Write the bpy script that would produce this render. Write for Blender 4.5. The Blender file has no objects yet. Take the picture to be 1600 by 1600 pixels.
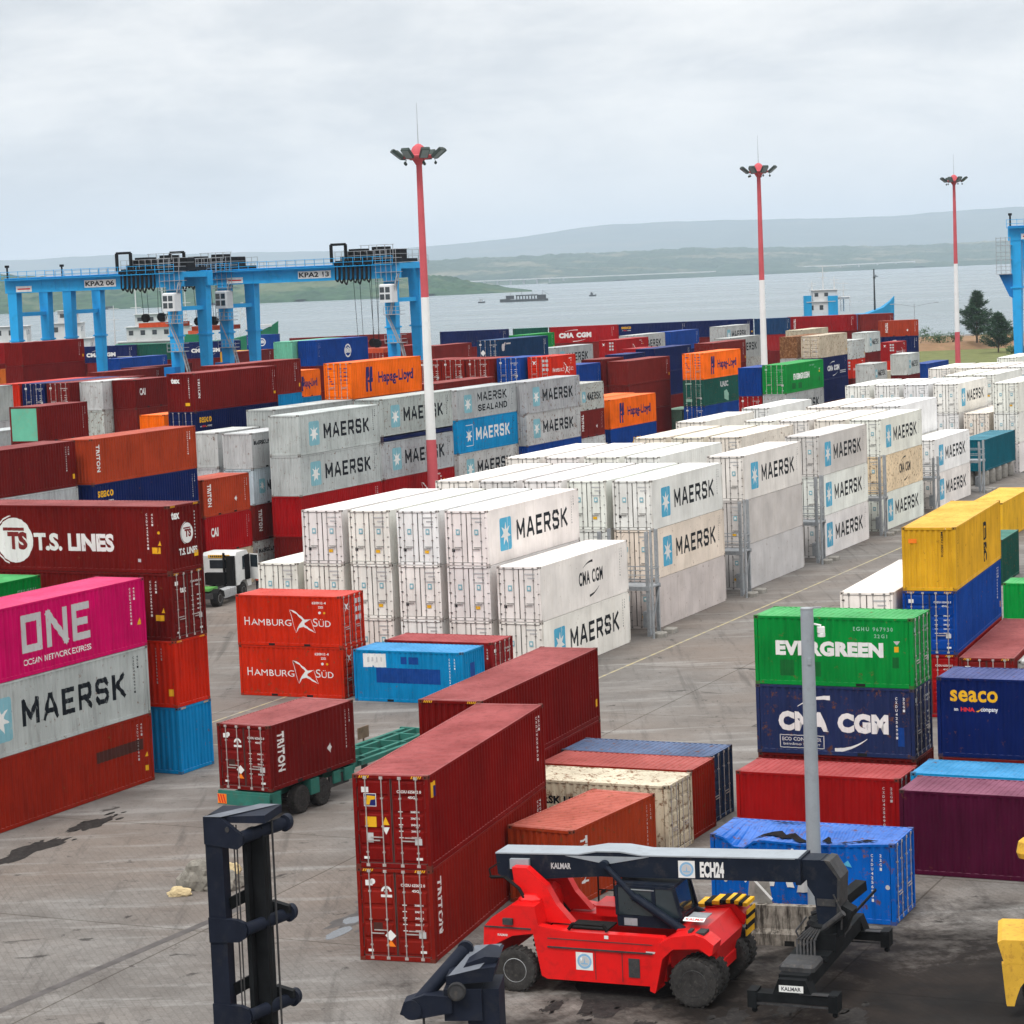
import bpy, bmesh, math, random
from math import sin, cos, radians, pi, sqrt, atan2
from mathutils import Vector, Matrix, noise
random.seed(7)
SC = bpy.context.scene
COL = SC.collection

# ------------------------------------------------------------------ camera, sky, sun, exposure
FPX, PITCH, ROLL, CAMH = 3776.48, radians(5.5339), radians(-2.3289), 20.6568
cam_d = bpy.data.cameras.new('camera'); cam = bpy.data.objects.new('camera', cam_d); COL.objects.link(cam)
cam_d.sensor_fit = 'HORIZONTAL'; cam_d.sensor_width = 36.0; cam_d.lens = FPX / 1600 * 36
cam_d.clip_start = 1.0; cam_d.clip_end = 80000
_fw = Vector((0, cos(PITCH), -sin(PITCH))); _up = Vector((0, sin(PITCH), cos(PITCH))); _rt = Vector((1, 0, 0))
_r2 = cos(ROLL) * _rt + sin(ROLL) * _up; _u2 = -sin(ROLL) * _rt + cos(ROLL) * _up
cam.matrix_world = Matrix(((_r2.x, _u2.x, -_fw.x, 0), (_r2.y, _u2.y, -_fw.y, 0), (_r2.z, _u2.z, -_fw.z, CAMH), (0, 0, 0, 1)))
SC.camera = cam

def N(nt, kind, **kw):
    n = nt.nodes.new(kind)
    for k, v in kw.items():
        if k.startswith('i_'):
            key = k[2:]
            key = int(key) if key.isdigit() else key.replace('_', ' ')
            n.inputs[key].default_value = v
        else: setattr(n, k, v)
    return n
def LK(nt, a, b): nt.links.new(a, b)
def RAMP(nt, fac, stops, interp='LINEAR'):
    r = N(nt, 'ShaderNodeValToRGB'); r.color_ramp.interpolation = interp
    e = r.color_ramp.elements
    while len(e) < len(stops): e.new(0.5)
    for q, (p, c) in zip(e, stops):
        q.position = p; q.color = (c, c, c, 1) if not isinstance(c, (tuple, list)) else (*c, 1)
    LK(nt, fac, r.inputs[0]); return r.outputs[0]
def MIX(nt, fac, a, b, mode='MIX'):
    m = N(nt, 'ShaderNodeMix', data_type='RGBA', blend_type=mode, clamp_factor=True)
    for s, v in ((0, fac), (6, a), (7, b)):
        if hasattr(v, 'is_linked') or hasattr(v, 'links'): LK(nt, v, m.inputs[s])
        else: m.inputs[s].default_value = (*v, 1) if isinstance(v, (tuple, list)) and len(v) == 3 else v
    return m.outputs[2]
def MATH(nt, op, a, b=None, clamp=False):
    m = N(nt, 'ShaderNodeMath', operation=op, use_clamp=clamp)
    for s, v in ((0, a), (1, b)):
        if v is None: continue
        if hasattr(v, 'links'): LK(nt, v, m.inputs[s])
        else: m.inputs[s].default_value = v
    return m.outputs[0]

SUN_EL, SUN_AZ = radians(56), radians(218)   # behind the camera to the left, well veiled by cloud
world = bpy.data.worlds.new('World'); SC.world = world; world.use_nodes = True
nt = world.node_tree; nt.nodes.clear()
sky = N(nt, 'ShaderNodeTexSky', sky_type='NISHITA', sun_disc=False, sun_elevation=SUN_EL, sun_rotation=SUN_AZ, altitude=0, air_density=1.0, dust_density=2.0)
tc = N(nt, 'ShaderNodeTexCoord')
mp = N(nt, 'ShaderNodeMapping'); mp.inputs['Scale'].default_value = (1.0, 1.0, 3.2); LK(nt, tc.outputs['Generated'], mp.inputs[0])
n1 = N(nt, 'ShaderNodeTexNoise', i_Scale=5.0, i_Detail=7.0, i_Roughness=0.55, i_Distortion=0.35); LK(nt, mp.outputs[0], n1.inputs[0])
mp2 = N(nt, 'ShaderNodeMapping'); mp2.inputs['Scale'].default_value = (1.0, 1.0, 2.2); mp2.inputs['Location'].default_value = (3.1, 1.7, 0.6); LK(nt, tc.outputs['Generated'], mp2.inputs[0])
n2 = N(nt, 'ShaderNodeTexNoise', i_Scale=13.0, i_Detail=8.0, i_Roughness=0.58, i_Distortion=0.3); LK(nt, mp2.outputs[0], n2.inputs[0])
sp = N(nt, 'ShaderNodeSeparateXYZ'); LK(nt, tc.outputs['Generated'], sp.inputs[0])
cl = MATH(nt, 'ADD', MATH(nt, 'MULTIPLY', n1.outputs[0], 0.62), MATH(nt, 'MULTIPLY', n2.outputs[0], 0.38))
lx = MATH(nt, 'MULTIPLY', sp.outputs[0], 0.16)      # the cloud is thicker to the west
cl = MATH(nt, 'ADD', cl, lx)
ccol = RAMP(nt, cl, [(0.37, (7.2, 7.5, 7.8)), (0.455, (8.4, 8.6, 8.8)), (0.52, (9.7, 9.75, 9.75)), (0.60, (10.9, 10.8, 10.6))])
hz = RAMP(nt, sp.outputs[2], [(0.0, 1.0), (0.09, 0.0)])
ccol = MIX(nt, MATH(nt, 'MULTIPLY', hz, 0.5), ccol, (8.7, 9.1, 9.4))
zen = N(nt, 'ShaderNodeMapRange', clamp=True); zen.inputs[1].default_value = 0.28; zen.inputs[2].default_value = 0.95; zen.inputs[3].default_value = 1.0; zen.inputs[4].default_value = 2.7
LK(nt, sp.outputs[2], zen.inputs[0])
sc_ = N(nt, 'ShaderNodeVectorMath', operation='SCALE'); LK(nt, ccol, sc_.inputs[0]); LK(nt, zen.outputs[0], sc_.inputs[3])
mixs = MIX(nt, 0.92, sky.outputs[0], sc_.outputs[0])
bg = N(nt, 'ShaderNodeBackground'); LK(nt, mixs, bg.inputs[0]); bg.inputs[1].default_value = 0.1
wo = N(nt, 'ShaderNodeOutputWorld'); LK(nt, bg.outputs[0], wo.inputs[0])

sun_d = bpy.data.lights.new('sun', 'SUN'); sun_d.energy = 2.0; sun_d.angle = radians(16); sun_d.color = (1.0, 0.96, 0.9)
sun = bpy.data.objects.new('sun', sun_d); COL.objects.link(sun); sun.location = (0, 0, 200)
# sky rotation is measured clockwise from +Y
_sd = Vector((sin(SUN_AZ) * cos(SUN_EL), cos(SUN_AZ) * cos(SUN_EL), sin(SUN_EL)))
sun.rotation_euler = _sd.to_track_quat('Z', 'Y').to_euler()
SC.view_settings.view_transform = 'Standard'; SC.view_settings.look = 'None'
SC.view_settings.exposure = 0.0; SC.view_settings.gamma = 1.0; SC.view_settings.use_curve_mapping = False
SC.cycles.use_denoising = True
SC.cycles.max_bounces = 6; SC.cycles.diffuse_bounces = 3; SC.cycles.glossy_bounces = 3; SC.cycles.volume_bounces = 1
SC.cycles.sample_clamp_indirect = 4.0

# ------------------------------------------------------------------ helpers
def tag(o, label=None, cat=None, group=None, kind=None):
    if label: o['label'] = label
    if cat: o['category'] = cat
    if group: o['group'] = group
    if kind: o['kind'] = kind
    return o
def empty(name, loc=(0, 0, 0), rz=0.0, parent=None):
    o = bpy.data.objects.new(name, None); COL.objects.link(o); o.location = loc; o.rotation_euler = (0, 0, rz)
    o.empty_display_size = 0.3
    if parent: o.parent = parent
    return o
class MB:
    def __init__(s): s.v = []; s.f = []; s.m = []
    def poly(s, pts, m=0):
        b = len(s.v); s.v += [tuple(p) for p in pts]; s.f.append(tuple(range(b, b + len(pts)))); s.m.append(m)
    def raw(s, vs, fs, m=0):
        b = len(s.v); s.v += [tuple(p) for p in vs]; s.f += [tuple(i + b for i in f) for f in fs]; s.m += [m] * len(fs)
    def box(s, x0, x1, y0, y1, z0, z1, m=0, M=None):
        vs = [(x0, y0, z0), (x1, y0, z0), (x1, y1, z0), (x0, y1, z0), (x0, y0, z1), (x1, y0, z1), (x1, y1, z1), (x0, y1, z1)]
        if M is not None: vs = [tuple(M @ Vector(v)) for v in vs]
        s.raw(vs, [(0, 3, 2, 1), (4, 5, 6, 7), (0, 1, 5, 4), (1, 2, 6, 5), (2, 3, 7, 6), (3, 0, 4, 7)], m)
    def bevbox(s, x0, x1, y0, y1, z0, z1, b, m=0, M=None):
        """a box with chamfered vertical and top edges"""
        ring = lambda a, z: [(x0 + a, y0, z), (x1 - a, y0, z), (x1, y0 + a, z), (x1, y1 - a, z), (x1 - a, y1, z), (x0 + a, y1, z), (x0, y1 - a, z), (x0, y0 + a, z)]
        r0 = ring(b, z0); r1 = ring(b, z1 - b)
        r2 = [(min(max(x, x0 + b), x1 - b), min(max(y, y0 + b), y1 - b), z1) for x, y, z in ring(b, z1)]
        vs = r0 + r1 + r2
        if M is not None: vs = [tuple(M @ Vector(v)) for v in vs]
        fs = [tuple(reversed(range(8)))]
        for k in range(8):
            j = (k + 1) % 8; fs += [(k, j, 8 + j, 8 + k), (8 + k, 8 + j, 16 + j, 16 + k)]
        fs.append(tuple(range(16, 24))); s.raw(vs, fs, m)
    def tube(s, p0, p1, r0, r1=None, n=8, m=0, cap=True):
        r1 = r0 if r1 is None else r1
        p0, p1 = Vector(p0), Vector(p1); d = (p1 - p0).normalized()
        a = d.orthogonal().normalized(); b = d.cross(a)
        vs = [p0 + r0 * (cos(2 * pi * k / n) * a + sin(2 * pi * k / n) * b) for k in range(n)] + [p1 + r1 * (cos(2 * pi * k / n) * a + sin(2 * pi * k / n) * b) for k in range(n)]
        fs = [(k, (k + 1) % n, n + (k + 1) % n, n + k) for k in range(n)]
        if cap: fs += [tuple(reversed(range(n))), tuple(range(n, 2 * n))]
        s.raw(vs, fs, m)
    def path(s, pts, r, n=6, m=0):
        for a, b in zip(pts[:-1], pts[1:]): s.tube(a, b, r, n=n, m=m)
    def bar(s, p0, p1, w, h, m=0, up=(0, 0, 1)):
        p0, p1 = Vector(p0), Vector(p1); d = (p1 - p0).normalized(); u = Vector(up)
        if abs(d.dot(u)) > 0.99: u = Vector((0, 1, 0))
        a = d.cross(u).normalized() * w / 2; b = a.cross(d).normalized() * h / 2
        vs = [p0 - a - b, p0 + a - b, p0 + a + b, p0 - a + b, p1 - a - b, p1 + a - b, p1 + a + b, p1 - a + b]
        s.raw(vs, [(0, 3, 2, 1), (4, 5, 6, 7), (0, 1, 5, 4), (1, 2, 6, 5), (2, 3, 7, 6), (3, 0, 4, 7)], m)
    def prism(s, pts, axis, a, b, m=0):
        """extrude a 2D outline: axis 'y' maps (u,v)->(u,?,v); 'x' -> (?,u,v); 'z' -> (u,v,?)"""
        f = {'y': lambda u, v, t: (u, t, v), 'x': lambda u, v, t: (t, u, v), 'z': lambda u, v, t: (u, v, t)}[axis]
        n = len(pts); vs = [f(u, v, a) for u, v in pts] + [f(u, v, b) for u, v in pts]
        s.raw(vs, [tuple(range(n)), tuple(reversed(range(n, 2 * n)))] + [(k, n + k, n + (k + 1) % n, (k + 1) % n) for k in range(n)], m)
    def lathe(s, prof, c, axis='y', n=24, m=0):
        """profile [(r, t)] revolved round an axis through c"""
        vs = []
        for r, t in prof:
            for k in range(n):
                a = 2 * pi * k / n
                vs.append({'y': (c[0] + r * cos(a), c[1] + t, c[2] + r * sin(a)), 'z': (c[0] + r * cos(a), c[1] + r * sin(a), c[2] + t), 'x': (c[0] + t, c[1] + r * cos(a), c[2] + r * sin(a))}[axis])
        fs = []
        for i in range(len(prof) - 1):
            for k in range(n):
                fs.append((i * n + k, i * n + (k + 1) % n, (i + 1) * n + (k + 1) % n, (i + 1) * n + k))
        fs += [tuple(range(n)), tuple(range((len(prof) - 1) * n, len(prof) * n))]
        s.raw(vs, fs, m)
    def mesh(s, name, mats, smooth=False, fix=True):
        me = bpy.data.meshes.new(name); me.from_pydata(s.v, [], s.f)
        for q in (mats if isinstance(mats, (list, tuple)) else [mats]): me.materials.append(q)
        me.polygons.foreach_set('material_index', s.m)
        if fix:
            bm = bmesh.new(); bm.from_mesh(me); bmesh.ops.recalc_face_normals(bm, faces=bm.faces); bm.to_mesh(me); bm.free()
        if smooth:
            me.polygons.foreach_set('use_smooth', [True] * len(me.polygons))
        me.update(); return me
    def build(s, name, mats, parent=None, smooth=False, loc=None, fix=True):
        o = bpy.data.objects.new(name, s.mesh(name, mats, smooth, fix)); COL.objects.link(o)
        if parent: o.parent = parent
        if loc: o.location = loc
        return o
def inst(me, name, parent=None, color=None):
    o = bpy.data.objects.new(name, me); COL.objects.link(o)
    if parent: o.parent = parent
    if color: o.color = color
    return o
def autosmooth(o, ang=35):
    me = o.data; me.polygons.foreach_set('use_smooth', [True] * len(me.polygons))
    try: me.set_sharp_from_angle(angle=radians(ang))
    except Exception: pass
def copy_tree(o, parent=None):
    c = o.copy(); COL.objects.link(c)
    if parent: c.parent = parent
    for ch in o.children: copy_tree(ch, c)
    return c

# ------------------------------------------------------------------ materials
def base_mat(name):
    m = bpy.data.materials.new(name); m.use_nodes = True; nt = m.node_tree
    return m, nt, nt.nodes['Principled BSDF']
def mat(name, col, rough=0.5, metal=0.0, var=0.15, scale=2.0, dirt=None, dirt_amt=0.3, spec=0.07):
    m, nt, b = base_mat(name)
    t = N(nt, 'ShaderNodeTexCoord'); n = N(nt, 'ShaderNodeTexNoise', i_Scale=scale, i_Detail=5.0, i_Roughness=0.6); LK(nt, t.outputs['Object'], n.inputs[0])
    dk = tuple(c * (1 - var) for c in col); lt = tuple(min(1, c * (1 + var)) for c in col)
    c = RAMP(nt, n.outputs[0], [(0.3, dk), (0.7, lt)])
    if dirt:
        n2 = N(nt, 'ShaderNodeTexNoise', i_Scale=scale * 2.7, i_Detail=8.0, i_Roughness=0.7); LK(nt, t.outputs['Object'], n2.inputs[0])
        c = MIX(nt, MATH(nt, 'MULTIPLY', RAMP(nt, n2.outputs[0], [(0.52, 0.0), (0.68, 1.0)]), dirt_amt), c, dirt)
    LK(nt, c, b.inputs['Base Color']); b.inputs['Roughness'].default_value = rough; b.inputs['Metallic'].default_value = metal
    b.inputs['Specular IOR Level'].default_value = spec
    return m
def paint_mat(name, rough=0.58, streak=0.55, dark=None, roof_pale=1.0, casting=False):
    """weathered container paint: colour and rust amount come from the object"""
    m, nt, b = base_mat(name)
    oi = N(nt, 'ShaderNodeObjectInfo'); t = N(nt, 'ShaderNodeTexCoord'); geo = N(nt, 'ShaderNodeNewGeometry')
    off = N(nt, 'ShaderNodeVectorMath', operation='SCALE'); off.inputs[0].default_value = (37.0, 91.0, 53.0); LK(nt, oi.outputs['Random'], off.inputs[3])
    p = N(nt, 'ShaderNodeVectorMath', operation='ADD'); LK(nt, t.outputs['Object'], p.inputs[0]); LK(nt, off.outputs[0], p.inputs[1])
    mp = N(nt, 'ShaderNodeMapping'); mp.inputs['Scale'].default_value = (2.6, 2.6, 0.28); LK(nt, p.outputs[0], mp.inputs[0])
    st = N(nt, 'ShaderNodeTexNoise', i_Scale=1.6, i_Detail=6.0, i_Roughness=0.65); LK(nt, mp.outputs[0], st.inputs[0])
    bg = N(nt, 'ShaderNodeTexNoise', i_Scale=0.55, i_Detail=4.0); LK(nt, p.outputs[0], bg.inputs[0])
    fn = N(nt, 'ShaderNodeTexNoise', i_Scale=3.4, i_Detail=9.0, i_Roughness=0.72); LK(nt, p.outputs[0], fn.inputs[0])
    col = oi.outputs['Color']
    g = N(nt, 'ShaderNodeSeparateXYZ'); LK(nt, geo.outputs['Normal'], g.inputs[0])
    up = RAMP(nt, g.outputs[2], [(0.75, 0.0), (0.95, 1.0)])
    # upward faces painted paler: chalky bleaching plus sky light put into the colour
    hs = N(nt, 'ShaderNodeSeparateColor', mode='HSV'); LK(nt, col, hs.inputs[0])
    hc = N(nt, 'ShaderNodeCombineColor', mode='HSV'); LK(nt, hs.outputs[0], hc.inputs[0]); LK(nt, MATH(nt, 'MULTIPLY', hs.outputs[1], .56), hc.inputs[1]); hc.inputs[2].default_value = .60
    chalk_skylit = MIX(nt, 0.32, col, hc.outputs[0])
    pale = MATH(nt, 'MULTIPLY', up, MATH(nt, 'MULTIPLY', RAMP(nt, bg.outputs[0], [(0.3, 0.75), (0.7, 1.0)]), roof_pale))
    col = MIX(nt, pale, col, chalk_skylit)
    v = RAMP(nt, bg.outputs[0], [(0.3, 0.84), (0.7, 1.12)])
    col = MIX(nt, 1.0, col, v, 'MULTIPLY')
    sk = MATH(nt, 'MULTIPLY', RAMP(nt, st.outputs[0], [(0.48, 0.0), (0.75, 1.0)]), streak)
    if dark is None:
        dark = MIX(nt, 1.0, col, (.42, .40, .40), 'MULTIPLY')
    col = MIX(nt, sk, col, dark)
    ra = MATH(nt, 'MULTIPLY', RAMP(nt, MATH(nt, 'ADD', fn.outputs[0], MATH(nt, 'MULTIPLY', oi.outputs['Alpha'], 0.16)), [(0.66, 0.0), (0.74, 1.0)]), 0.85)
    rc = RAMP(nt, st.outputs[0], [(0.3, (0.075, 0.028, 0.013)), (0.7, (0.21, 0.085, 0.03))])
    col = MIX(nt, ra, col, rc)
    if casting: col = MIX(nt, 0.55, col, (0.075, 0.045, 0.03))
    LK(nt, col, b.inputs['Base Color'])
    rr = RAMP(nt, fn.outputs[0], [(0.3, rough - 0.08), (0.7, rough + 0.15)]); LK(nt, rr, b.inputs['Roughness'])
    b.inputs['Specular IOR Level'].default_value = 0.05
    return m
M = {}
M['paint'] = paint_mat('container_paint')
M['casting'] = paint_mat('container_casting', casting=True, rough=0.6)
M['reefer'] = paint_mat('reefer_paint', rough=0.5, streak=0.20, dark=(0.33, 0.27, 0.19), roof_pale=0.0)
M['reeferpost'] = paint_mat('reefer_corner', rough=0.55, streak=0.75, dark=(0.2, 0.15, 0.1), roof_pale=0.0)
def letter_mat(name, col, wear=.62):
    """stencilled paint, worn through to the container colour of its object"""
    m, nt, b = base_mat(name); t = N(nt, 'ShaderNodeTexCoord'); oi = N(nt, 'ShaderNodeObjectInfo')
    off = N(nt, 'ShaderNodeVectorMath', operation='SCALE'); off.inputs[0].default_value = (31.0, 17.0, 53.0); LK(nt, oi.outputs['Random'], off.inputs[3])
    p = N(nt, 'ShaderNodeVectorMath', operation='ADD'); LK(nt, t.outputs['Object'], p.inputs[0]); LK(nt, off.outputs[0], p.inputs[1])
    mp = N(nt, 'ShaderNodeMapping'); mp.inputs['Scale'].default_value = (2.2, 2.2, .8); LK(nt, p.outputs[0], mp.inputs[0])
    n = N(nt, 'ShaderNodeTexNoise', i_Scale=2.4, i_Detail=10.0, i_Roughness=.74); LK(nt, mp.outputs[0], n.inputs[0])
    n2 = N(nt, 'ShaderNodeTexNoise', i_Scale=.7, i_Detail=3.0); LK(nt, p.outputs[0], n2.inputs[0])
    c = RAMP(nt, n2.outputs[0], [(.3, tuple(q * .8 for q in col)), (.7, col)])
    c = MIX(nt, RAMP(nt, n.outputs[0], [(wear - .02, 0.0), (wear + .06, .85)]), c, oi.outputs['Color'])
    LK(nt, c, b.inputs['Base Color']); b.inputs['Roughness'].default_value = .6; b.inputs['Specular IOR Level'].default_value = .06; return m
M['white'] = letter_mat('white_lettering', (.76, .76, .74)); M['offwhite'] = letter_mat('grey_white_lettering', (.52, .52, .52)); M['ink'] = letter_mat('black_lettering', (.012, .015, .02))
M['hblue'] = letter_mat('dark_blue_lettering', (.018, .02, .12)); M['sky_blue'] = letter_mat('pale_blue_emblem', (.09, .40, .60)); M['sky_faded'] = letter_mat('faded_blue_emblem', (.22, .45, .52)); M['yellow'] = letter_mat('yellow_marking', (.78, .42, .02))
M['orange'] = mat('orange_marking', (0.8, 0.2, 0.02), 0.5, var=0.1)
M['black'] = mat('black_rubber', (0.012, 0.012, 0.012), 0.75, var=0.3)
M['gasket'] = mat('dark_gasket', (0.06, 0.055, 0.05), 0.7, var=0.3)
M['reeferbar'] = mat('reefer_locking_bar', (.22, .21, .20), 0.5, 0.1, var=.2, scale=6)
M['galv'] = mat('galvanised_steel', (0.34, 0.36, 0.38), 0.45, 0.3, var=0.15, scale=3, dirt=(0.12, 0.09, 0.07), dirt_amt=0.3)
M['barsteel'] = mat('locking_bar_steel', (0.42, 0.38, 0.36), 0.45, 0.2, var=0.2, scale=6, dirt=(0.1, 0.04, 0.02), dirt_amt=0.4)
M['maroonmark'] = mat('maroon_lettering', (0.17, 0.02, 0.02), 0.55, var=0.1)
M['patchred'] = mat('old_dark_patch', (0.06, 0.022, 0.018), 0.6, var=0.2)
M['patchblue'] = mat('deep_blue_patch', (0.008, 0.05, 0.23), 0.5, var=0.15)
M['patchgreen'] = mat('dark_green_patch', (0.008, 0.11, 0.025), 0.55, var=0.15)
M['palegreen'] = mat('pale_green_patch', (0.25, 0.42, 0.34), 0.55, var=0.15)
M['redmark'] = mat('red_lettering', (0.6, 0.03, 0.03), 0.5, var=0.1)
M['signwhite'] = mat('white_board', (.72, .72, .70), .5, var=.08)
M['boards'] = mat('brown_boards', (.17, .12, .085), .8, var=.25, scale=3)
M['palegreen2'] = mat('pale_green_end', (.13, .42, .29), .55, var=.12, scale=.8, dirt=(.25, .3, .2), dirt_amt=.4)
# ------------------------------------------------------------------ lettering
_TXT = {}
def text_tris(txt, bold=0.0, space=1.0):
    k = (txt, bold, space)
    if k in _TXT: return _TXT[k]
    cu = bpy.data.curves.new('tmp_text', 'FONT'); cu.body = txt; cu.size = 1.0; cu.offset = bold; cu.space_character = space; cu.resolution_u = 3
    o = bpy.data.objects.new('tmp_text', cu); me = bpy.data.meshes.new_from_object(o)
    vs = [(v.co.x, v.co.y) for v in me.vertices]; fs = [tuple(p.vertices) for p in me.polygons]
    bpy.data.objects.remove(o); bpy.data.curves.remove(cu); bpy.data.meshes.remove(me)
    x0 = min(v[0] for v in vs); x1 = max(v[0] for v in vs); y0 = min(v[1] for v in vs); y1 = max(v[1] for v in vs)
    vs = [((x - x0) / (x1 - x0), (y - y0) / (y1 - y0)) for x, y in vs]
    _TXT[k] = (vs, fs, (x1 - x0) / (y1 - y0)); return _TXT[k]
GL = {  # block letters as strokes in a unit box
 'M': [[(0, 0), (0, 1)], [(0, 1), (.5, .25)], [(.5, .25), (1, 1)], [(1, 1), (1, 0)]],
 'A': [[(0, 0), (.42, 1)], [(.42, 1), (.58, 1)], [(.58, 1), (1, 0)], [(.2, .3), (.8, .3)]],
 'E': [[(0, 0), (0, 1)], [(0, 1), (1, 1)], [(0, .5), (.85, .5)], [(0, 0), (1, 0)]],
 'R': [[(0, 0), (0, 1)], [(0, 1), (.85, 1)], [(.85, 1), (1, .85)], [(1, .85), (1, .6)], [(1, .6), (.85, .45)], [(.85, .45), (0, .45)], [(.5, .45), (1, 0)]],
 'S': [[(1, .82), (.82, 1)], [(.82, 1), (.18, 1)], [(.18, 1), (0, .84)], [(0, .84), (0, .66)], [(0, .66), (.16, .53)], [(.16, .53), (.84, .48)], [(.84, .48), (1, .34)], [(1, .34), (1, .16)], [(1, .16), (.82, 0)], [(.82, 0), (.18, 0)], [(.18, 0), (0, .18)]],
 'K': [[(0, 0), (0, 1)], [(.05, .42), (.95, 1)], [(.3, .58), (1, 0)]],
 'L': [[(0, 1), (0, 0)], [(0, 0), (1, 0)]],
 'N': [[(0, 0), (0, 1)], [(0, 1), (1, 0)], [(1, 0), (1, 1)]],
 'D': [[(0, 0), (0, 1)], [(0, 1), (.75, 1)], [(.75, 1), (1, .78)], [(1, .78), (1, .22)], [(1, .22), (.75, 0)], [(.75, 0), (0, 0)]],
 'O': [[(0, 0), (0, 1)], [(0, 1), (1, 1)], [(1, 1), (1, 0)], [(1, 0), (0, 0)]],
 'V': [[(0, 1), (.5, 0)], [(.5, 0), (1, 1)]],
 'G': [[(1, .8), (.85, 1)], [(.85, 1), (.15, 1)], [(.15, 1), (0, .85)], [(0, .85), (0, .15)], [(0, .15), (.15, 0)], [(.15, 0), (1, 0)], [(1, 0), (1, .5)], [(1, .5), (.55, .5)]],
 'C': [[(1, .75), (.8, 1)], [(.8, 1), (.2, 1)], [(.2, 1), (0, .8)], [(0, .8), (0, .2)], [(0, .2), (.2, 0)], [(.2, 0), (.8, 0)], [(.8, 0), (1, .25)]],
 'T': [[(0, 1), (1, 1)], [(.5, 1), (.5, 0)]], 'I': [[(.5, 0), (.5, 1)]],
 'U': [[(0, 1), (0, .15)], [(0, .15), (.15, 0)], [(.15, 0), (.85, 0)], [(.85, 0), (1, .15)], [(1, .15), (1, 1)]],
}
GW = {'M': 1.15, 'I': .35, 'N': 1.05, 'K': 1.0, 'E': .88, 'L': .85, 'A': 1.1, 'V': 1.1}
class Decal:
    """flat marks on a panel: u to the reader's right, v up (metres), small layer offsets"""
    def __init__(s): s.t = []; s.lay = 0
    def tri(s, vs, fs, m, lay=None):
        s.t.append((vs, fs, m, s.lay if lay is None else lay))
    def poly(s, pts, m, lay=None): s.tri(pts, [tuple(range(len(pts)))], m, lay)
    def rect(s, u0, u1, v0, v1, m, lay=None): s.poly([(u0, v0), (u1, v0), (u1, v1), (u0, v1)], m, lay)
    def text(s, txt, u, v, h, m, bold=0.0, w=None, rot=0, anchor='l', space=1.0, lay=None):
        vs, fs, asp = text_tris(txt, bold, space); w = w or h * asp
        if anchor == 'c': u = u - w / 2 if rot == 0 else u
        pts = [(x * w, y * h) for x, y in vs]
        if rot == -90: pts = [(u + y, v - x) for x, y in pts]
        else: pts = [(u + x, v + y) for x, y in pts]
        s.tri(pts, fs, m, lay)
    def block(s, txt, u0, u1, v0, v1, m, th, gap=0.28):
        ws = [GW.get(c, 1.0) if c != ' ' else 0.6 for c in txt]; tot = sum(ws) + gap * (len(txt) - 1); k = (u1 - u0) / tot
        x = u0; q = 0
        for c, w in zip(txt, ws):
            if c != ' ':
                h = th / 2
                for (a, b) in GL[c]:
                    p = Vector((x + h + a[0] * (w * k - th), v0 + h + a[1] * (v1 - v0 - th))); r = Vector((x + h + b[0] * (w * k - th), v0 + h + b[1] * (v1 - v0 - th)))
                    d = (r - p).normalized(); n = Vector((-d.y, d.x)) * h; p = p - d * h * .92; r = r + d * h * .92
                    s.poly([tuple(p - n), tuple(r - n), tuple(r + n), tuple(p + n)], m, s.lay + (q % 5) * 0.22); q += 1
            x += (w + gap) * k
    def rrect(s, u0, u1, v0, v1, r, m, lay=None):
        pts = []
        for cx, cy, a0 in ((u1 - r, v0 + r, -90), (u1 - r, v1 - r, 0), (u0 + r, v1 - r, 90), (u0 + r, v0 + r, 180)):
            for k in range(4): a = radians(a0 + 30 * k); pts.append((cx + r * cos(a), cy + r * sin(a)))
        s.poly(pts, m, lay)
    def disc(s, u, v, r, m, n=20, lay=None, a0=0, a1=360):
        s.poly([(u + r * cos(radians(a0 + (a1 - a0) * k / n)), v + r * sin(radians(a0 + (a1 - a0) * k / n))) for k in range(n if a1 - a0 == 360 else n + 1)], m, lay)
    def ring(s, u, v, r0, r1, m, n=24, lay=None, a0=0, a1=360):
        for k in range(n):
            a, b = radians(a0 + (a1 - a0) * k / n), radians(a0 + (a1 - a0) * (k + 1) / n)
            s.poly([(u + r0 * cos(a), v + r0 * sin(a)), (u + r1 * cos(a), v + r1 * sin(a)), (u + r1 * cos(b), v + r1 * sin(b)), (u + r0 * cos(b), v + r0 * sin(b))], m, lay)
    def arc(s, pts, w, m, lay=None):
        for k in range(len(pts) - 1):
            a, b = Vector(pts[k]), Vector(pts[k + 1]); d = (b - a).normalized(); n = Vector((-d.y, d.x))
            w0 = w * sin(pi * (k + .15) / (len(pts) - .7)); w1 = w * sin(pi * (k + 1 + .15) / (len(pts) - .7))
            s.poly([tuple(a - n * w0 / 2), tuple(b - n * w1 / 2), tuple(b + n * w1 / 2), tuple(a + n * w0 / 2)], m, lay)
    def star(s, u, v, r, m, n=7, lay=1):
        s.poly([(u + (r if k % 2 == 0 else r * .42) * sin(pi * k / n), v + (r if k % 2 == 0 else r * .42) * cos(pi * k / n)) for k in range(2 * n)], m, lay)
    def mesh(s, name, place, mats, ribs=None):
        names = []
        bm = bmesh.new()
        for vs, fs, m, lay in s.t:
            if m not in names: names.append(m)
            bv = [bm.verts.new((u, lay * 0.0022, v)) for u, v in vs]
            for f in fs:
                try: q = bm.faces.new([bv[i] for i in f]); q.material_index = names.index(m)
                except ValueError: pass
        if ribs:
            us = [v.co.x for v in bm.verts]; lo, hi = min(us), max(us)
            for x in ribs:
                if lo < x < hi: bmesh.ops.bisect_plane(bm, geom=bm.verts[:] + bm.edges[:] + bm.faces[:], plane_co=(x, 0, 0), plane_no=(1, 0, 0), dist=1e-5)
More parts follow.
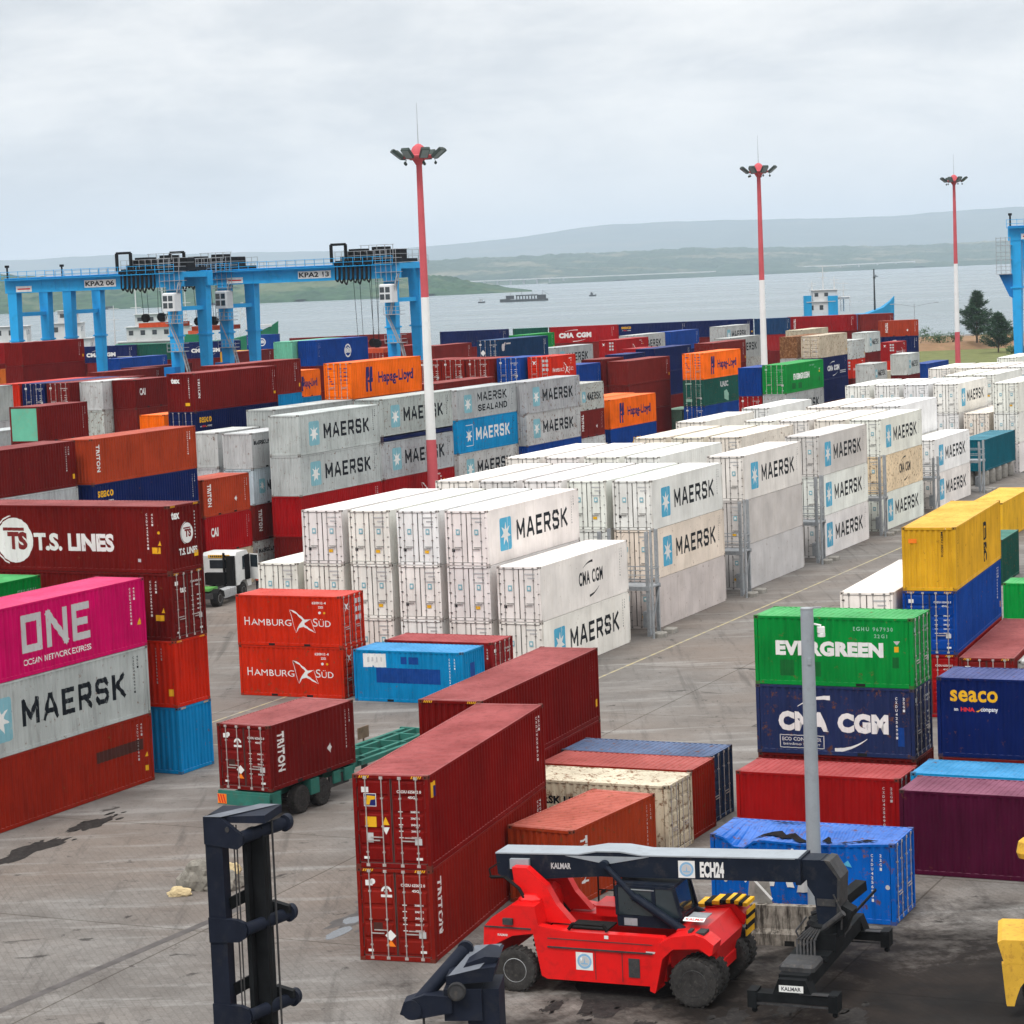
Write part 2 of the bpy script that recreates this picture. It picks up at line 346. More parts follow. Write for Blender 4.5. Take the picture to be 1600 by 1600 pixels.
        for v in bm.verts: v.co = place(v.co.x, v.co.z, v.co.y)
        me = bpy.data.meshes.new(name); bm.to_mesh(me); bm.free()
        for n in names: me.materials.append(M[n])
        return me

# ------------------------------------------------------------------ the container kit
CW = 2.438
HT = {'h': 2.896, 's': 2.591, 'p': 0.45}
LN = {'4': 12.192, '2': 6.058}
YO, YI = CW / 2 - 0.012, CW / 2 - 0.05      # outer and inner planes of the corrugated side
def rib_breaks(L, pitch=0.278):
    n = int((L - 0.3) / pitch); p = (L - 0.3) / n; xs = []
    for k in range(n):
        x = -L / 2 + 0.15 + k * p; xs += [(x + p * .0, 0), (x + p * .25, 0), (x + p * .5, 1), (x + p * .75, 1)]
    xs.append((L / 2 - 0.15, 0)); return xs
def rib_depth(L, u):
    xs = rib_breaks(L)
    for (a, da), (b, db) in zip(xs[:-1], xs[1:]):
        if a <= u <= b: return (da + (db - da) * (u - a) / (b - a)) if b > a else da
    return 0
_BODY = {}
def body_mesh(size, tier, kind, door):
    key = (size, tier, kind, door)
    if key in _BODY: return _BODY[key]
    L, H = LN[size], HT[tier]; b = MB(); w = CW / 2; l = L / 2
    P, C = 0, 1
    if tier == 'p':                                         # folded flat rack
        b.box(-l + .18, l - .18, -w, w, .05, .33, P); 
        for sx in (-1, 1): b.box(min(sx * l, sx * (l - .18)), max(sx * l, sx * (l - .18)), -w, w, 0, H, C)
    else:
        for sx in (-1, 1):
            for sy in (-1, 1):
                x0, x1 = sorted((sx * l, sx * (l - .13))); y0, y1 = sorted((sy * w, sy * (w - .11)))
                b.box(x0, x1, y0, y1, .118, H - .118, 2 if kind == 'ref' else P)
                x0, x1 = sorted((sx * (l + .004), sx * (l - .178))); y0, y1 = sorted((sy * (w + .004), sy * (w - .162)))
                b.box(x0, x1, y0, y1, 0, .118, C); b.box(x0, x1, y0, y1, H - .118, H + .004, C)
                # twistlock slots
                b.box(*sorted((sx * (l + .007), sx * (l - .05))), *sorted((sy * (w - .06), sy * (w - .11))), H - .09, H - .03, 3)
                b.box(*sorted((sx * (l - .06), sx * (l - .13))), *sorted((sy * (w + .007), sy * (w - .05))), H - .09, H - .03, 3)
        for sy in (-1, 1):
            y0, y1 = sorted((sy * (w - .004), sy * (w - .07)))
            b.box(-l + .178, l - .178, y0, y1, H - .095, H - .012, P)      # top rail
            b.box(-l + .178, l - .178, y0, y1, .015, .16, P)               # bottom rail
            if size == '2':
                for px in (-1.03, 1.03): b.box(px - .18, px + .18, *sorted((sy * (w - .001), sy * (w - .08))), .03, .14, 3)
        for sx in (-1, 1):
            x0, x1 = sorted((sx * (l - .004), sx * (l - .09)))
            b.box(x0, x1, -w + .162, w - .162, H - .115, H - .015, P)
            b.box(x0, x1, -w + .162, w - .162, .015, .15, P)
        # sides
        for sy in (-1, 1):
            if kind == 'ref':
                b.poly([(-l + .13, sy * YO, .16), (l - .13, sy * YO, .16), (l - .13, sy * YO, H - .09), (-l + .13, sy * YO, H - .09)])
                for k in range(1, 10):
                    x = -l + .13 + (L - .26) * k / 10
                    b.box(x - .012, x + .012, *sorted((sy * (YO + .004), sy * (YO - .01))), .17, H - .1, P)
            else:
                xs = rib_breaks(L)
                for (a, da), (c, dc) in zip(xs[:-1], xs[1:]):
                    ya = sy * (YO - (YO - YI) * da); yc = sy * (YO - (YO - YI) * dc)
                    b.poly([(a, ya, .155), (c, yc, .155), (c, yc, H - .09), (a, ya, H - .09)])
        # roof
        if kind == 'ref':
            b.poly([(-l + .09, -w + .06, H - .012), (l - .09, -w + .06, H - .012), (l - .09, w - .06, H - .012), (-l + .09, w - .06, H - .012)])
        else:
            n = int((L - .6) / .21); p = (L - .6) / n
            for k in range(n):
                x = -l + .3 + k * p
                for a, c, za, zc in ((0, .3, 0, 0), (.3, .5, 0, 1), (.5, .8, 1, 1), (.8, 1, 1, 0)):
                    b.poly([(x + a * p, -w + .06, H - .012 - .02 * za), (x + c * p, -w + .06, H - .012 - .02 * zc), (x + c * p, w - .06, H - .012 - .02 * zc), (x + a * p, w - .06, H - .012 - .02 * za)])
            for sx in (-1, 1):
                x0, x1 = sorted((sx * (l - .09), sx * (l - .3))); b.box(x0, x1, -w + .06, w - .06, H - .05, H - .006, P)
        # ends
        for sx in (-1, 1):
            if sx == door:
                x = sx * (l - .1); b.poly([(x, -w + .11, .15), (x, w - .11, .15), (x, w - .11, H - .11), (x, -w + .11, H - .11)], 0)
            elif kind == 'ref':                              # machinery end: frame, grille and fan
                x = sx * (l - .06); b.poly([(x, -w + .11, .15), (x, w - .11, .15), (x, w - .11, H - .11), (x, -w + .11, H - .11)])
                x0, x1 = sorted((sx * (l - .02), sx * (l - .1))); b.box(x0, x1, -.9, .9, .35, 1.1, 3); b.box(x0, x1, -.8, .8, 1.35, 2.3, 3)
            else:
                n = 9; p = (CW - .22) / n
                for k in range(n):
                    y = -w + .11 + k * p
                    for a, c, da, dc in ((0, .28, 0, 0), (.28, .5, 0, 1), (.5, .78, 1, 1), (.78, 1, 1, 0)):
                        xa = sx * (l - .02 - .045 * da); xc = sx * (l - .02 - .045 * dc)
                        b.poly([(xa, y + a * p, .15), (xc, y + c * p, .15), (xc, y + c * p, H - .11), (xa, y + a * p, H - .11)])
        b.poly([(-l + .1, -w + .06, .1), (l - .1, -w + .06, .1), (l - .1, w - .06, .1), (-l + .1, w - .06, .1)], 3)
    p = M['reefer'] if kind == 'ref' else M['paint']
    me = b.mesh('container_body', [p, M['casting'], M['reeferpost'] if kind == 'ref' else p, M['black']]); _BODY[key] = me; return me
_DOOR = {}
def door_meshes(size, tier, kind, end, half, far):
    """one door leaf and one of its locking bars, in container space"""
    key = (size, tier, kind, end, half, far)
    if key in _DOOR: return _DOOR[key]
    L, H = LN[size], HT[tier]; l = L / 2; b = MB(); sx = end
    y0, y1 = (.012, CW / 2 - .115) if half > 0 else (-CW / 2 + .115, -.012)
    z0, z1 = .16, H - .125; X = lambda d: sx * (l - d)
    def xb(d0, d1, ya, yb, za, zb, m=0): b.box(*sorted((X(d0), X(d1))), ya, yb, za, zb, m)
    if kind == 'ref':
        xb(.045, .09, y0, y1, z0, z1)
        for ya, yb, za, zb in ((y0, y1, z0, z0 + .016), (y0, y1, z1 - .016, z1), (y0, y0 + .016, z0, z1), (y1 - .016, y1, z0, z1)): xb(.04, .06, ya, yb, za, zb, 1)
        ye = y1 if half > 0 else y0
        for k in range(5):
            z = z0 + .25 + k * (z1 - z0 - .5) / 4; xb(.0, .05, ye - .08, ye + .04, z - .025, z + .025, 1)
    else:
        xb(.05, .09, y0, y1, z0, z1)
        npan = 5
        for k in range(npan):                                # pressed horizontal panels
            za = z0 + .06 + k * (z1 - z0 - .06) / npan; zb = za + (z1 - z0 - .06) / npan - .07
            pts = [(X(.05), y0 + .07, za), (X(.05), y1 - .07, za), (X(.05), y1 - .07, zb), (X(.05), y0 + .07, zb)]
            q = [(X(.022), y0 + .11, za + .05), (X(.022), y1 - .11, za + .05), (X(.022), y1 - .11, zb - .05), (X(.022), y0 + .11, zb - .05)]
            b.raw(pts + q, [(4, 5, 6, 7), (0, 1, 5, 4), (1, 2, 6, 5), (2, 3, 7, 6), (3, 0, 4, 7)])
        for ya, yb, za, zb in ((y0, y1, z0, z0 + .018), (y0, y0 + .018, z0, z1), (y1 - .018, y1, z0, z1)): xb(.045, .06, ya, yb, za, zb, 1)
        ye = y1 if half > 0 else y0
        for k in range(4):
            z = z0 + .2 + k * (z1 - z0 - .4) / 3; xb(.015, .05, ye - .03, ye + .03, z - .06, z + .06, 0)
    bars = []
    for f in (.26, .74):
        r = MB(); y = y0 + f * (y1 - y0); xx = X(.012)
        r.tube((xx, y, .06), (xx, y, H - .05), .019 if kind != 'ref' else .014, n=6)
        for z in (.1, H - .09): r.box(*sorted((X(-.012), X(.05))), y - .055, y + .055, z - .045, z + .045)
        for z in (.5, H * .45, H * .75): r.box(*sorted((X(-.01), X(.05))), y - .04, y + .04, z - .025, z + .025)
        zc = .85 + (.1 if f < .5 else 0)
        r.box(*sorted((X(-.014), X(.004))), *sorted((y, y + (.42 if f < .5 else -.42))), zc, zc + .035)
        bars.append(r)
    d = b
    if far:
        for r in bars:
            o = len(d.v); d.v += r.v; d.f += [tuple(i + o for i in f) for f in r.f]; d.m += [2] * len(r.f)
        bars = []
    mats = [M['reefer'] if kind == 'ref' else M['paint'], M['gasket'], M['reeferbar'] if kind == 'ref' else M['barsteel']]
    out = (d.mesh('door_leaf', mats), [r.mesh('locking_bar', [M['reeferbar'] if kind == 'ref' else M['barsteel']]) for r in bars])
    _DOOR[key] = out; return out

# colours (linear) and rust amount
PAL = dict(mar=(.130, .0065, .0055, .25), mrd=(.150, .0045, .0035, .12), brd=(.19, .010, .0055, .2), brn=(.155, .013, .010, .3), mred=(.25, .012, .014, .25), red=(.29, .0055, .006, .2), dred=(.29, .004, .006, .2),
    hred=(.50, .020, .004, .4), ora=(.50, .018, .004, .3), orr=(.27, .016, .006, .35), orn=(.34, .040, .012, .45), org=(.55, .13, .015, .4), hlo=(.88, .145, .003, .15),
    nav=(.0025, .010, .070, .25), nvy=(.014, .035, .085, .8), nvg=(.018, .030, .090, .5), nvt=(.006, .034, .095, .3), blu=(.002, .043, .24, .25), cya=(.003, .21, .46, .35), dmg=(.002, .105, .46, .45),
    tea=(.003, .10, .14, .3), aqg=(.13, .40, .28, .3), grn=(.002, .23, .035, .25), dgr=(.006, .07, .05, .4), sgn=(.13, .23, .16, .5), pur=(.060, .004, .022, .2), pnk=(.60, .001, .11, .05),
    mgr=(.41, .43, .43, .5), lgr=(.48, .49, .48, .6), lgb=(.45, .51, .56, .35), bei=(.50, .44, .32, .7), rus=(.30, .15, .075, 1.2), yel=(.68, .37, .02, .25),
    ref=(.80, .79, .755, .12), ref2=(.46, .435, .40, .25), refg=(.58, .56, .53, .2), ref3=(.71, .63, .53, .45), refp=(.75, .68, .59, .4), refb=(.72, .61, .43, .4))
_LOGO = {}
def swoosh(d, cx, v, w, h, m, th, up=True):
    # a flying comma: arc that swells to one end
    pts = []
    for k in range(11):
        t = k / 10; pts.append((cx - w / 2 + w * t, v + (h * (1 - (1 - t) ** 2.2) if up else h * (t ** 2.2))))
    for k in range(10):
        a, b = pts[k], pts[k + 1]
        f = lambda t: th * (0.15 + 0.85 * (t if up else 1 - t))
        d.poly([a, b, (b[0], b[1] - f((k + 1) / 10)), (a[0], a[1] - f(k / 10))], m)
def logo(key, size, tier, ref, end, doors):
    kk = (key, size, tier, ref, end, doors)
    if kk in _LOGO: return _LOGO[kk]
    L, H = LN[size], HT[tier]; l = L / 2; out = []
    U = lambda f: -l + f * L
    side_ribs = None if ref else [x for x, _ in rib_breaks(L)]
    def side(u, v, e):
        y = YO + .003 if ref else YO - (YO - YI) * rib_depth(L, u) + .003
        return (u, -(y + e), v)
    def endp(u, v, e): return (end * (l + (-.016 if not doors else -.0185) + e), u if end > 0 else -u, v)
    def S(name, d): out.append((name, d.mesh(name, side, None, side_ribs)))
    def E(name, d): out.append((name, d.mesh(name, endp, None)))
    def code(m='white', u=.955, txt='CXDU4256901'):
        d = Decal(); x = U(u) - (.5 if size == '4' else .34); sc = 1.0 if end < 0 or True else 1
        for q, ch in enumerate(txt): d.text(ch, x, H - .42 - q * .145, .095, m, .02, w=.075)
        for q, ch in enumerate('45G1' if size == '4' else '22G1'): d.text(ch, x + .28, H - .42 - q * .145, .095, m, .02, w=.075)
        return d
    def doortext(m='white'):
        d = Decal()
        d.text('CXDU 625692 0', .2, H - .55, .09, m, .02, w=.78); d.text('45G1', .55, H - .72, .08, m, .02, w=.28)
        for k in range(5): d.rect(.22, .36, H - 1.14 - k * .2, H - 1.11 - k * .2, m); d.text('%d 0 %d' % (30480 - 13 * k, 4 + k), .62, H - 1.16 - k * .2, .07, m, .02, w=.28)
        d.rect(-.95, -.72, H - .55, H - .38, m); d.rect(-.95, -.78, .28, .36, m); d.rect(.75, .95, .28, .36, m); d.rect(.72, .95, .75, .95, 'offwhite')
        return d
    def warn(d, u, v, s=.28): d.poly([(u - s / 2, v), (u + s / 2, v), (u, v + s * 1.05)], 'yellow')
    if key.startswith('maersk') or key in ('sealand',):
        d = Decal(); cyan = key == 'maersk_c'; fd = 'sky_faded' if (not ref and not cyan) else 'sky_blue'
        a, b2, t0, t1 = (.125, .245, .30, .865) if size == '4' else (.14, .27, .32, .88)
        zz = (.2, .8) if size == '4' else (.3, .7)
        if cyan:
            u0, u1 = U(a), U(b2)
            for q in ((u0 + .1, u1, H * zz[1], H * zz[1] + .05), (u0 + .1, u1, H * zz[0] - .05, H * zz[0]), (u1, u1 + .05, H * zz[0], H * zz[1])): d.rect(*q, 'white')
        else: d.rrect(U(a), U(b2), H * zz[0], H * zz[1], .12, fd)
        d.star((U(a) + U(b2)) / 2, H * .5, (U(b2) - U(a)) * .44, 'white'); S('emblem', d)
        d = Decal(); m = 'white' if cyan else 'ink'
        if key == 'sealand':
            d.block('MAERSK', U(.34), U(.83), H * .53, H * .83, m, .15); d.block('SEALAND', U(.35), U(.83), H * .2, H * .42, m, .12)
        else: d.block('MAERSK', U(t0), U(t1), H * (.33 if size == '4' else .36), H * (.70 if size == '4' else .64), m, .2 if size == '4' else .12)
        S('lettering', d)
        d = code('ink'); S('marking', d)
    elif key == 'one':
        d = Decal(); 
        d.block('ONE', U(.316), U(.684), H * .32, H * .84, 'offwhite', .30, .22); S('lettering', d)
        d = Decal(); d.text('OCEAN NETWORK EXPRESS', U(.322), H * .15, .24, 'white', .015, w=U(.684) - U(.322)); S('company_line', d)
        d = code('white'); warn(d, U(.965), .95); S('marking', d)
    elif key == 'tsl':
        def ts(d, u, v, r):
            d.disc(u, v, r, 'white', 28)
            d.text('TS', u - r * .42, v - r * .42, r * .8, 'maroonmark', .06, w=r * 1.1, lay=1); d.rect(u - r * .62, u + r * .55, v + r * .42, v + r * .56, 'maroonmark', 1)
            d.ring(u, v, r * 1.06, r * 1.12, 'white', 26, a0=100, a1=250)
        d = Decal(); ts(d, U(.318), H * .46, 1.0); S('emblem', d)
        d = Decal(); d.text('T.S. LINES', U(.405), H * .31, .78, 'white', .045, w=4.35); S('lettering', d)
        d = code('white', .945); d.rect(U(.925), U(.925) + .42, .85, 1.12, 'yellow'); d.rect(U(.86), U(.875), .48, .62, 'offwhite')
        d.disc(U(.955), 1.75, .07, 'yellow', 8); warn(d, U(.958), 1.2, .2); S('marking', d)
        d = Decal(); d.text('tex', -.95, H - .62, .34, 'white', .04, w=.6); S2 = d
        ts(d, .15, H * .56, .44); d.text('T.S. LINES', -.5, H * .24, .3, 'white', .04, w=1.35); d.rect(.6, .9, .55, .8, 'yellow')
        for k in range(9): d.rect(.72, .78, H - .45 - k * .14, H - .38 - k * .14, 'offwhite')
        E('end_lettering', d)
    elif key == 'tex':
        d = code('white', .945); d.rect(U(.925), U(.925) + .42, .85, 1.1, 'yellow'); warn(d, U(.958), 1.2, .2); S('marking', d)
        d = doortext(); d.text('tex', -.6, H - .9, .25, 'white', .03, w=.45); E('end_lettering', d)
    elif key == 'texs':
        d = code('white', .985); d.rect(U(.955), U(.955) + .3, .7, .9, 'yellow'); d.text('TRITON', U(.045), H - .4, .3, 'white', .03, w=1.5, rot=-90); S('marking', d)
        d = Decal(); d.text('tex', -.85, H - .75, .4, 'white', .05, w=.8); [d.text(ch, .68, H - .45 - q * .145, .1, 'white', .02, w=.08) for q, ch in enumerate('TEXU6129077')]; d.rect(.35, .75, .45, .68, 'yellow'); E('end_lettering', d)
    elif key == 'hsud':
        d = Decal(); u0, u1 = (.075, .90) if size == '2' else (.25, .75)
        w = U(u1) - U(u0); x = U(u0); v = H * .40; h = .42
        d.text('H', x, v, h, 'white', .0, w=w * .06); d.text('AMBURG', x + w * .075, v, h * .78, 'white', .0, w=w * .47)
        d.text('S', x + w * .80, v, h, 'white', .0, w=w * .05); d.text('ÜD', x + w * .865, v, h * .92, 'white', .0, w=w * .135); S('lettering', d)
        d = Decal(); cx, cy = x + w * .675, v + h * .5; s = w * .13
        P = lambda a: [(cx + p * s, cy + q * s) for p, q in a]
        d.poly(P([(-1.1, .95), (-.7, .9), (.25, .2), (.75, .25), (.2, -.05), (.2, -.2), (1.15, -.8), (.8, -.7), (.1, -.35), (-.3, -.45), (-.6, -.85), (-.5, -.5), (-.2, -.1), (.0, .15), (-.45, .6)]), 'white')
        d.arc(P([(-1.1, .95), (-.9, .2), (-.6, -.85)]), .035, 'white'); d.arc(P([(.75, .25), (.9, -.2), (1.15, -.8)]), .035, 'white'); S('emblem', d)
        d = Decal(); d.text('620915 4', U(.73), H - .42, .13, 'white', .03, w=.8); d.text('22G1', U(.79), H - .63, .12, 'white', .03, w=.28); d.disc(U(.8), H - .85, .07, 'white', 8); d.disc(U(.845), H - .85, .06, 'yellow', 8); S('marking', d)
        d = Decal()
        d.poly([(-.75, H - .4), (-.55, H - .5), (-.3, H - .42), (-.5, H - .62), (-.3, H - .8), (-.55, H - .68), (-.7, H - .85), (-.62, H - .6)], 'white')
        for r in range(3):
            for c in range(2): d.rect(.28 + c * .38, .55 + c * .38, H - .55 - r * .42, H - .3 - r * .42, 'offwhite')
        E('end_marking', d)
    elif key == 'triton':
        d = Decal(); d.text('TRITON', U(.10 if size == '2' else .045), H * .86, (.44 if size == '2' else .40), 'white', .035, w=H * .60, rot=-90, space=1.1); S('lettering', d)
        d = code('white')
        if size == '2': d.poly([(U(.70), .75), (U(.70) + .17, .95), (U(.70), 1.15), (U(.70) - .17, .95)], 'white')
        S('marking', d)
        if doors:
            d = doortext(); d.disc(-.72, H - .42, .09, 'white', 10); d.ring(-.28, H - .72, .1, .17, 'white', 12, a0=0, a1=180); d.rect(-.46, -.1, H - .9, H - .82, 'white'); d.rect(-.31, -.25, H - .86, H - .55, 'white')
            d.poly([(-.2, .62), (-.02, .8), (-.2, .98), (-.38, .8)], 'white', 1); d.poly([(-.36, .46), (-.04, .46), (-.2, .66)], 'orange', 2); d.rect(-.75, -.45, .95, 1.2, 'patchred'); E('door_marking', d)
    elif key == 'florens':
        d = Decal(); d.rect(U(.03), U(.03) + .34, H - .75, H - .28, 'yellow'); d.rect(U(.03) + .12, U(.03) + .34, H - .75, H - .42, 'hblue', 1); S('emblem', d)
        d = code('white', .975); S('marking', d)
        d = doortext(); d.rect(-.88, -.48, H - .98, H - .58, 'white'); d.rect(-.86, -.5, H - .96, H - .6, 'hblue', 1); d.poly([(-.82, H - .93), (-.7, H - .93), (-.66, H - .78), (-.52, H - .76), (-.5, H - .66), (-.78, H - .64)], 'yellow', 2)
        d.rect(-.86, -.5, H - 1.62, H - 1.3, 'yellow'); warn(d, -.2, H - 1.55, .24); d.poly([(-.32, H - 1.62), (-.08, H - 1.62), (-.2, H - 1.85)], 'white'); d.rect(-.84, -.62, H - 2.1, H - 1.8, 'offwhite')
        E('door_marking', d)
    elif key == 'mline':
        d = Decal(); d.text('MAERSK LINE', U(.06), H * .66, .3, 'ink', .04, w=2.5) if size == '2' else None; S('lettering', d)
    elif key == 'evg':
        d = Decal(); u0, u1 = (.135, .815) if size == '2' else (.2, .62)
        d.text('EVERGREEN', U(u0), H * .43, H * .215, 'white', .062, w=U(u1) - U(u0), space=1.06); S('lettering', d)
        d = Decal(); d.text('EGHU 967930', U(.63), H - .5, .15, 'palegreen', .02, w=1.5, space=1.4); d.text('22G1', U(.76), H - .75, .14, 'palegreen', .02, w=.5, space=1.4)
        d.poly([(U(.9), H - 1.0), (U(.92), H - .85), (U(.88), H - .85)], 'offwhite'); d.rect(U(.885), U(.91), H - 1.25, H - 1.05, 'yellow')
        d.rect(U(.16), U(.25), .35, .95, 'patchgreen'); d.rect(U(.33), U(.42), .35, .9, 'patchgreen'); d.rect(U(.87), U(.91), .75, 1.15, 'patchgreen'); S('marking', d)
        if doors:
            d = doortext('palegreen'); E('door_marking', d)
    elif key == 'evgn':
        d = Decal(); d.text('EGHU 843910', U(.87), H - .75, .26, 'palegreen', .02, w=1.25, space=1.3); S('marking', d)
    elif key in ('cma20', 'cmaw', 'cma', 'cmar'):
        d = Decal(); m = 'ink' if key == 'cmar' else 'white'
        a, b2, h0, h1 = {'cma20': (.14, .845, .335, .62), 'cmaw': (.12, .6, .3, .62), 'cma': (.28, .70, .35, .6), 'cmar': (.42, .70, .40, .66)}[key]
        w_ = U(b2) - U(a); [d.text(t_, U(a) + f_ * w_, H * h0, H * (h1 - h0), m, .07 if key != 'cmar' else .03, w=.455 * w_, space=1.08) for t_, f_ in (('CMA', 0), ('CGM', .535))]; S('lettering', d)
        d = Decal(); c = (U(a) + U(b2)) / 2; w = U(b2) - U(a)
        if key == 'cma20':
            swoosh(d, U(.37), H * .70, 1.25, .42, 'white', .17); swoosh(d, U(.60), H * .11, 1.25, .40, 'white', .17, False)
        else:
            swoosh(d, c - w * .12, H * (h1 + .07), w * .4, .32, m, .14); swoosh(d, c + w * .12, H * (h0 - .2), w * .4, .32, m, .14, False)
        S('emblem', d)
        d = Decal()
        if key == 'cma20':
            u0, u1, v0, v1 = U(.145), U(.43), .22, .72
            for q in ((u0, u1, v0, v0 + .03), (u0, u1, v1 - .03, v1), (u0, u0 + .03, v0, v1), (u1 - .03, u1, v0, v1)): d.rect(*q, 'offwhite')
            d.text('ECO CONTAINER', u0 + .1, v0 + .27, .14, 'offwhite', .03, w=u1 - u0 - .2); d.text('bamboo flooring', u0 + .15, v0 + .08, .13, 'offwhite', .02, w=u1 - u0 - .3)
            d.rect(U(.895), U(.935), .45, 1.15, 'patchblue')
        elif key == 'cma': d.rect(U(.72), U(.93), H * .2, H * .24, 'offwhite'); d.rect(U(.72), U(.93), H * .28, H * .32, 'offwhite')
        d.t += code('ink' if key == 'cmar' else 'white', .94).t; S('marking', d)
        if doors and key == 'cma20': d = doortext(); E('door_marking', d)
    elif key == 'seaco':
        d = Decal(); d.text('seaco', U(.04), H * .70, .42, 'yellow', .025, w=1.72, space=1.05); S('lettering', d)
        d = Decal(); d.text('an', U(.05), H * .585, .09, 'white', .02, w=.16); d.text('company', U(.13), H * .57, .16, 'white', .02, w=.62); d.text('HNA', U(.07), H * .58, .15, 'redmark', .05, w=.52)
        d.poly([(U(.115), H * .585), (U(.122), H * .575), (U(.14), H * .645), (U(.125), H * .60)], 'yellow'); d.t += code('white', .985).t; S('company_line', d)
    elif key == 'msc':
        d = Decal(); u0, u1, v1 = U(.60), U(.665), H * .80
        d.rrect(u0, u1, H * .50, v1, .15, 'ink'); d.rect(u0 + .18, u1 - .18, H * .50 + .12, v1 - .2, 'yellow', 1); d.rect(u0 + .32, u1 - .3, H * .50 + .12, v1 - .3, 'ink', 2)
        d.text('SC', u0 - .05, H * .47, (u1 - u0) * 1.1, 'ink', .06, w=.95, rot=-90); S('emblem', d)
        d = code('ink', .09); S('marking', d)
        d = Decal(); d.text('MEDU 482216', .55, H - .2, .1, 'ink', .03, w=1.15, rot=-90); d.rect(-.92, -.55, H - .72, H - .52, 'orange'); E('end_marking', d)
    elif key == 'hapag':
        d = Decal(); s = 1.0 if size == '4' else .8; u0 = U(.20); v = H * .5
        for du in (0, .62):
            d.poly([(u0 + du, v - 1.0 * s), (u0 + du + .42, v - 1.0 * s), (u0 + du + .30, v - .1), (u0 + du + .62, v + .25), (u0 + du + .62, v + .98 * s), (u0 + du + .2, v + .98 * s), (u0 + du + .08, v + .2), (u0 + du + .0, v - .3)], 'hblue')
        d.poly([(u0 + .28, v - .12), (u0 + .62, v - .05), (u0 + 1.3, v + .12), (u0 + 1.25, v - .25), (u0 + .6, v - .3)], 'hblue', 1); S('emblem', d)
        d = Decal(); d.text('Hapag-Lloyd', U(.38), H * .28, 1.15, 'hblue', .03, w=U(.88) - U(.38)); S('lettering', d)
        if doors:
            d = Decal(); d.rect(-.9, -.5, H - .5, H - .4, 'hblue')
            for r in range(4): d.rect(.2, .38, H - .5 - r * .3, H - .4 - r * .3, 'hblue'); d.rect(.55, .9, H - .5 - r * .3, H - .42 - r * .3, 'hblue'); d.rect(-.9 + .1 * r, -.7 + .1 * r, H - 1.1 - .2 * r, H - 1.02 - .2 * r, 'hblue')
            E('door_marking', d)
    elif key == 'cosco':
        d = Decal(); c, r = U(.60 if size == '4' else .5), .78
        d.ring(c, H * .5, r * .78, r, 'white', 24); d.rect(c - r * .7, c + r * .7, H * .5 - .05, H * .5 + .05, 'white', 1); d.text('COSCO', c - r * .68, H * .5 - .28, .56, 'white', .08, w=r * 1.36, lay=1); d.ring(c, H * .5, r * .45, r * .55, 'white', 16, a0=30, a1=150); S('emblem', d)
        d = code('white', .08); S('marking', d)
    elif key == 'dong':
        d = Decal(); u = U(.05); d.disc(u + .5, H * .72, .38, 'offwhite', 14); d.poly([(u + .4, H * .8), (u + 1.1, H * .92), (u + .8, H * .7)], 'offwhite', 1); S('emblem', d)
        d = Decal(); d.rect(U(.15), U(.24), H * .82, H * .87, 'offwhite'); d.t += code().t; S('marking', d)
        d = doortext(); d.poly([(-.85, H * .55), (-.55, H * .66), (-.3, H * .55), (-.55, H * .44)], 'white'); E('door_marking', d)
    elif key == 'uasc':
        d = Decal(); d.text('UASC', U(.44), H * .62, .62, 'offwhite', .05, w=2.6); S('lettering', d)
        d = Decal(); d.poly([(U(.54), H * .15), (U(.64), H * .05), (U(.66), H * .3), (U(.60), H * .5), (U(.54), H * .45)], 'palegreen'); S('marking', d)
        d = doortext('palegreen'); d.rect(-.9, -.2, .5, .8, 'palegreen'); d.rect(-.9, -.2, H - .5, H - .35, 'palegreen'); E('door_marking', d)
    elif key == 'apl':
        d = Decal(); d.text('APL', U(.45), H * .25, 1.0, 'yellow', .02, w=2.8); S('lettering', d)
    elif key == 'cai':
        d = Decal(); d.text('CAI', U(.12 if size == '2' else .06), H * .45, .62, 'white', .05, w=.95); S('lettering', d); d = code('offwhite'); S('marking', d)
    elif key == 'patch':
        d = Decal(); d.rect(U(.205), U(.795), H * .37, H * .66, 'patchblue'); d.rect(U(.435), U(.49), H * .74, H * .88, 'patchblue'); d.rect(U(.51), U(.60), H * .74, H * .88, 'patchblue'); S('repair_patch', d)
        d = Decal(); d.poly([(U(.09), H * .66), (U(.175), H * .67), (U(.18), H * .71), (U(.19), H * .665), (U(.30), H * .67), (U(.298), H * .93), (U(.09), H * .925)], 'white')
        for k in range(4): d.rect(U(.13 + .04 * k), U(.145 + .04 * k), H * (.76 + .02 * (k % 2)), H * .86, 'offwhite', 1)
        S('torn_banner', d)
        d = code('white', .93); S('marking', d)
        d = Decal(); d.rect(-.35, .15, H * .35, H * .75, 'patchblue'); E('end_patch', d)
    elif key == 'bare40':
        d = Decal(); d.rect(U(.68), U(.945), H * .50, H * .66, 'patchred'); S('repair_patch', d)
        d = code('offwhite', .955); d.rect(U(.955), U(.97), .5, .72, 'yellow'); warn(d, U(.965), 1.1, .2); S('marking', d)
    elif key == 'warn':
        d = Decal(); warn(d, .1, H * .48, .34); E('end_marking', d)
        d = code('offwhite', .965); d.rect(U(.965), U(.985), .55, .85, 'yellow'); S('marking', d)
    elif key == 'dmg':
        d = code('white', .93); d.disc(U(.45), H * .9, .06, 'white', 8); d.poly([(U(.72), 1.9), (U(.75), 2.05), (U(.77), 1.8)], 'sky_blue'); d.disc(U(.96), 1.2, .08, 'offwhite', 8); d.disc(U(.08), 1.1, .06, 'offwhite', 8); S('marking', d)
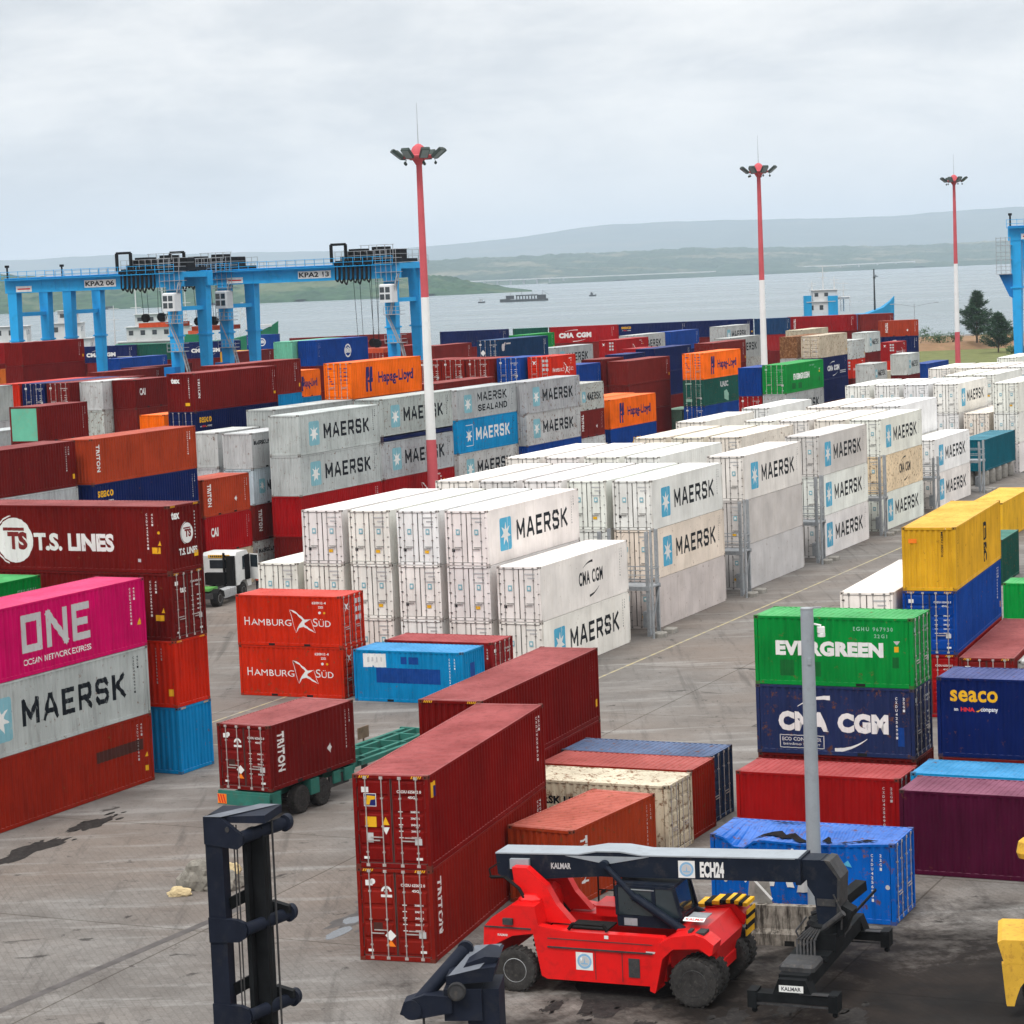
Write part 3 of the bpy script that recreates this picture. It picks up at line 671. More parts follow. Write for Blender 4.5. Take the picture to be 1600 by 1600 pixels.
        d = Decal(); d.poly([(U(.30), 1.0), (U(.34), 1.75), (U(.42), 1.75), (U(.46), 1.0), (U(.42), 1.0), (U(.41), 1.25), (U(.355), 1.25), (U(.345), 1.0)], 'white')
        d.poly([(U(.47), .85), (U(.60), .9), (U(.60), 1.8), (U(.52), 1.78), (U(.49), 1.5)], 'offwhite'); S('lettering', d)
    elif key.startswith('end_'):
        d = code('offwhite'); S('marking', d)
        d = Decal(); d.rect(-CW / 2 + .13, CW / 2 - .13, .16, H - .12, 'palegreen2'); E('end_panel', d)
    elif key in ('num', 'end'):
        d = code('offwhite'); d.rect(U(.965), U(.985), .5, .8, 'yellow'); S('marking', d)
        if doors: d = doortext(); E('door_marking', d)
    elif key == 'plain' and doors:
        d = Decal()
        for u in (-.62, .45): d.rect(u, u + .22, H * .56, H * .66, 'sky_faded'); d.rect(u + .05, u + .17, H * .585, H * .635, 'white', 1)
        d.rect(-.88, -.72, .72, .9, 'ink'); d.rect(.3, .9, H - .42, H - .36, 'offwhite'); d.rect(.5, .9, H - .62, H - .56, 'offwhite'); d.rect(.3, .9, H - .9, H - .84, 'offwhite'); d.rect(.35, .6, .62, .78, 'yellow')
        E('door_marking', d)
    if key != 'plain' and ref and doors:
        d = Decal()
        for u in (-.62, .45): d.rect(u, u + .22, H * .56, H * .66, 'sky_faded'); d.rect(u + .05, u + .17, H * .585, H * .635, 'white', 1)
        d.rect(-.88, -.72, .72, .9, 'ink'); d.rect(.3, .9, H - .42, H - .36, 'offwhite'); d.rect(.5, .9, H - .62, H - .56, 'offwhite'); E('door_marking', d)
    _LOGO[kk] = out; return out

def hatch_mesh(size, tier, end):
    k = ('hatch', size, tier, end)
    if k in _LOGO: return _LOGO[k]
    L, H = LN[size], HT[tier]; d = Decal()
    for s in (-1, 1):
        for q in range(5):
            u = s * (CW / 2 - .25) - .3 * (s > 0) + q * .07 - (0 if s > 0 else .05); d.poly([(u, H - .1), (u + .035, H - .1), (u + .07, H - .02), (u + .035, H - .02)], 'yellow')
    _LOGO[k] = d.mesh('height_stripes', lambda u, v, e: (end * (L / 2 + .0015 + e), u if end > 0 else -u, v), None); return _LOGO[k]

def jitter(c, a=.10):
    f = 1 + random.uniform(-a, a); return tuple(max(0, min(1, x * f * (1 + random.uniform(-.03, .03)))) for x in c)
def container(x, y, z, yaw, orient, size, tier, colour, mark, doors, label, group, far, extra_rz=0.0):
    L, H = LN[size], HT[tier]; ref = colour.startswith('ref'); r = radians(yaw)
    d1 = Vector((sin(r), cos(r), 0)); d2 = Vector((-cos(r), sin(r), 0))
    if orient == 'L': c = Vector((x, y, 0)) + d1 * L / 2 + d2 * CW / 2; rz = pi / 2 - r; end = -1
    else: c = Vector((x, y, 0)) + d1 * CW / 2 + d2 * L / 2; rz = -r; end = 1
    kind = 'ref' if ref else 'dry'
    name = 'refrigerated_container' if ref else ('flat_rack' if tier == 'p' else 'shipping_container')
    root = empty(name, (c.x, c.y, z), rz + extra_rz); tag(root, label, 'container', group)
    pc = PAL[colour]; rgb = jitter(pc[:3], .05 if ref else .10); w_ = random.uniform(.93, 1.02) if ref else 1; rgb = (rgb[0], rgb[1] * (.5 + .5 * w_), rgb[2] * w_); col = (*rgb, pc[3] * (random.uniform(.6, 1.9) if ref else random.uniform(.7, 1.4)))
    inst(body_mesh(size, tier, kind, end if doors else -end), 'body', root, col)
    if tier == 'p': return root
    if doors:
        for half in (1, -1):
            dm, bars = door_meshes(size, tier, kind, end, half, far)
            dcol = col
            d = inst(dm, 'door', root, dcol)
            for bm_ in bars: inst(bm_, 'locking_bar', d, col)
    if mark == 'maersk' and colour == 'cya': mark = 'maersk_c'
    for nm, me in logo(mark, size, tier, ref, end, doors): inst(me, nm, root, (*rgb, 1))
    if mark == 'end': pass
    if not far and tier == 'h' and not ref: inst(hatch_mesh(size, tier, end), 'height_stripes', root)
    return root
# ------------------------------------------------------------------ ground, water, far shores
HOR = lambda px: 466.34 - 0.04067 * px
def ground_mat():
    m, nt, b = base_mat('yard_concrete')
    t = N(nt, 'ShaderNodeTexCoord'); P = t.outputs['Object']
    def noi(scale, detail=6.0, rough=0.6, sc=(1, 1, 1), rot=0.0, dist=0.0):
        mp = N(nt, 'ShaderNodeMapping'); mp.inputs['Scale'].default_value = sc; mp.inputs['Rotation'].default_value = (0, 0, rot); LK(nt, P, mp.inputs[0])
        n = N(nt, 'ShaderNodeTexNoise', i_Scale=scale, i_Detail=detail, i_Roughness=rough, i_Distortion=dist); LK(nt, mp.outputs[0], n.inputs[0]); return n.outputs[0]
    big = noi(0.045, 5.0, .6); mid = noi(0.30, 8.0, .68, dist=.4); fine = noi(2.2, 9.0, .72); grit = noi(14.0, 4.0, .6)
    drag = noi(0.5, 7.0, .65, (0.16, 1.5, 1), radians(25)); drag2 = noi(0.8, 8.0, .7, (1.8, .14, 1), radians(24))
    c = RAMP(nt, mid, [(0.25, (.115, .103, .094)), (0.5, (.182, .169, .157)), (0.75, (.255, .241, .227))])
    c = MIX(nt, RAMP(nt, big, [(0.42, 0.0), (0.62, 0.65)]), c, (.215, .170, .140))
    c = MIX(nt, RAMP(nt, drag, [(0.53, 0.0), (0.70, 0.75)]), c, (.35, .342, .325))
    c = MIX(nt, RAMP(nt, drag2, [(0.55, 0.0), (0.72, 0.6)]), c, (.075, .068, .064))
    c = MIX(nt, RAMP(nt, fine, [(0.54, 0.0), (0.70, 0.5)]), c, (.07, .063, .06))
    c = MIX(nt, RAMP(nt, grit, [(0.35, 0.25), (0.65, 0.0)]), c, (.055, .05, .047))
    spot = noi(0.85, 6.0, .62, (1, 1, 1), 0.0, .8)
    c = MIX(nt, RAMP(nt, spot, [(0.63, 0.0), (0.70, 0.8)]), c, (.030, .027, .026))
    track = noi(1.0, 5.0, .6, (.85, .035, 1), radians(-28), .3)
    c = MIX(nt, RAMP(nt, track, [(0.60, 0.0), (0.68, 0.5)]), c, (.07, .064, .06))
    # the oily working area where the reach stackers turn
    sp = N(nt, 'ShaderNodeSeparateXYZ'); LK(nt, P, sp.inputs[0])
    ex = MATH(nt, 'MULTIPLY', MATH(nt, 'SUBTRACT', sp.outputs[0], 12.5), 0.062); ey = MATH(nt, 'MULTIPLY', MATH(nt, 'SUBTRACT', sp.outputs[1], 66.0), 0.085)
    d = MATH(nt, 'SQRT', MATH(nt, 'ADD', MATH(nt, 'MULTIPLY', ex, ex), MATH(nt, 'MULTIPLY', ey, ey)))
    d = MATH(nt, 'ADD', d, MATH(nt, 'MULTIPLY', MATH(nt, 'SUBTRACT', mid, .5), 1.5)); d = MATH(nt, 'ADD', d, MATH(nt, 'MULTIPLY', MATH(nt, 'SUBTRACT', fine, .5), .9))
    oil = RAMP(nt, d, [(0.42, 1.0), (0.72, .62), (1.0, 0.0)])
    c = MIX(nt, MATH(nt, 'MULTIPLY', oil, 0.95), c, RAMP(nt, mid, [(0.35, (.004, .0038, .004)), (0.7, (.026, .020, .017))]))
    # block paving nearest the camera
    br = N(nt, 'ShaderNodeTexBrick', offset=0.5, i_Scale=1.0); br.inputs['Brick Width'].default_value = .46; br.inputs['Row Height'].default_value = .23; br.inputs['Mortar Size'].default_value = .022
    br.inputs['Color1'].default_value = (1, 1, 1, 1); br.inputs['Color2'].default_value = (.86, .86, .86, 1); br.inputs['Mortar'].default_value = (.80, .79, .78, 1)
    mp = N(nt, 'ShaderNodeMapping'); mp.inputs['Rotation'].default_value = (0, 0, radians(70)); LK(nt, P, mp.inputs[0]); LK(nt, mp.outputs[0], br.inputs[0])
    near = RAMP(nt, MATH(nt, 'MULTIPLY', MATH(nt, 'SUBTRACT', 96.0, sp.outputs[1]), 0.04), [(0.0, 0.0), (0.5, 0.75)])
    c = MIX(nt, near, c, MIX(nt, 1.0, c, br.outputs[0], 'MULTIPLY'))
    # slab joints
    j = N(nt, 'ShaderNodeTexBrick', offset=0.0, i_Scale=1.0); j.inputs['Brick Width'].default_value = 21.0; j.inputs['Row Height'].default_value = 13.0; j.inputs['Mortar Size'].default_value = .035
    j.inputs['Color1'].default_value = (1, 1, 1, 1); j.inputs['Color2'].default_value = (.94, .94, .94, 1); j.inputs['Mortar'].default_value = (.55, .53, .5, 1)
    mp = N(nt, 'ShaderNodeMapping'); mp.inputs['Rotation'].default_value = (0, 0, radians(25)); LK(nt, P, mp.inputs[0]); LK(nt, mp.outputs[0], j.inputs[0])
    c = MIX(nt, 1.0, c, j.outputs[0], 'MULTIPLY')
    LK(nt, c, b.inputs['Base Color'])
    LK(nt, RAMP(nt, mid, [(0.3, .55), (0.7, .85)]), b.inputs['Roughness'])
    bp = N(nt, 'ShaderNodeBump', i_Strength=0.35, i_Distance=0.02); LK(nt, fine, bp.inputs['Height']); LK(nt, bp.outputs[0], b.inputs['Normal'])
    b.inputs['Specular IOR Level'].default_value = .04
    return m
g = MB(); top = [(-520, -120), (520, -120), (520, 668), (88, 668), (80, 575), (-520, 575)]
g.poly([(x, y, 0) for x, y in top]); n_ = len(top)
for k in range(n_):
    (x0, y0), (x1, y1) = top[k], top[(k + 1) % n_]; g.poly([(x0, y0, 0), (x0, y0, -4), (x1, y1, -4), (x1, y1, 0)])
tag(g.build('ground', ground_mat()), 'stained grey concrete container yard', kind='structure')

wm, nt, b = base_mat('sea_water'); t = N(nt, 'ShaderNodeTexCoord')
mp = N(nt, 'ShaderNodeMapping'); mp.inputs['Scale'].default_value = (.05, .16, 1); LK(nt, t.outputs['Object'], mp.inputs[0])
n1 = N(nt, 'ShaderNodeTexNoise', i_Scale=1.0, i_Detail=9.0, i_Roughness=.68); LK(nt, mp.outputs[0], n1.inputs[0])
mp = N(nt, 'ShaderNodeMapping'); mp.inputs['Scale'].default_value = (.0011, .0034, 1); mp.inputs['Rotation'].default_value = (0, 0, .1); LK(nt, t.outputs['Object'], mp.inputs[0])
n2 = N(nt, 'ShaderNodeTexNoise', i_Scale=1.0, i_Detail=5.0, i_Roughness=.6, i_Distortion=.6); LK(nt, mp.outputs[0], n2.inputs[0])
bp = N(nt, 'ShaderNodeBump', i_Strength=.14, i_Distance=1.0); LK(nt, n1.outputs[0], bp.inputs['Height']); LK(nt, bp.outputs[0], b.inputs['Normal'])
LK(nt, RAMP(nt, n2.outputs[0], [(.35, (.075, .115, .13)), (.65, (.11, .15, .165))]), b.inputs['Base Color'])
LK(nt, RAMP(nt, n2.outputs[0], [(.35, .16), (.65, .32)]), b.inputs['Roughness']); b.inputs['IOR'].default_value = 1.33
g = MB(); g.poly([(-11500, -200, -3.5), (11500, -200, -3.5), (11500, 25500, -3.5), (-11500, 25500, -3.5)])
tag(g.build('water', wm), 'calm grey blue harbour water', kind='structure')

def hill_mat(name, a, b2, c2, scale):
    m, nt, b = base_mat(name); t = N(nt, 'ShaderNodeTexCoord')
    mp = N(nt, 'ShaderNodeMapping'); mp.inputs['Scale'].default_value = (1, 1, 3); LK(nt, t.outputs['Object'], mp.inputs[0])
    n = N(nt, 'ShaderNodeTexNoise', i_Scale=scale, i_Detail=9.0, i_Roughness=.7); LK(nt, mp.outputs[0], n.inputs[0])
    n3 = N(nt, 'ShaderNodeTexNoise', i_Scale=scale * .22, i_Detail=6.0, i_Roughness=.6, i_Distortion=.5); LK(nt, t.outputs['Object'], n3.inputs[0])
    c = RAMP(nt, n.outputs[0], [(.38, a), (.62, b2)]); c = MIX(nt, RAMP(nt, n3.outputs[0], [(.54, 0.0), (.64, .8)]), c, c2)
    LK(nt, c, b.inputs['Base Color']); b.inputs['Roughness'].default_value = .9; b.inputs['Specular IOR Level'].default_value = .1; return m
def land(name, label, prof, dfun, depth, m, bump, canopy, step=5, rows=14, back=True):
    g = MB(); xs = [prof[0][0] + k * step for k in range(int((prof[-1][0] - prof[0][0]) / step) + 1)]
    def ytop(px):
        for (a, ya), (c, yc) in zip(prof[:-1], prof[1:]):
            if a <= px <= c: return ya + (yc - ya) * (px - a) / (c - a)
        return prof[-1][1]
    grid = []
    for i, px in enumerate(xs):
        d0 = dfun(px); dc = d0 + depth; h = CAMH + (HOR(px) - ytop(px)) * dc / FPX
        col = []
        for r in range(rows + (4 if back else 0)):
            t = r / (rows - 1); d = d0 + depth * t + (0 if r else 60 * noise.noise((px * .03, 3, 1)))
            X = (px - 800) / FPX * d
            if t <= 1: f = t ** .8
            else: f = max(0, 1 - ((t - 1) * 2.2))
            n = noise.noise((X / bump[1], d / bump[1], 4.2)) + .5 * noise.noise((X / bump[1] * 2.3, d / bump[1] * 2.3, 1.2))
            c = noise.noise((X / canopy[1], d / canopy[1], 7.7)) + .6 * noise.noise((X / canopy[1] * 2.7, d / canopy[1] * 2.7, 2.7))
            env = min(1, 5 * t) * max(0, min(1, (h + 3.5) / 22))
            z = -3.5 + (h + 3.5) * f + env * ((bump[0] * n * (1 if t < .95 else .35)) + canopy[0] * (c + .3))
            if r == 0: z = -3.9
            col.append((X, d, max(z, -3.9)))
        grid.append(col)
    R = len(grid[0])
    g.v = [p for col in grid for p in col]
    for i in range(len(xs) - 1):
        for r in range(R - 1): g.f.append((i * R + r, (i + 1) * R + r, (i + 1) * R + r + 1, i * R + r + 1)); g.m.append(0)
    o = g.build(name, m, smooth=False); tag(o, label, kind='structure'); return o
land('hills', 'long pale blue ridge along the horizon',
     [(-420, 418), (-100, 411), (0, 408), (90, 405), (170, 400), (300, 398), (400, 395), (500, 393), (600, 390), (660, 386), (760, 378), (830, 371), (900, 360), (960, 351), (1050, 346), (1150, 344), (1250, 342), (1350, 340), (1420, 337), (1500, 330), (1600, 324), (1900, 316)],
     lambda px: 17500, 3500, hill_mat('far_ridge', (.05, .075, .06), (.075, .10, .075), (.12, .12, .09), .004), (30, 1800), (7, 300), 8, 12)
land('hills', 'wooded hills with clearings across the bay behind the low bridge',
     [(560, 418), (660, 410), (750, 403), (850, 398), (950, 394), (1000, 392), (1100, 388), (1200, 387), (1300, 387), (1400, 384), (1500, 381), (1600, 376), (1800, 370)],
     lambda px: 7700 + (px - 660) * 2.4, 2200, hill_mat('wooded_hills', (.014, .04, .022), (.04, .075, .04), (.17, .16, .11), .012), (14, 700), (7, 75), 3, 22)
land('hills', 'dark low wooded spit under the bridge',
     [(870, 441), (930, 436), (1000, 431), (1080, 428), (1200, 424), (1300, 420), (1400, 413.5), (1500, 408), (1600, 404), (1800, 396)],
     lambda px: 7400 + (px - 860) * 2.3, 150, hill_mat('wooded_spit', (.014, .04, .024), (.035, .07, .04), (.05, .08, .045), .03), (1.5, 200), (3, 45), 2, 6)
land('hills', 'green wooded headland across the water',
     [(-260, 424), (-100, 426), (0, 428), (90, 433), (200, 434), (300, 432), (420, 429), (520, 428), (620, 429), (690, 430), (722, 432), (745, 439), (775, 444), (810, 449), (845, 452.5), (872, 455)],
     lambda px: 3800 + max(0, px - 600) * .9, 420, hill_mat('wooded_headland', (.012, .045, .022), (.035, .085, .035), (.10, .125, .065), .028), (5, 260), (4.5, 28), 2, 26)

# haze: one closed box of even density round everything below the sky
hm = bpy.data.materials.new('haze'); hm.use_nodes = True; nt = hm.node_tree; nt.nodes.clear()
pv = N(nt, 'ShaderNodeVolumePrincipled'); pv.inputs['Color'].default_value = (.66, .76, .88, 1); pv.inputs['Density'].default_value = HAZE_D if 'HAZE_D' in globals() else 0.62e-4; pv.inputs['Anisotropy'].default_value = 0.0
ho = N(nt, 'ShaderNodeOutputMaterial'); LK(nt, pv.outputs[0], ho.inputs['Volume'])
g = MB(); g.box(-12500, 12500, -400, 26500, -5.2, 620); ho_ = g.build('haze', hm); tag(ho_, 'thin sea haze over the harbour', kind='stuff')

# yard markings, stains and puddles lie on the ground
D1 = Vector((sin(radians(24)), cos(radians(24)), 0)); D2 = Vector((-cos(radians(24)), sin(radians(24)), 0))
def strip(name, p, q, w, m, z, label):
    p, q = Vector(p), Vector(q); n = (q - p).normalized().cross(Vector((0, 0, 1))) * w / 2; g = MB()
    K = max(2, int((q - p).length / 1.5))
    g.poly([(*(p - n).xy, z), (*(p + n).xy, z), (*(q + n).xy, z), (*(q - n).xy, z)]); return tag(g.build(name, m), label, kind='structure')
lm, nt, b = base_mat('worn_yellow_line'); t = N(nt, 'ShaderNodeTexCoord'); n1 = N(nt, 'ShaderNodeTexNoise', i_Scale=1.6, i_Detail=9.0, i_Roughness=.75); LK(nt, t.outputs['Object'], n1.inputs[0])
LK(nt, RAMP(nt, n1.outputs[0], [(.40, (.22, .21, .19)), (.62, (.42, .34, .15))]), b.inputs['Base Color']); b.inputs['Roughness'].default_value = .8
strip('road_marking', (2.4, 119.2, 0), (30.5, 179.5, 0), .16, lm, .006, 'worn yellow lane line beside the white reefers')
strip('road_marking', (-30, 116.2, 0), (-8.5, 106.3, 0), .16, lm, .006, 'faint yellow line before the red pair')
strip('road_marking', (-15.8, 112.5, 0), (-10.2, 124.5, 0), .14, lm, .006, 'short worn yellow line beside the truck lane')
pm = mat('puddle_water', (.10, .11, .125), .1, var=.1, spec=.4)
om = mat('oil_shade_concrete', (.020, .018, .017), .8, var=.5, scale=2.5, spec=.15, dirt=(.09, .08, .07), dirt_amt=.4)
dm = mat('damp_concrete', (.085, .078, .075), .5, var=.3, scale=1.5)
def blob(name, px, py, ru, rv, m, z, label, seed, wob=.35):
    # centre by ground position, outline by noise
    g = MB(); n = 46; pts = []
    for k in range(n):
        a = 2 * pi * k / n; r = 1 + wob * noise.noise((cos(a) * 1.7 + seed, sin(a) * 1.7, seed * 1.3)) + wob * .6 * noise.noise((cos(a) * 5 + seed, sin(a) * 5, seed))
        q = Vector((px, py, 0)) + D1 * (ru * r * cos(a)) + D2 * (rv * r * sin(a)); pts.append((q.x, q.y, z))
    g.poly(pts)
    for s in range(7):
        rr = random.Random(seed * 100 + s); a = rr.uniform(0, 6.28); c0 = Vector((px, py, 0)) + D1 * (ru * rr.uniform(1.05, 1.7) * cos(a)) + D2 * (rv * rr.uniform(1.05, 1.8) * sin(a)); r_ = rr.uniform(.04, .22) * min(ru, .9)
        if 'oil' in name: g.poly([(*(c0 + D1 * (r_ * 1.5 * cos(2 * pi * k / 9) * rr.uniform(.7, 1.3)) + D2 * (r_ * .7 * sin(2 * pi * k / 9))).xy, z) for k in range(9)])
    return tag(g.build(name, m), label, kind='structure')
blob('oil_shade_patch', -18.6, 89.2, 2.1, .55, om, .005, 'black oil stain along the brick red container', 2.1, .6)
blob('oil_shade_patch', -17.0, 93.2, 1.5, .45, om, .005, 'black oil stain below the brick red container corner', 5.2, .6)
blob('puddle', -5.75, 77.3, .5, .28, pm, .007, 'small pale puddle near the brown pair', 1.0, .2)
blob('puddle', -6.1, 75.8, .75, .26, pm, .007, 'second pale puddle near the brown pair', 3.0, .2)
blob('oil_shade_patch', -5.2, 78.2, 1.9, .75, dm, .004, 'damp patch round the puddles', 7.0, .7)
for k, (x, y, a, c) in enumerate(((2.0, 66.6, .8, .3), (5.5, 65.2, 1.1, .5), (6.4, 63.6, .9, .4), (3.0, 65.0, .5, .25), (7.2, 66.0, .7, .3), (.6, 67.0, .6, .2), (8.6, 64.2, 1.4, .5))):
    blob('oil_shade_patch', x, y, a, c, om, .006 + .0004 * k, 'black oil drips under the red reach stacker', 10 + k, .7)

blob('oil_shade_patch', 2.9, 68.9, 3.2, 1.5, om, .0050, 'black oil and painted contact shadow under the red reach stacker chassis', 33, .5)  # dark sheet paints the chassis contact shadow together with oil
strip('tyre_track', (-16.5, 67, 0), (-9.6, 79.5, 0), .34, dm, .005, 'dark tyre track across the paving')
gm = mat('dry_grass', (.13, .145, .055), .95, var=.3, scale=.35, dirt=(.20, .15, .09), dirt_amt=.6)
em = mat('bare_earth', (.235, .145, .085), .95, var=.2, scale=.3, dirt=(.16, .15, .06), dirt_amt=.5)
g = MB(); g.poly([(60, 452, .02), (190, 452, .02), (190, 556, .02), (84, 556, .02), (80, 520, .02)]); tag(g.build('lawn', gm), 'dry green verge beyond the containers', kind='structure')
g = MB(); ex = [84 + 4 * k for k in range(28)]
for a, c in zip(ex[:-1], ex[1:]):
    za, zc = 1.5 + .3 * noise.noise((a * .2, 0, 0)), 1.5 + .3 * noise.noise((c * .2, 0, 0))
    g.poly([(a, 556, .02), (c, 556, .02), (c, 562, zc), (a, 562, za)]); g.poly([(a, 562, za), (c, 562, zc), (c, 610, zc), (a, 610, za)]); g.poly([(a, 610, za), (c, 610, zc), (c, 640, -4), (a, 640, -4)])
tag(g.build('terrain', em), 'brown earth bank above the shore', kind='structure')

# low bridge over the far channel
bm_ = mat('bridge_concrete', (.55, .55, .53), .7, var=.08, scale=.05)
br = empty('road_bridge', (-110, 7750, -3.5)); tag(br, 'long low white road bridge on piers across the bay', 'bridge')
def bpt(px): d = 7700 + (px - 740) * 1.6; return ((px - 800) / FPX * d, d)
g = MB(); (xa, ya), (xb, yb) = bpt(744), bpt(1130)
g.bar((xa + 110, ya - 7750, 17.2), (xb + 110, yb - 7750, 17.2), 14, 3.4); g.build('deck', bm_, br)
for k in range(8):
    x, y = bpt(751 + k * 20.5); q = MB(); q.box(x + 110 - 3, x + 110 + 3, y - 7750 - 3, y - 7750 + 3, -2, 15.4); q.build('pier', bm_, br)
br2 = empty('causeway', (900, 9300, -3.5)); tag(br2, 'pale approach road running along the wooded spit', 'road')
g = MB(); pts = [((px - 800) / FPX * 9350 - 900, 50 + (px - 1130) * .4, 17 + (px - 1130) * .02) for px in range(1150, 1480, 30)]
for a, c in zip(pts[:-1], pts[1:]): g.bar(a, c, 16, 4)
for a in pts: g.box(a[0] - 3, a[0] + 3, a[1] - 3, a[1] + 3, -2, a[2] - 2)
g.build('embankment', bm_, br2)

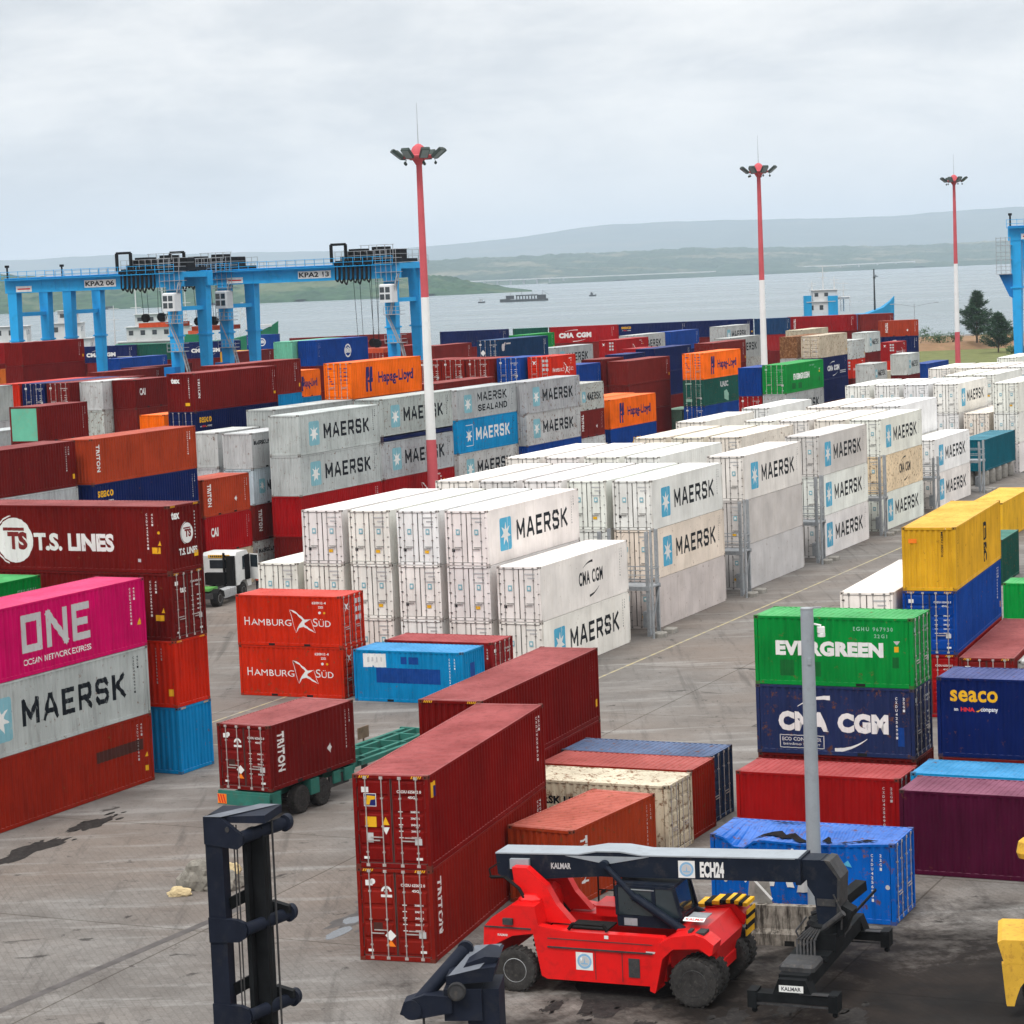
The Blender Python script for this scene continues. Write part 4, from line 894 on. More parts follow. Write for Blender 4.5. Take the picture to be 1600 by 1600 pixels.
# ------------------------------------------------------------------ container stacks
STACKS = """
one L4 -21.17 90.59 26.8 0.00 | h orr bare40; h mgr maersk; h pnk one
tsl W4 -14.62 102.27 27.7 0.00 | h cya bare; h ora num; h mar tex doors; h mar tsl
lgreen L4 -26.02 93.12 26.8 0.00 | h mar bare; h mar bare; h grn evgn
brp L4 -2.88 71.87 17.6 0.00 | h brd triton doors; h mrd florens doors
rearp L4 -1.36 84.45 22.0 0.00 | h mrd bare; h mrd warn
hsud W2 -8.74 119.59 25.2 0.00 | s hred hsud doors; s hred hsud doors
lblue W2 -2.71 116.47 25.2 0.00 | s cya patch
mrback W2 -1.27 119.29 25.2 0.00 | s mred num doors
tri20 L2 1.54 77.60 30.0 0.00 | s orn triton
beige W2 5.07 83.90 25.2 0.00 | s bei mline doors
ored W2 6.11 86.44 25.2 0.00 | s orr bare
nvy W2 7.00 88.78 25.2 0.00 | s nvy bare doors
evg W2 14.35 86.77 25.1 0.00 | s mar bare; s nvg cma20 doors; s grn evg doors
redf W2 13.19 83.52 25.1 0.00 | s red num doors
dmg W2 11.48 73.97 24.0 0.00 | s dmg dmg doors
pur W4 23.74 75.27 25.1 0.00 | h pur bare
lbl W4 24.59 77.97 25.1 0.00 | h cya bare
seaco W4 26.02 80.48 25.1 0.00 | h mar bare; h nav seaco
msc L4 19.85 107.97 20.9 0.00 | h red num doors; h blu num doors; h yel msc
mrt L4 22.04 106.33 20.9 0.00 | h mar num doors
gryr L4 24.72 106.55 20.9 0.00 | s lgr bare
wht L4 17.06 108.40 22.0 0.00 | h ref plain doors; h ref plain doors
evr W4 38.07 126.99 22.0 0.00 | h grn evg
dgb L2 30.86 151.82 22.0 0.00 | h dgr bare
yel2 L4 35.68 175.04 22.0 0.00 | h yel bare
r0_0 L4 1.31 123.50 24.6 0.00 | h ref maersk doors; h ref cmar doors
r0_1 L4 -1.30 124.72 24.6 0.00 | h ref plain doors; h ref plain doors; h ref maersk doors
r0_2 L4 -3.90 125.95 24.6 0.00 | h ref plain doors; h ref plain doors; h ref plain doors
r0_3 L4 -6.51 127.18 24.6 0.00 | h ref plain doors; h ref plain doors; h ref plain doors
r0_4 L4 -9.12 128.40 24.6 0.00 | h ref plain doors; h ref plain doors; h ref plain doors
r0_5 L4 -11.72 129.63 24.6 0.00 | h ref plain doors; h ref plain doors
r1_0 L4 8.12 138.97 24.6 0.00 | h refg plain doors; h refp maersk doors; h ref maersk doors
r1_1 L4 5.52 140.19 24.6 0.00 | h ref plain doors; h ref plain doors; h ref plain doors
r1_2 L4 2.91 141.42 24.6 0.00 | h ref plain doors; h ref plain doors; h ref plain doors
r1_3 L4 0.30 142.65 24.6 0.00 | h ref plain doors; h ref plain doors; h ref plain doors
r1_4 L4 -2.30 143.87 24.6 0.00 | h ref plain doors; h ref plain doors; h ref plain doors
r2_0 L4 14.94 154.44 24.6 0.00 | h refg plain doors; h refg plain doors; h ref maersk doors
r2_2 L4 9.73 156.89 24.6 0.00 | h ref plain doors; h ref plain doors; h ref plain doors
r2_3 L4 7.12 158.12 24.6 0.00 | h ref plain doors; h ref plain doors; h ref plain doors
r2_4 L4 4.51 159.34 24.6 0.00 | h ref plain doors; h ref plain doors; h ref plain doors
r2_5 L4 1.91 160.57 24.6 0.00 | h ref plain doors; h ref plain doors; h ref plain doors
r3_0 L4 21.75 169.91 24.6 0.00 | h ref maersk doors; h ref maersk doors; h refg maersk doors
r3_2 L4 16.54 172.36 24.6 0.00 | h ref plain doors; h ref plain doors; h refp plain doors
r3_3 L4 13.94 173.59 24.6 0.00 | h ref plain doors; h ref plain doors; h refp plain doors
r3_4 L4 11.33 174.81 24.6 0.00 | h ref plain doors; h ref plain doors; h refp plain doors
r4_0 L4 28.57 185.38 24.6 0.00 | h ref maersk doors; h refb cmar doors; h ref maersk doors
r4_1 L4 25.96 186.60 24.6 0.00 | h ref plain doors; h ref plain doors; h ref plain doors
r4_2 L4 23.36 187.83 24.6 0.00 | h ref plain doors; h ref plain doors; h ref plain doors
r4_3 L4 20.75 189.06 24.6 0.00 | h ref plain doors; h ref plain doors; h ref plain doors
r4_5 L4 15.54 191.51 24.6 0.00 | h ref plain doors; h ref plain doors; h ref plain doors
r5_0 L4 35.39 200.85 24.6 0.00 | h ref maersk doors; h ref maersk doors
r5_1 L4 32.78 202.08 24.6 0.00 | h ref plain doors; h ref plain doors; h ref plain doors
r5_2 L4 30.17 203.30 24.6 0.00 | h ref plain doors; h ref plain doors; h ref plain doors
r5_3 L4 27.57 204.53 24.6 0.00 | h ref plain doors; h ref plain doors; h ref plain doors
r5_5 L4 22.36 206.98 24.6 0.00 | h ref plain doors; h ref plain doors; h ref plain doors
r7_2 L4 43.68 234.30 24.6 0.00 | h ref plain doors; h ref plain doors; h ref maersk doors
r7_3 L4 41.01 235.56 24.6 0.00 | h ref plain doors; h ref plain doors; h ref plain doors
r7_4 L4 38.34 236.81 24.6 0.00 | h ref plain doors; h ref plain doors; h ref plain doors
r7_5 L4 35.67 238.07 24.6 0.00 | h ref plain doors; h ref plain doors; h ref plain doors
r7_0 L4 49.02 231.79 24.6 0.00 | h ref plain doors; h ref plain doors; h ref plain doors
r7_1 L4 46.35 233.05 24.6 0.00 | h ref plain doors; h refp plain doors
r8_2 L4 50.49 249.77 24.6 0.00 | h ref plain doors; h ref plain doors; h ref plain doors
r8_3 L4 47.82 251.03 24.6 0.00 | h ref plain doors; h ref plain doors; h ref plain doors
r9_2 L4 57.31 265.24 24.6 0.00 | h ref plain doors; h ref plain doors; h ref plain doors
r9_3 L4 54.64 266.50 24.6 0.00 | h ref plain doors; h ref plain doors; h ref plain doors
r9_4 L4 51.97 267.75 24.6 0.00 | h ref plain doors; h ref plain doors; h ref plain doors
r9_5 L4 49.30 269.01 24.6 0.00 | h ref plain doors; h ref plain doors; h ref plain doors
r11_0 L4 61.50 291.00 24.6 0.00 | h ref plain doors; h ref plain doors; h ref plain doors
lbrn L4 -32.50 140.96 25.2 0.00 | h mar bare; h mar bare; h mgr bare; h mar num
ltri L4 -26.35 152.26 25.2 0.00 | h mar bare; h mar bare; h nav seaco; h orn triton
g20 L2 -18.39 172.30 25.2 0.00 | s lgr mline; s brn triton; s lgb maersk; s lgr mline
g20b L2 -20.97 164.25 25.2 0.00 | s bei bare; s dred cai; s orn triton
g20c L2 -21.14 175.06 25.2 0.00 | s lgr bare; s lgr bare; s lgr bare; s lgr bare
mk1 L4 -14.91 171.03 25.2 0.00 | h mar bare; h dred cai; h mgr maersk; h mgr maersk
mk1b L4 -17.43 180.24 25.2 0.00 | h mar bare; h mgr bare; h mgr bare; h mgr bare
mk2 L4 -9.74 186.42 25.2 0.00 | s lgr bare; h dred hsud; h mgr maersk; p nav bare; h mgr maersk
mk3 L4 -4.35 206.34 25.2 0.00 | h mar bare; h mgr maersk; h cya maersk; s mgr sealand
mk4 L4 1.66 217.19 25.2 0.00 | h mar bare; s blu bare; h mgr maersk; h mgr maersk
mk5 L2 6.76 228.63 25.2 0.00 | s mar bare; s lgr bare; s brn triton; s lgr maersk
hp2 L4 9.97 236.03 25.2 0.00 | s mar bare; h blu apl; h hlo hapag
hp2b L4 7.97 238.24 25.2 0.00 | s mar bare; h blu bare; h hlo bare
tex L4 -23.42 181.54 25.2 0.00 | h mar bare; h mar bare; h mar bare; h nav seaco doors; h mar texs
texb L4 -22.89 197.43 25.2 0.00 | h mar bare; h mar bare; h mar bare; h cya bare; h brn num
caig L2 -36.01 215.54 25.2 0.00 | s mar bare; s mar bare; s mar bare; s lgr bare; s lgr bare
cai L2 -33.16 215.79 25.2 0.00 | s mar bare; s mar bare; s dred num; s brn num; s mar cai
caio L2 -28.96 203.45 25.2 0.00 | s mar bare; s mar bare; s mar bare; s hlo num
lbr2 L2 -33.17 170.57 25.2 0.00 | s mar bare; s mar bare; s mar bare; s nav bare; s mar end_aqg
lgrs L4 -45.85 188.06 25.2 0.00 | s mar bare; s mar bare; s mar bare; h lgr bare; h mgr bare
lgrs2 L4 -41.10 177.81 25.2 0.00 | s mar bare; s mar bare; s mar bare; h mgr bare
dr1 L4 -38.91 215.24 25.2 0.00 | s mar bare; s mar bare; s mar bare; s mar bare; s mar num doors
dr2 L4 -41.35 216.39 25.2 0.00 | s mar bare; s mar bare; s mar bare; s mar bare; s nav num doors
dr3 L4 -43.80 217.54 25.2 0.00 | s mar bare; s mar bare; s mar bare; s mar bare; s ora num
lrow L4 -60.74 310.42 25.2 0.00 | h mar bare; h mar bare; h mar bare; h mar num
lorg L4 -63.18 311.57 25.2 0.00 | h mar bare; h mar bare; h mar bare; h org bare
lred L4 -54.89 275.28 25.2 0.00 | s mar bare; s mar bare; s mar bare; s mar bare; s mar bare; s mrd num
lred2 L4 -74.43 328.38 25.2 0.00 | h mar bare; h mar bare; h mar bare; h mrd num; h red num
lblr L4 -54.26 340.32 25.2 0.00 | h mar bare; h mar bare; h mar bare; h blu num
lbrr L4 -44.81 294.79 25.2 0.00 | h mar bare; h mar bare; h mar bare; h brn num
lbrs L4 -47.02 282.91 25.2 0.00 | h mar bare; h mar bare; h mar bare; h brn num
hp1 L4 -12.28 191.37 25.2 0.00 | h mar bare; h mar bare; h mar bare; h brn bare; h hlo hapag doors
hp1b L2 -22.98 259.92 25.2 0.00 | h mar bare; h mar bare; h cya bare; h hlo hapag
cos L4 -21.36 274.22 25.2 0.00 | h mar bare; h mar bare; h mar bare; h mar bare; h blu cosco
cosb L4 -24.12 274.37 25.2 0.00 | h mar bare; h mar bare; h mar bare; h mar bare; h aqg bare
df L4 -0.65 244.01 25.2 0.00 | h mar bare; h mar bare; h mar bare; h mar bare; h nvt dong doors
h20 L2 4.30 233.14 25.2 0.00 | s mar bare; s mar bare; s mar bare; s mar bare; s ora hsud doors
h20b L2 1.33 233.21 25.2 0.00 | s mar bare; s mar bare; s mar bare; s mar bare; s blu num doors
h20c L2 -1.64 233.28 25.2 0.00 | s mar bare; s mar bare; s mar bare; s mar bare; s brd num doors
h20d L2 -4.06 234.86 25.2 0.00 | s mar bare; s mar bare; s mar bare; s mar bare; s brd num doors
h20e L2 -6.38 236.50 25.2 0.00 | s mar bare; s mar bare; s mar bare; s mar bare; s brd num doors
brl1 L4 -6.32 214.21 25.2 0.00 | h mar bare; h mar bare; h mar bare; h brn bare
mk6 L4 6.31 307.65 25.2 0.00 | h mar bare; h mar bare; h mar bare; h mgr maersk
rd1 L4 15.07 331.29 25.2 0.00 | h mar bare; h mar bare; h mar bare; h red hsud
mk7 L4 18.86 352.78 25.2 0.00 | h mar bare; h mar bare; h mar bare; h mgr maersk
bl1 L4 24.95 365.07 25.2 0.00 | h mar bare; h mar bare; h nav bare; h blu num
mk8 L4 34.80 384.67 25.2 0.00 | h mar bare; h mar bare; h mar bare; h mgr maersk
br5 L2 10.30 258.69 25.2 0.00 | h mar bare; h mar bare; h brn bare; h mar num
nv5 L2 13.37 271.32 25.2 0.00 | h mar bare; h mar bare; h brn bare; h nav num
rd5 L2 16.16 290.25 25.2 0.00 | h mar bare; h mar bare; h mar bare; h dred num
br6 L4 13.05 258.70 25.2 0.00 | h mar bare; h mar bare; h brn bare; s brn num
bl5 L2 7.51 253.23 25.2 0.00 | h mar bare; h mar bare; s blu bare; h blu num
gn6 L2 19.46 270.60 25.2 0.00 | s mar bare; s sgn num
br7 L4 25.67 299.82 25.2 0.00 | h mar bare; h mar bare; h mar bare; h brn num
nv7 L4 17.73 287.57 25.2 0.00 | h mar bare; h mar bare; h nav bare; h nav num
mk9 L4 30.65 328.89 25.2 0.00 | h mar bare; h mar bare; s lgr bare; h mgr maersk
hp3 L4 21.55 264.74 25.2 0.00 | h mar bare; h blu num doors; h dgr uasc doors; h hlo hapag doors
bd6 L2 25.61 243.27 25.2 0.00 | s mar bare; s mar bare; s red num doors; h blu num
eg3 L4 27.64 239.63 25.2 0.00 | s mar bare; s blu bare; h mgr maersk; h grn evg doors
oocl L4 40.52 312.66 25.2 0.00 | h mar bare; h nav bare; h nav cma; h bei num doors
rst L4 38.97 323.48 25.2 0.00 | h mar bare; h mar bare; s lgr bare; h rus bare
gy8 L2 46.84 327.43 25.2 0.00 | s mar bare; s mar bare; s hred hsud; s lgr num
mk10 L2 47.15 310.34 25.2 0.00 | s mar bare; s mar bare; s lgr maersk
mk11 L2 54.99 331.29 25.2 0.00 | s mar bare; s mar bare; h lgr maersk
rd8 L2 60.15 373.27 25.2 0.00 | s mar bare; h ora bare; h red hsud
nv8 W2 66.93 391.99 -4.0 0.00 | h mar bare; h mar bare; h nav cmaw doors; s orn triton doors
gy9 L2 52.64 351.08 25.2 0.00 | s mar bare; s mar bare; s mar bare; h lgr maersk
gyt L4 42.20 343.89 25.2 0.00 | h mar bare; h mar bare; h mar bare; h bei bare
bl9 L4 62.42 358.66 25.2 0.00 | s mar bare; h blu bare
bw9 L2 53.35 343.45 25.2 0.00 | s mar bare; s bei bare
q1 W4 -25.93 429.47 -6.0 0.00 | h mar bare; h mar bare; h mar bare; h mar num
q2 W4 -13.77 432.75 -6.0 0.00 | h mar bare; h mar bare; h mar bare; h brn num
q3 W4 0.76 431.85 -6.0 0.00 | h mar bare; h mar bare; h mar bare; h nav num
q4 W2 7.72 431.96 -6.0 0.00 | h mar bare; h mar bare; h mar bare; h dgr bare
q5 W4 20.29 432.10 -6.0 0.00 | h mar bare; h mar bare; h brn bare; h dred cmaw
q6 W4 32.47 433.13 -6.0 0.00 | h mar bare; h mar bare; h mar bare; h nav seaco
q7 W4 44.62 434.38 -6.0 0.00 | h mar bare; h mar bare; h mar bare; h nav num
q8 W2 51.05 432.43 -6.0 0.00 | h mar bare; h mar bare; h mred bare; h nvt num
q9 W4 63.55 436.64 -6.0 0.00 | h mar bare; h mar bare; h mar bare; h dred triton
q10 W2 69.85 434.89 -6.0 0.00 | h mar bare; h mar bare; h mar bare; h brn num
q11 W4 -65.01 427.41 -6.0 0.00 | h mar bare; h mar bare; h mar bare; h nav cma
q12 W2 -58.98 428.81 -6.0 0.00 | h mar bare; h mar bare; h mar bare; h dgr bare
q13 W4 -46.80 429.38 -6.0 0.00 | h mar bare; h mar bare; h mar bare; h nav cma
q14 W4 -77.56 427.48 -6.0 0.00 | h mar bare; h mar bare; h mar bare; h nvt num
coq W2 -44.40 471.82 10.0 0.00 | h mar bare; h mar bare; h mar bare; h blu cosco
yls L2 -45.14 401.36 25.2 0.00 | s mar bare; s mar bare; s mar bare; s yel bare
mr5 L4 -44.37 397.09 25.2 0.00 | s mar bare; s mar bare; s mar bare; s mar num
bd1 L4 -16.90 341.36 25.2 0.00 | h mar bare; h mar bare; h mar bare; h brd num doors
br9 L4 -20.67 382.84 25.2 0.00 | h mar bare; h mar bare; h mar bare; h brn num
br0 L4 -10.02 339.03 25.2 0.00 | h mar bare; h mar bare; h mar bare; h brn num
gq L4 2.84 381.98 25.2 0.00 | h mar bare; h mar bare; h mar bare; h grn num
teal L4 43.28 219.45 24.6 1.35 | h tea bare
trl L2 -9.72 91.93 29.0 1.25 | s mar triton doors
"""
Y, R = 'shipping containers stacked in the yard', 'refrigerated containers in the reefer block'
LABELS = {
('one',0):('brick red long container with dark patch third from top at the near left edge',Y),
('one',1):('grey long container with star emblem second from top at the near left edge',Y),
('one',2):('pink long container with giant lettering on top at the near left edge',Y),
('tsl',0):('light blue long container fourth from top behind the pink one',Y),
('tsl',1):('orange red long container third from top behind the pink one',Y),
('tsl',2):('maroon long container with door end second from top behind the pink one',Y),
('tsl',3):('maroon long container with round emblem on top behind the pink one',Y),
('lgreen',1):('maroon long container second from top left of the pink container',Y),
('lgreen',2):('green long container on top left of the pink container',Y),
('brp',0):('brown red long container with vertical lettering second from top left of the red reach stacker',Y),
('brp',1):('dark red long container with square badge on top left of the red reach stacker',Y),
('rearp',0):('dark red long container second from top behind the tall brown pair',Y),
('rearp',1):('dark red long container with warning triangle on top behind the tall brown pair',Y),
('hsud',0):('orange red short container with winged emblem second from top beside the light blue one',Y),
('hsud',1):('orange red short container with winged emblem on top beside the light blue one',Y),
('lblue',0):('light blue short container with dark blue patch on the ground beside the orange red pair',Y),
('mrback',0):('rusty red short container on the ground behind the light blue one',Y),
('tri20',0):('orange brown short container with vertical lettering directly behind the reach stacker boom',Y),
('beige',0):('beige short container with black lettering behind the orange brown one by the reach stacker',Y),
('ored',0):('brick red short container between the beige and grey blue ones',Y),
('nvy',0):('grey blue short container last of the three side by side',Y),
('evg',0):('maroon container buried below the slate navy one',Y),
('evg',1):('slate navy short container with swoosh lettering second from top behind the grey camera pole',Y),
('evg',2):('green short container with white block lettering on top behind the grey camera pole',Y),
('redf',0):('red short container on the ground below the slate navy one',Y),
('dmg',0):('crushed blue short container with torn roof behind the reach stacker spreader',Y),
('pur',0):('purple long container on the ground at the right edge',Y),
('lbl',0):('light blue long container between the purple and navy ones',Y),
('seaco',0):('maroon long container second from top behind the purple one',Y),
('seaco',1):('navy long container with yellow lettering on top behind the purple one',Y),
('msc',0):('red long container third from top below the yellow container',Y),
('msc',1):('blue long container second from top below the yellow container',Y),
('msc',2):('yellow long container with black emblem on top below the yellow container',Y),
('mrt',0):('maroon long container on the ground right of the yellow stack',Y),
('gryr',0):('light grey long container at the right edge by the maroon roof',Y),
('wht',0):('white long reefer second from top left of the yellow one',Y),
('wht',1):('white long reefer on top left of the yellow one',Y),
('evr',0):('green long container with white block lettering at the right edge beyond the yellow stack',Y),
('dgb',0):('dark green short container on the ground beyond the yellow stack',Y),
('yel2',0):('yellow long container half hidden beyond the first yellow one',Y),
('r0_0',0):('white reefer with star emblem second from top nearest the aisle in the front reefer row',R),
('r0_0',1):('white reefer with black swooshes on top nearest the aisle in the front reefer row',R),
('r0_1',0):('white reefer third from top second from the aisle in the front reefer row',R),
('r0_1',1):('white reefer second from top second from the aisle in the front reefer row',R),
('r0_1',2):('white reefer with star emblem on top second from the aisle in the front reefer row',R),
('r0_2',0):('white reefer third from top third from the aisle in the front reefer row',R),
('r0_2',1):('white reefer second from top third from the aisle in the front reefer row',R),
('r0_2',2):('white reefer on top third from the aisle in the front reefer row',R),
('r0_3',0):('white reefer third from top fourth from the aisle in the front reefer row',R),
('r0_3',1):('white reefer second from top fourth from the aisle in the front reefer row',R),
('r0_3',2):('white reefer on top fourth from the aisle in the front reefer row',R),
('r0_4',0):('white reefer third from top fifth from the aisle in the front reefer row',R),
('r0_4',1):('white reefer second from top fifth from the aisle in the front reefer row',R),
('r0_4',2):('white reefer on top fifth from the aisle in the front reefer row',R),
('r0_5',0):('white reefer second from top sixth from the aisle in the front reefer row',R),
('r0_5',1):('white reefer on top sixth from the aisle in the front reefer row',R),
('r1_0',0):('grey reefer third from top nearest the aisle in the second reefer row',R),
('r1_0',1):('cream reefer with star emblem second from top nearest the aisle in the second reefer row',R),
('r1_0',2):('white reefer with star emblem on top nearest the aisle in the second reefer row',R),
('r1_1',1):('white reefer second from top second from the aisle in the second reefer row',R),
('r1_1',2):('white reefer on top second from the aisle in the second reefer row',R),
('r1_2',2):('white reefer on top third from the aisle in the second reefer row',R),
('r1_3',2):('white reefer on top fourth from the aisle in the second reefer row',R),
('r1_4',2):('white reefer on top fifth from the aisle in the second reefer row',R),
('r2_0',0):('grey reefer third from top nearest the aisle in the third reefer row',R),
('r2_0',1):('grey reefer second from top nearest the aisle in the third reefer row',R),
('r2_0',2):('white reefer with star emblem on top nearest the aisle in the third reefer row',R),
('r2_2',2):('white reefer on top third from the aisle in the third reefer row',R),
('r2_3',2):('white reefer on top fourth from the aisle in the third reefer row',R),
('r2_4',2):('white reefer on top fifth from the aisle in the third reefer row',R),
('r2_5',2):('white reefer on top sixth from the aisle in the third reefer row',R),
('r3_0',0):('white reefer with star emblem third from top nearest the aisle in the fourth reefer row',R),
('r3_0',1):('white reefer with star emblem second from top nearest the aisle in the fourth reefer row',R),
('r3_0',2):('grey reefer with star emblem on top nearest the aisle in the fourth reefer row',R),
('r3_2',2):('cream reefer on top third from the aisle in the fourth reefer row',R),
('r3_3',2):('cream reefer on top fourth from the aisle in the fourth reefer row',R),
('r3_4',2):('cream reefer on top fifth from the aisle in the fourth reefer row',R),
('r4_0',0):('white reefer with star emblem third from top nearest the aisle in the fifth reefer row',R),
('r4_0',1):('tan reefer with black swooshes second from top nearest the aisle in the fifth reefer row',R),
('r4_0',2):('white reefer with star emblem on top nearest the aisle in the fifth reefer row',R),
('r4_1',2):('white reefer on top second from the aisle in the fifth reefer row',R),
('r4_2',2):('white reefer on top third from the aisle in the fifth reefer row',R),
('r4_3',2):('white reefer on top fourth from the aisle in the fifth reefer row',R),
('r4_5',2):('white reefer on top sixth from the aisle in the fifth reefer row',R),
('r5_0',0):('white reefer with star emblem second from top nearest the aisle in the sixth reefer row',R),
('r5_0',1):('white reefer with star emblem on top nearest the aisle in the sixth reefer row',R),
('r5_1',1):('white reefer second from top second from the aisle in the sixth reefer row',R),
('r5_1',2):('white reefer on top second from the aisle in the sixth reefer row',R),
('r5_2',2):('white reefer on top third from the aisle in the sixth reefer row',R),
('r5_3',2):('white reefer on top fourth from the aisle in the sixth reefer row',R),
('r5_5',2):('white reefer on top sixth from the aisle in the sixth reefer row',R),
('r7_2',1):('white reefer second from top third from the aisle in the seventh reefer row',R),
('r7_2',2):('white reefer with star emblem on top third from the aisle in the seventh reefer row',R),
('r7_3',2):('white reefer on top fourth from the aisle in the seventh reefer row',R),
('r7_4',2):('white reefer on top fifth from the aisle in the seventh reefer row',R),
('r7_5',2):('white reefer on top sixth from the aisle in the seventh reefer row',R),
('r7_0',0):('white reefer third from top nearest the aisle in the seventh reefer row',R),
('r7_0',1):('white reefer second from top nearest the aisle in the seventh reefer row',R),
('r7_0',2):('white reefer on top nearest the aisle in the seventh reefer row',R),
('r7_1',1):('cream reefer on top second from the aisle in the seventh reefer row',R),
('r8_2',1):('white reefer second from top third from the aisle in the eighth reefer row',R),
('r8_2',2):('white reefer on top third from the aisle in the eighth reefer row',R),
('r8_3',2):('white reefer on top fourth from the aisle in the eighth reefer row',R),
('r9_2',2):('white reefer on top third from the aisle in the ninth reefer row',R),
('r9_3',2):('white reefer on top fourth from the aisle in the ninth reefer row',R),
('r9_4',2):('white reefer on top fifth from the aisle in the ninth reefer row',R),
('r9_5',2):('white reefer on top sixth from the aisle in the ninth reefer row',R),
('r11_0',2):('white reefer on top nearest the aisle in the tenth reefer row',R),
('lbrn',2):('grey long container second from top behind the round emblem stack',Y),
('lbrn',3):('maroon long container on top behind the round emblem stack',Y),
('ltri',2):('navy long container with yellow lettering second from top left of the short grey stacks',Y),
('ltri',3):('orange brown long container with vertical lettering on top left of the short grey stacks',Y),
('g20',0):('light grey short container with black lettering fourth from top beside the orange brown one',Y),
('g20',1):('brown short container with vertical lettering third from top beside the orange brown one',Y),
('g20',2):('pale blue short container with star emblem second from top beside the orange brown one',Y),
('g20',3):('light grey short container with black lettering on top beside the orange brown one',Y),
('g20b',0):('beige short container third from top above the white truck',Y),
('g20b',1):('deep red short container with white initials second from top above the white truck',Y),
('g20b',2):('orange brown short container with vertical lettering on top above the white truck',Y),
('g20c',2):('light grey short container second from top behind the short grey stacks',Y),
('g20c',3):('light grey short container on top behind the short grey stacks',Y),
('mk1',0):('maroon long container fourth from top left of the tallest mast',Y),
('mk1',1):('deep red long container with white initials third from top left of the tallest mast',Y),
('mk1',2):('grey long container with star emblem second from top left of the tallest mast',Y),
('mk1',3):('grey long container with star emblem on top left of the tallest mast',Y),
('mk1b',3):('grey long container on top behind the first star emblem stack',Y),
('mk2',1):('deep red long container with winged emblem fourth from top behind the tallest mast foot',Y),
('mk2',2):('grey long container with star emblem third from top behind the tallest mast foot',Y),
('mk2',3):('navy long flat rack second from top behind the tallest mast foot',Y),
('mk2',4):('grey long container with star emblem on top behind the tallest mast foot',Y),
('mk3',1):('grey long container with star emblem third from top right of the tallest mast',Y),
('mk3',2):('light blue long container with white star second from top right of the tallest mast',Y),
('mk3',3):('grey long container with two-line lettering on top right of the tallest mast',Y),
('mk4',1):('blue long container third from top two stacks right of the tallest mast',Y),
('mk4',2):('grey long container with star emblem second from top two stacks right of the tallest mast',Y),
('mk4',3):('grey long container with star emblem on top two stacks right of the tallest mast',Y),
('mk5',1):('light grey short container third from top short stack before the small orange one',Y),
('mk5',2):('brown short container with vertical lettering second from top short stack before the small orange one',Y),
('mk5',3):('light grey short container with star emblem on top short stack before the small orange one',Y),
('hp2',1):('blue long container with yellow lettering second from top above the middle of the reefer roofs',Y),
('hp2',2):('bright orange long container with blue emblem on top above the middle of the reefer roofs',Y),
('hp2b',2):('bright orange long container on top behind the middle orange one',Y),
('tex',3):('navy long container with yellow lettering second from top left of the big orange one',Y),
('tex',4):('maroon long container with white initials on top left of the big orange one',Y),
('texb',3):('light blue long container second from top behind the maroon one with initials',Y),
('texb',4):('brown long container on top behind the maroon one with initials',Y),
('caig',3):('light grey short container second from top in the grey-ended stack',Y),
('caig',4):('light grey short container on top in the grey-ended stack',Y),
('cai',2):('deep red short container third from top left of the maroon one with initials',Y),
('cai',3):('brown short container second from top left of the maroon one with initials',Y),
('cai',4):('maroon short container with white initials on top left of the maroon one with initials',Y),
('caio',3):('bright orange short container on top below the maroon initials container',Y),
('lbr2',4):('maroon short container on top pale green end, far left',Y),
('lgrs',3):('light grey long container second from top at the far left edge',Y),
('lgrs',4):('grey long container on top at the far left edge',Y),
('lgrs2',3):('grey long container on top at the left, behind the long maroon roof',Y),
('dr1',3):('maroon long container second from top nearest the grey end, doors out',Y),
('dr1',4):('maroon long container on top nearest the grey end, doors out',Y),
('dr2',3):('maroon long container second from top between two red door ends, far left',Y),
('dr2',4):('navy long container on top between two red door ends, far left',Y),
('dr3',3):('maroon long container second from top leftmost of three door ends',Y),
('dr3',4):('orange red long container on top leftmost of three door ends',Y),
('lrow',3):('maroon long container on top under the first gantry leg',Y),
('lorg',3):('orange long container on top at the far left beneath the gantry leg',Y),
('lred',3):('maroon long container third from top between the left gantry legs',Y),
('lred',4):('maroon long container second from top between the left gantry legs',Y),
('lred',5):('dark red long container on top between the left gantry legs',Y),
('lred2',3):('dark red long container second from top left of the first gantry leg',Y),
('lred2',4):('red long container on top left of the first gantry leg',Y),
('lblr',3):('blue long container on top long row behind the left grey-ended stack',Y),
('lbrr',3):('brown long container on top behind the maroon initials stack',Y),
('lbrs',3):('brown long container on top behind the grey-ended stack',Y),
('hp1',3):('brown long container second from top biggest orange, left of tallest mast',Y),
('hp1',4):('bright orange long container with blue emblem on top biggest orange, left of tallest mast',Y),
('hp1b',2):('light blue short container second from top peeping left of the biggest orange one',Y),
('hp1b',3):('bright orange short container with blue emblem on top peeping left of the biggest orange one',Y),
('cos',2):('maroon long container third from top above the biggest orange one',Y),
('cos',3):('maroon long container second from top above the biggest orange one',Y),
('cos',4):('blue long container with round emblem on top above the biggest orange one',Y),
('cosb',4):('pale green long container on top left of the round emblem one',Y),
('df',4):('dark blue long container with white emblem on top above the row of red doors',Y),
('h20',4):('orange red short container with winged emblem on top above the grey star emblem stacks',Y),
('h20b',4):('blue short container on top left of the winged emblem doors',Y),
('h20c',4):('brown red short container on top second door end left of winged emblem',Y),
('h20d',4):('brown red short container on top third door end left of winged emblem',Y),
('h20e',4):('brown red short container on top fourth door end beside the tallest mast',Y),
('brl1',3):('brown long container on top below the row of red doors',Y),
('mk6',3):('grey long container with star emblem on top behind the winged emblem door stack',Y),
('rd1',3):('red long container with winged emblem on top behind the grey star stack, mid yard',Y),
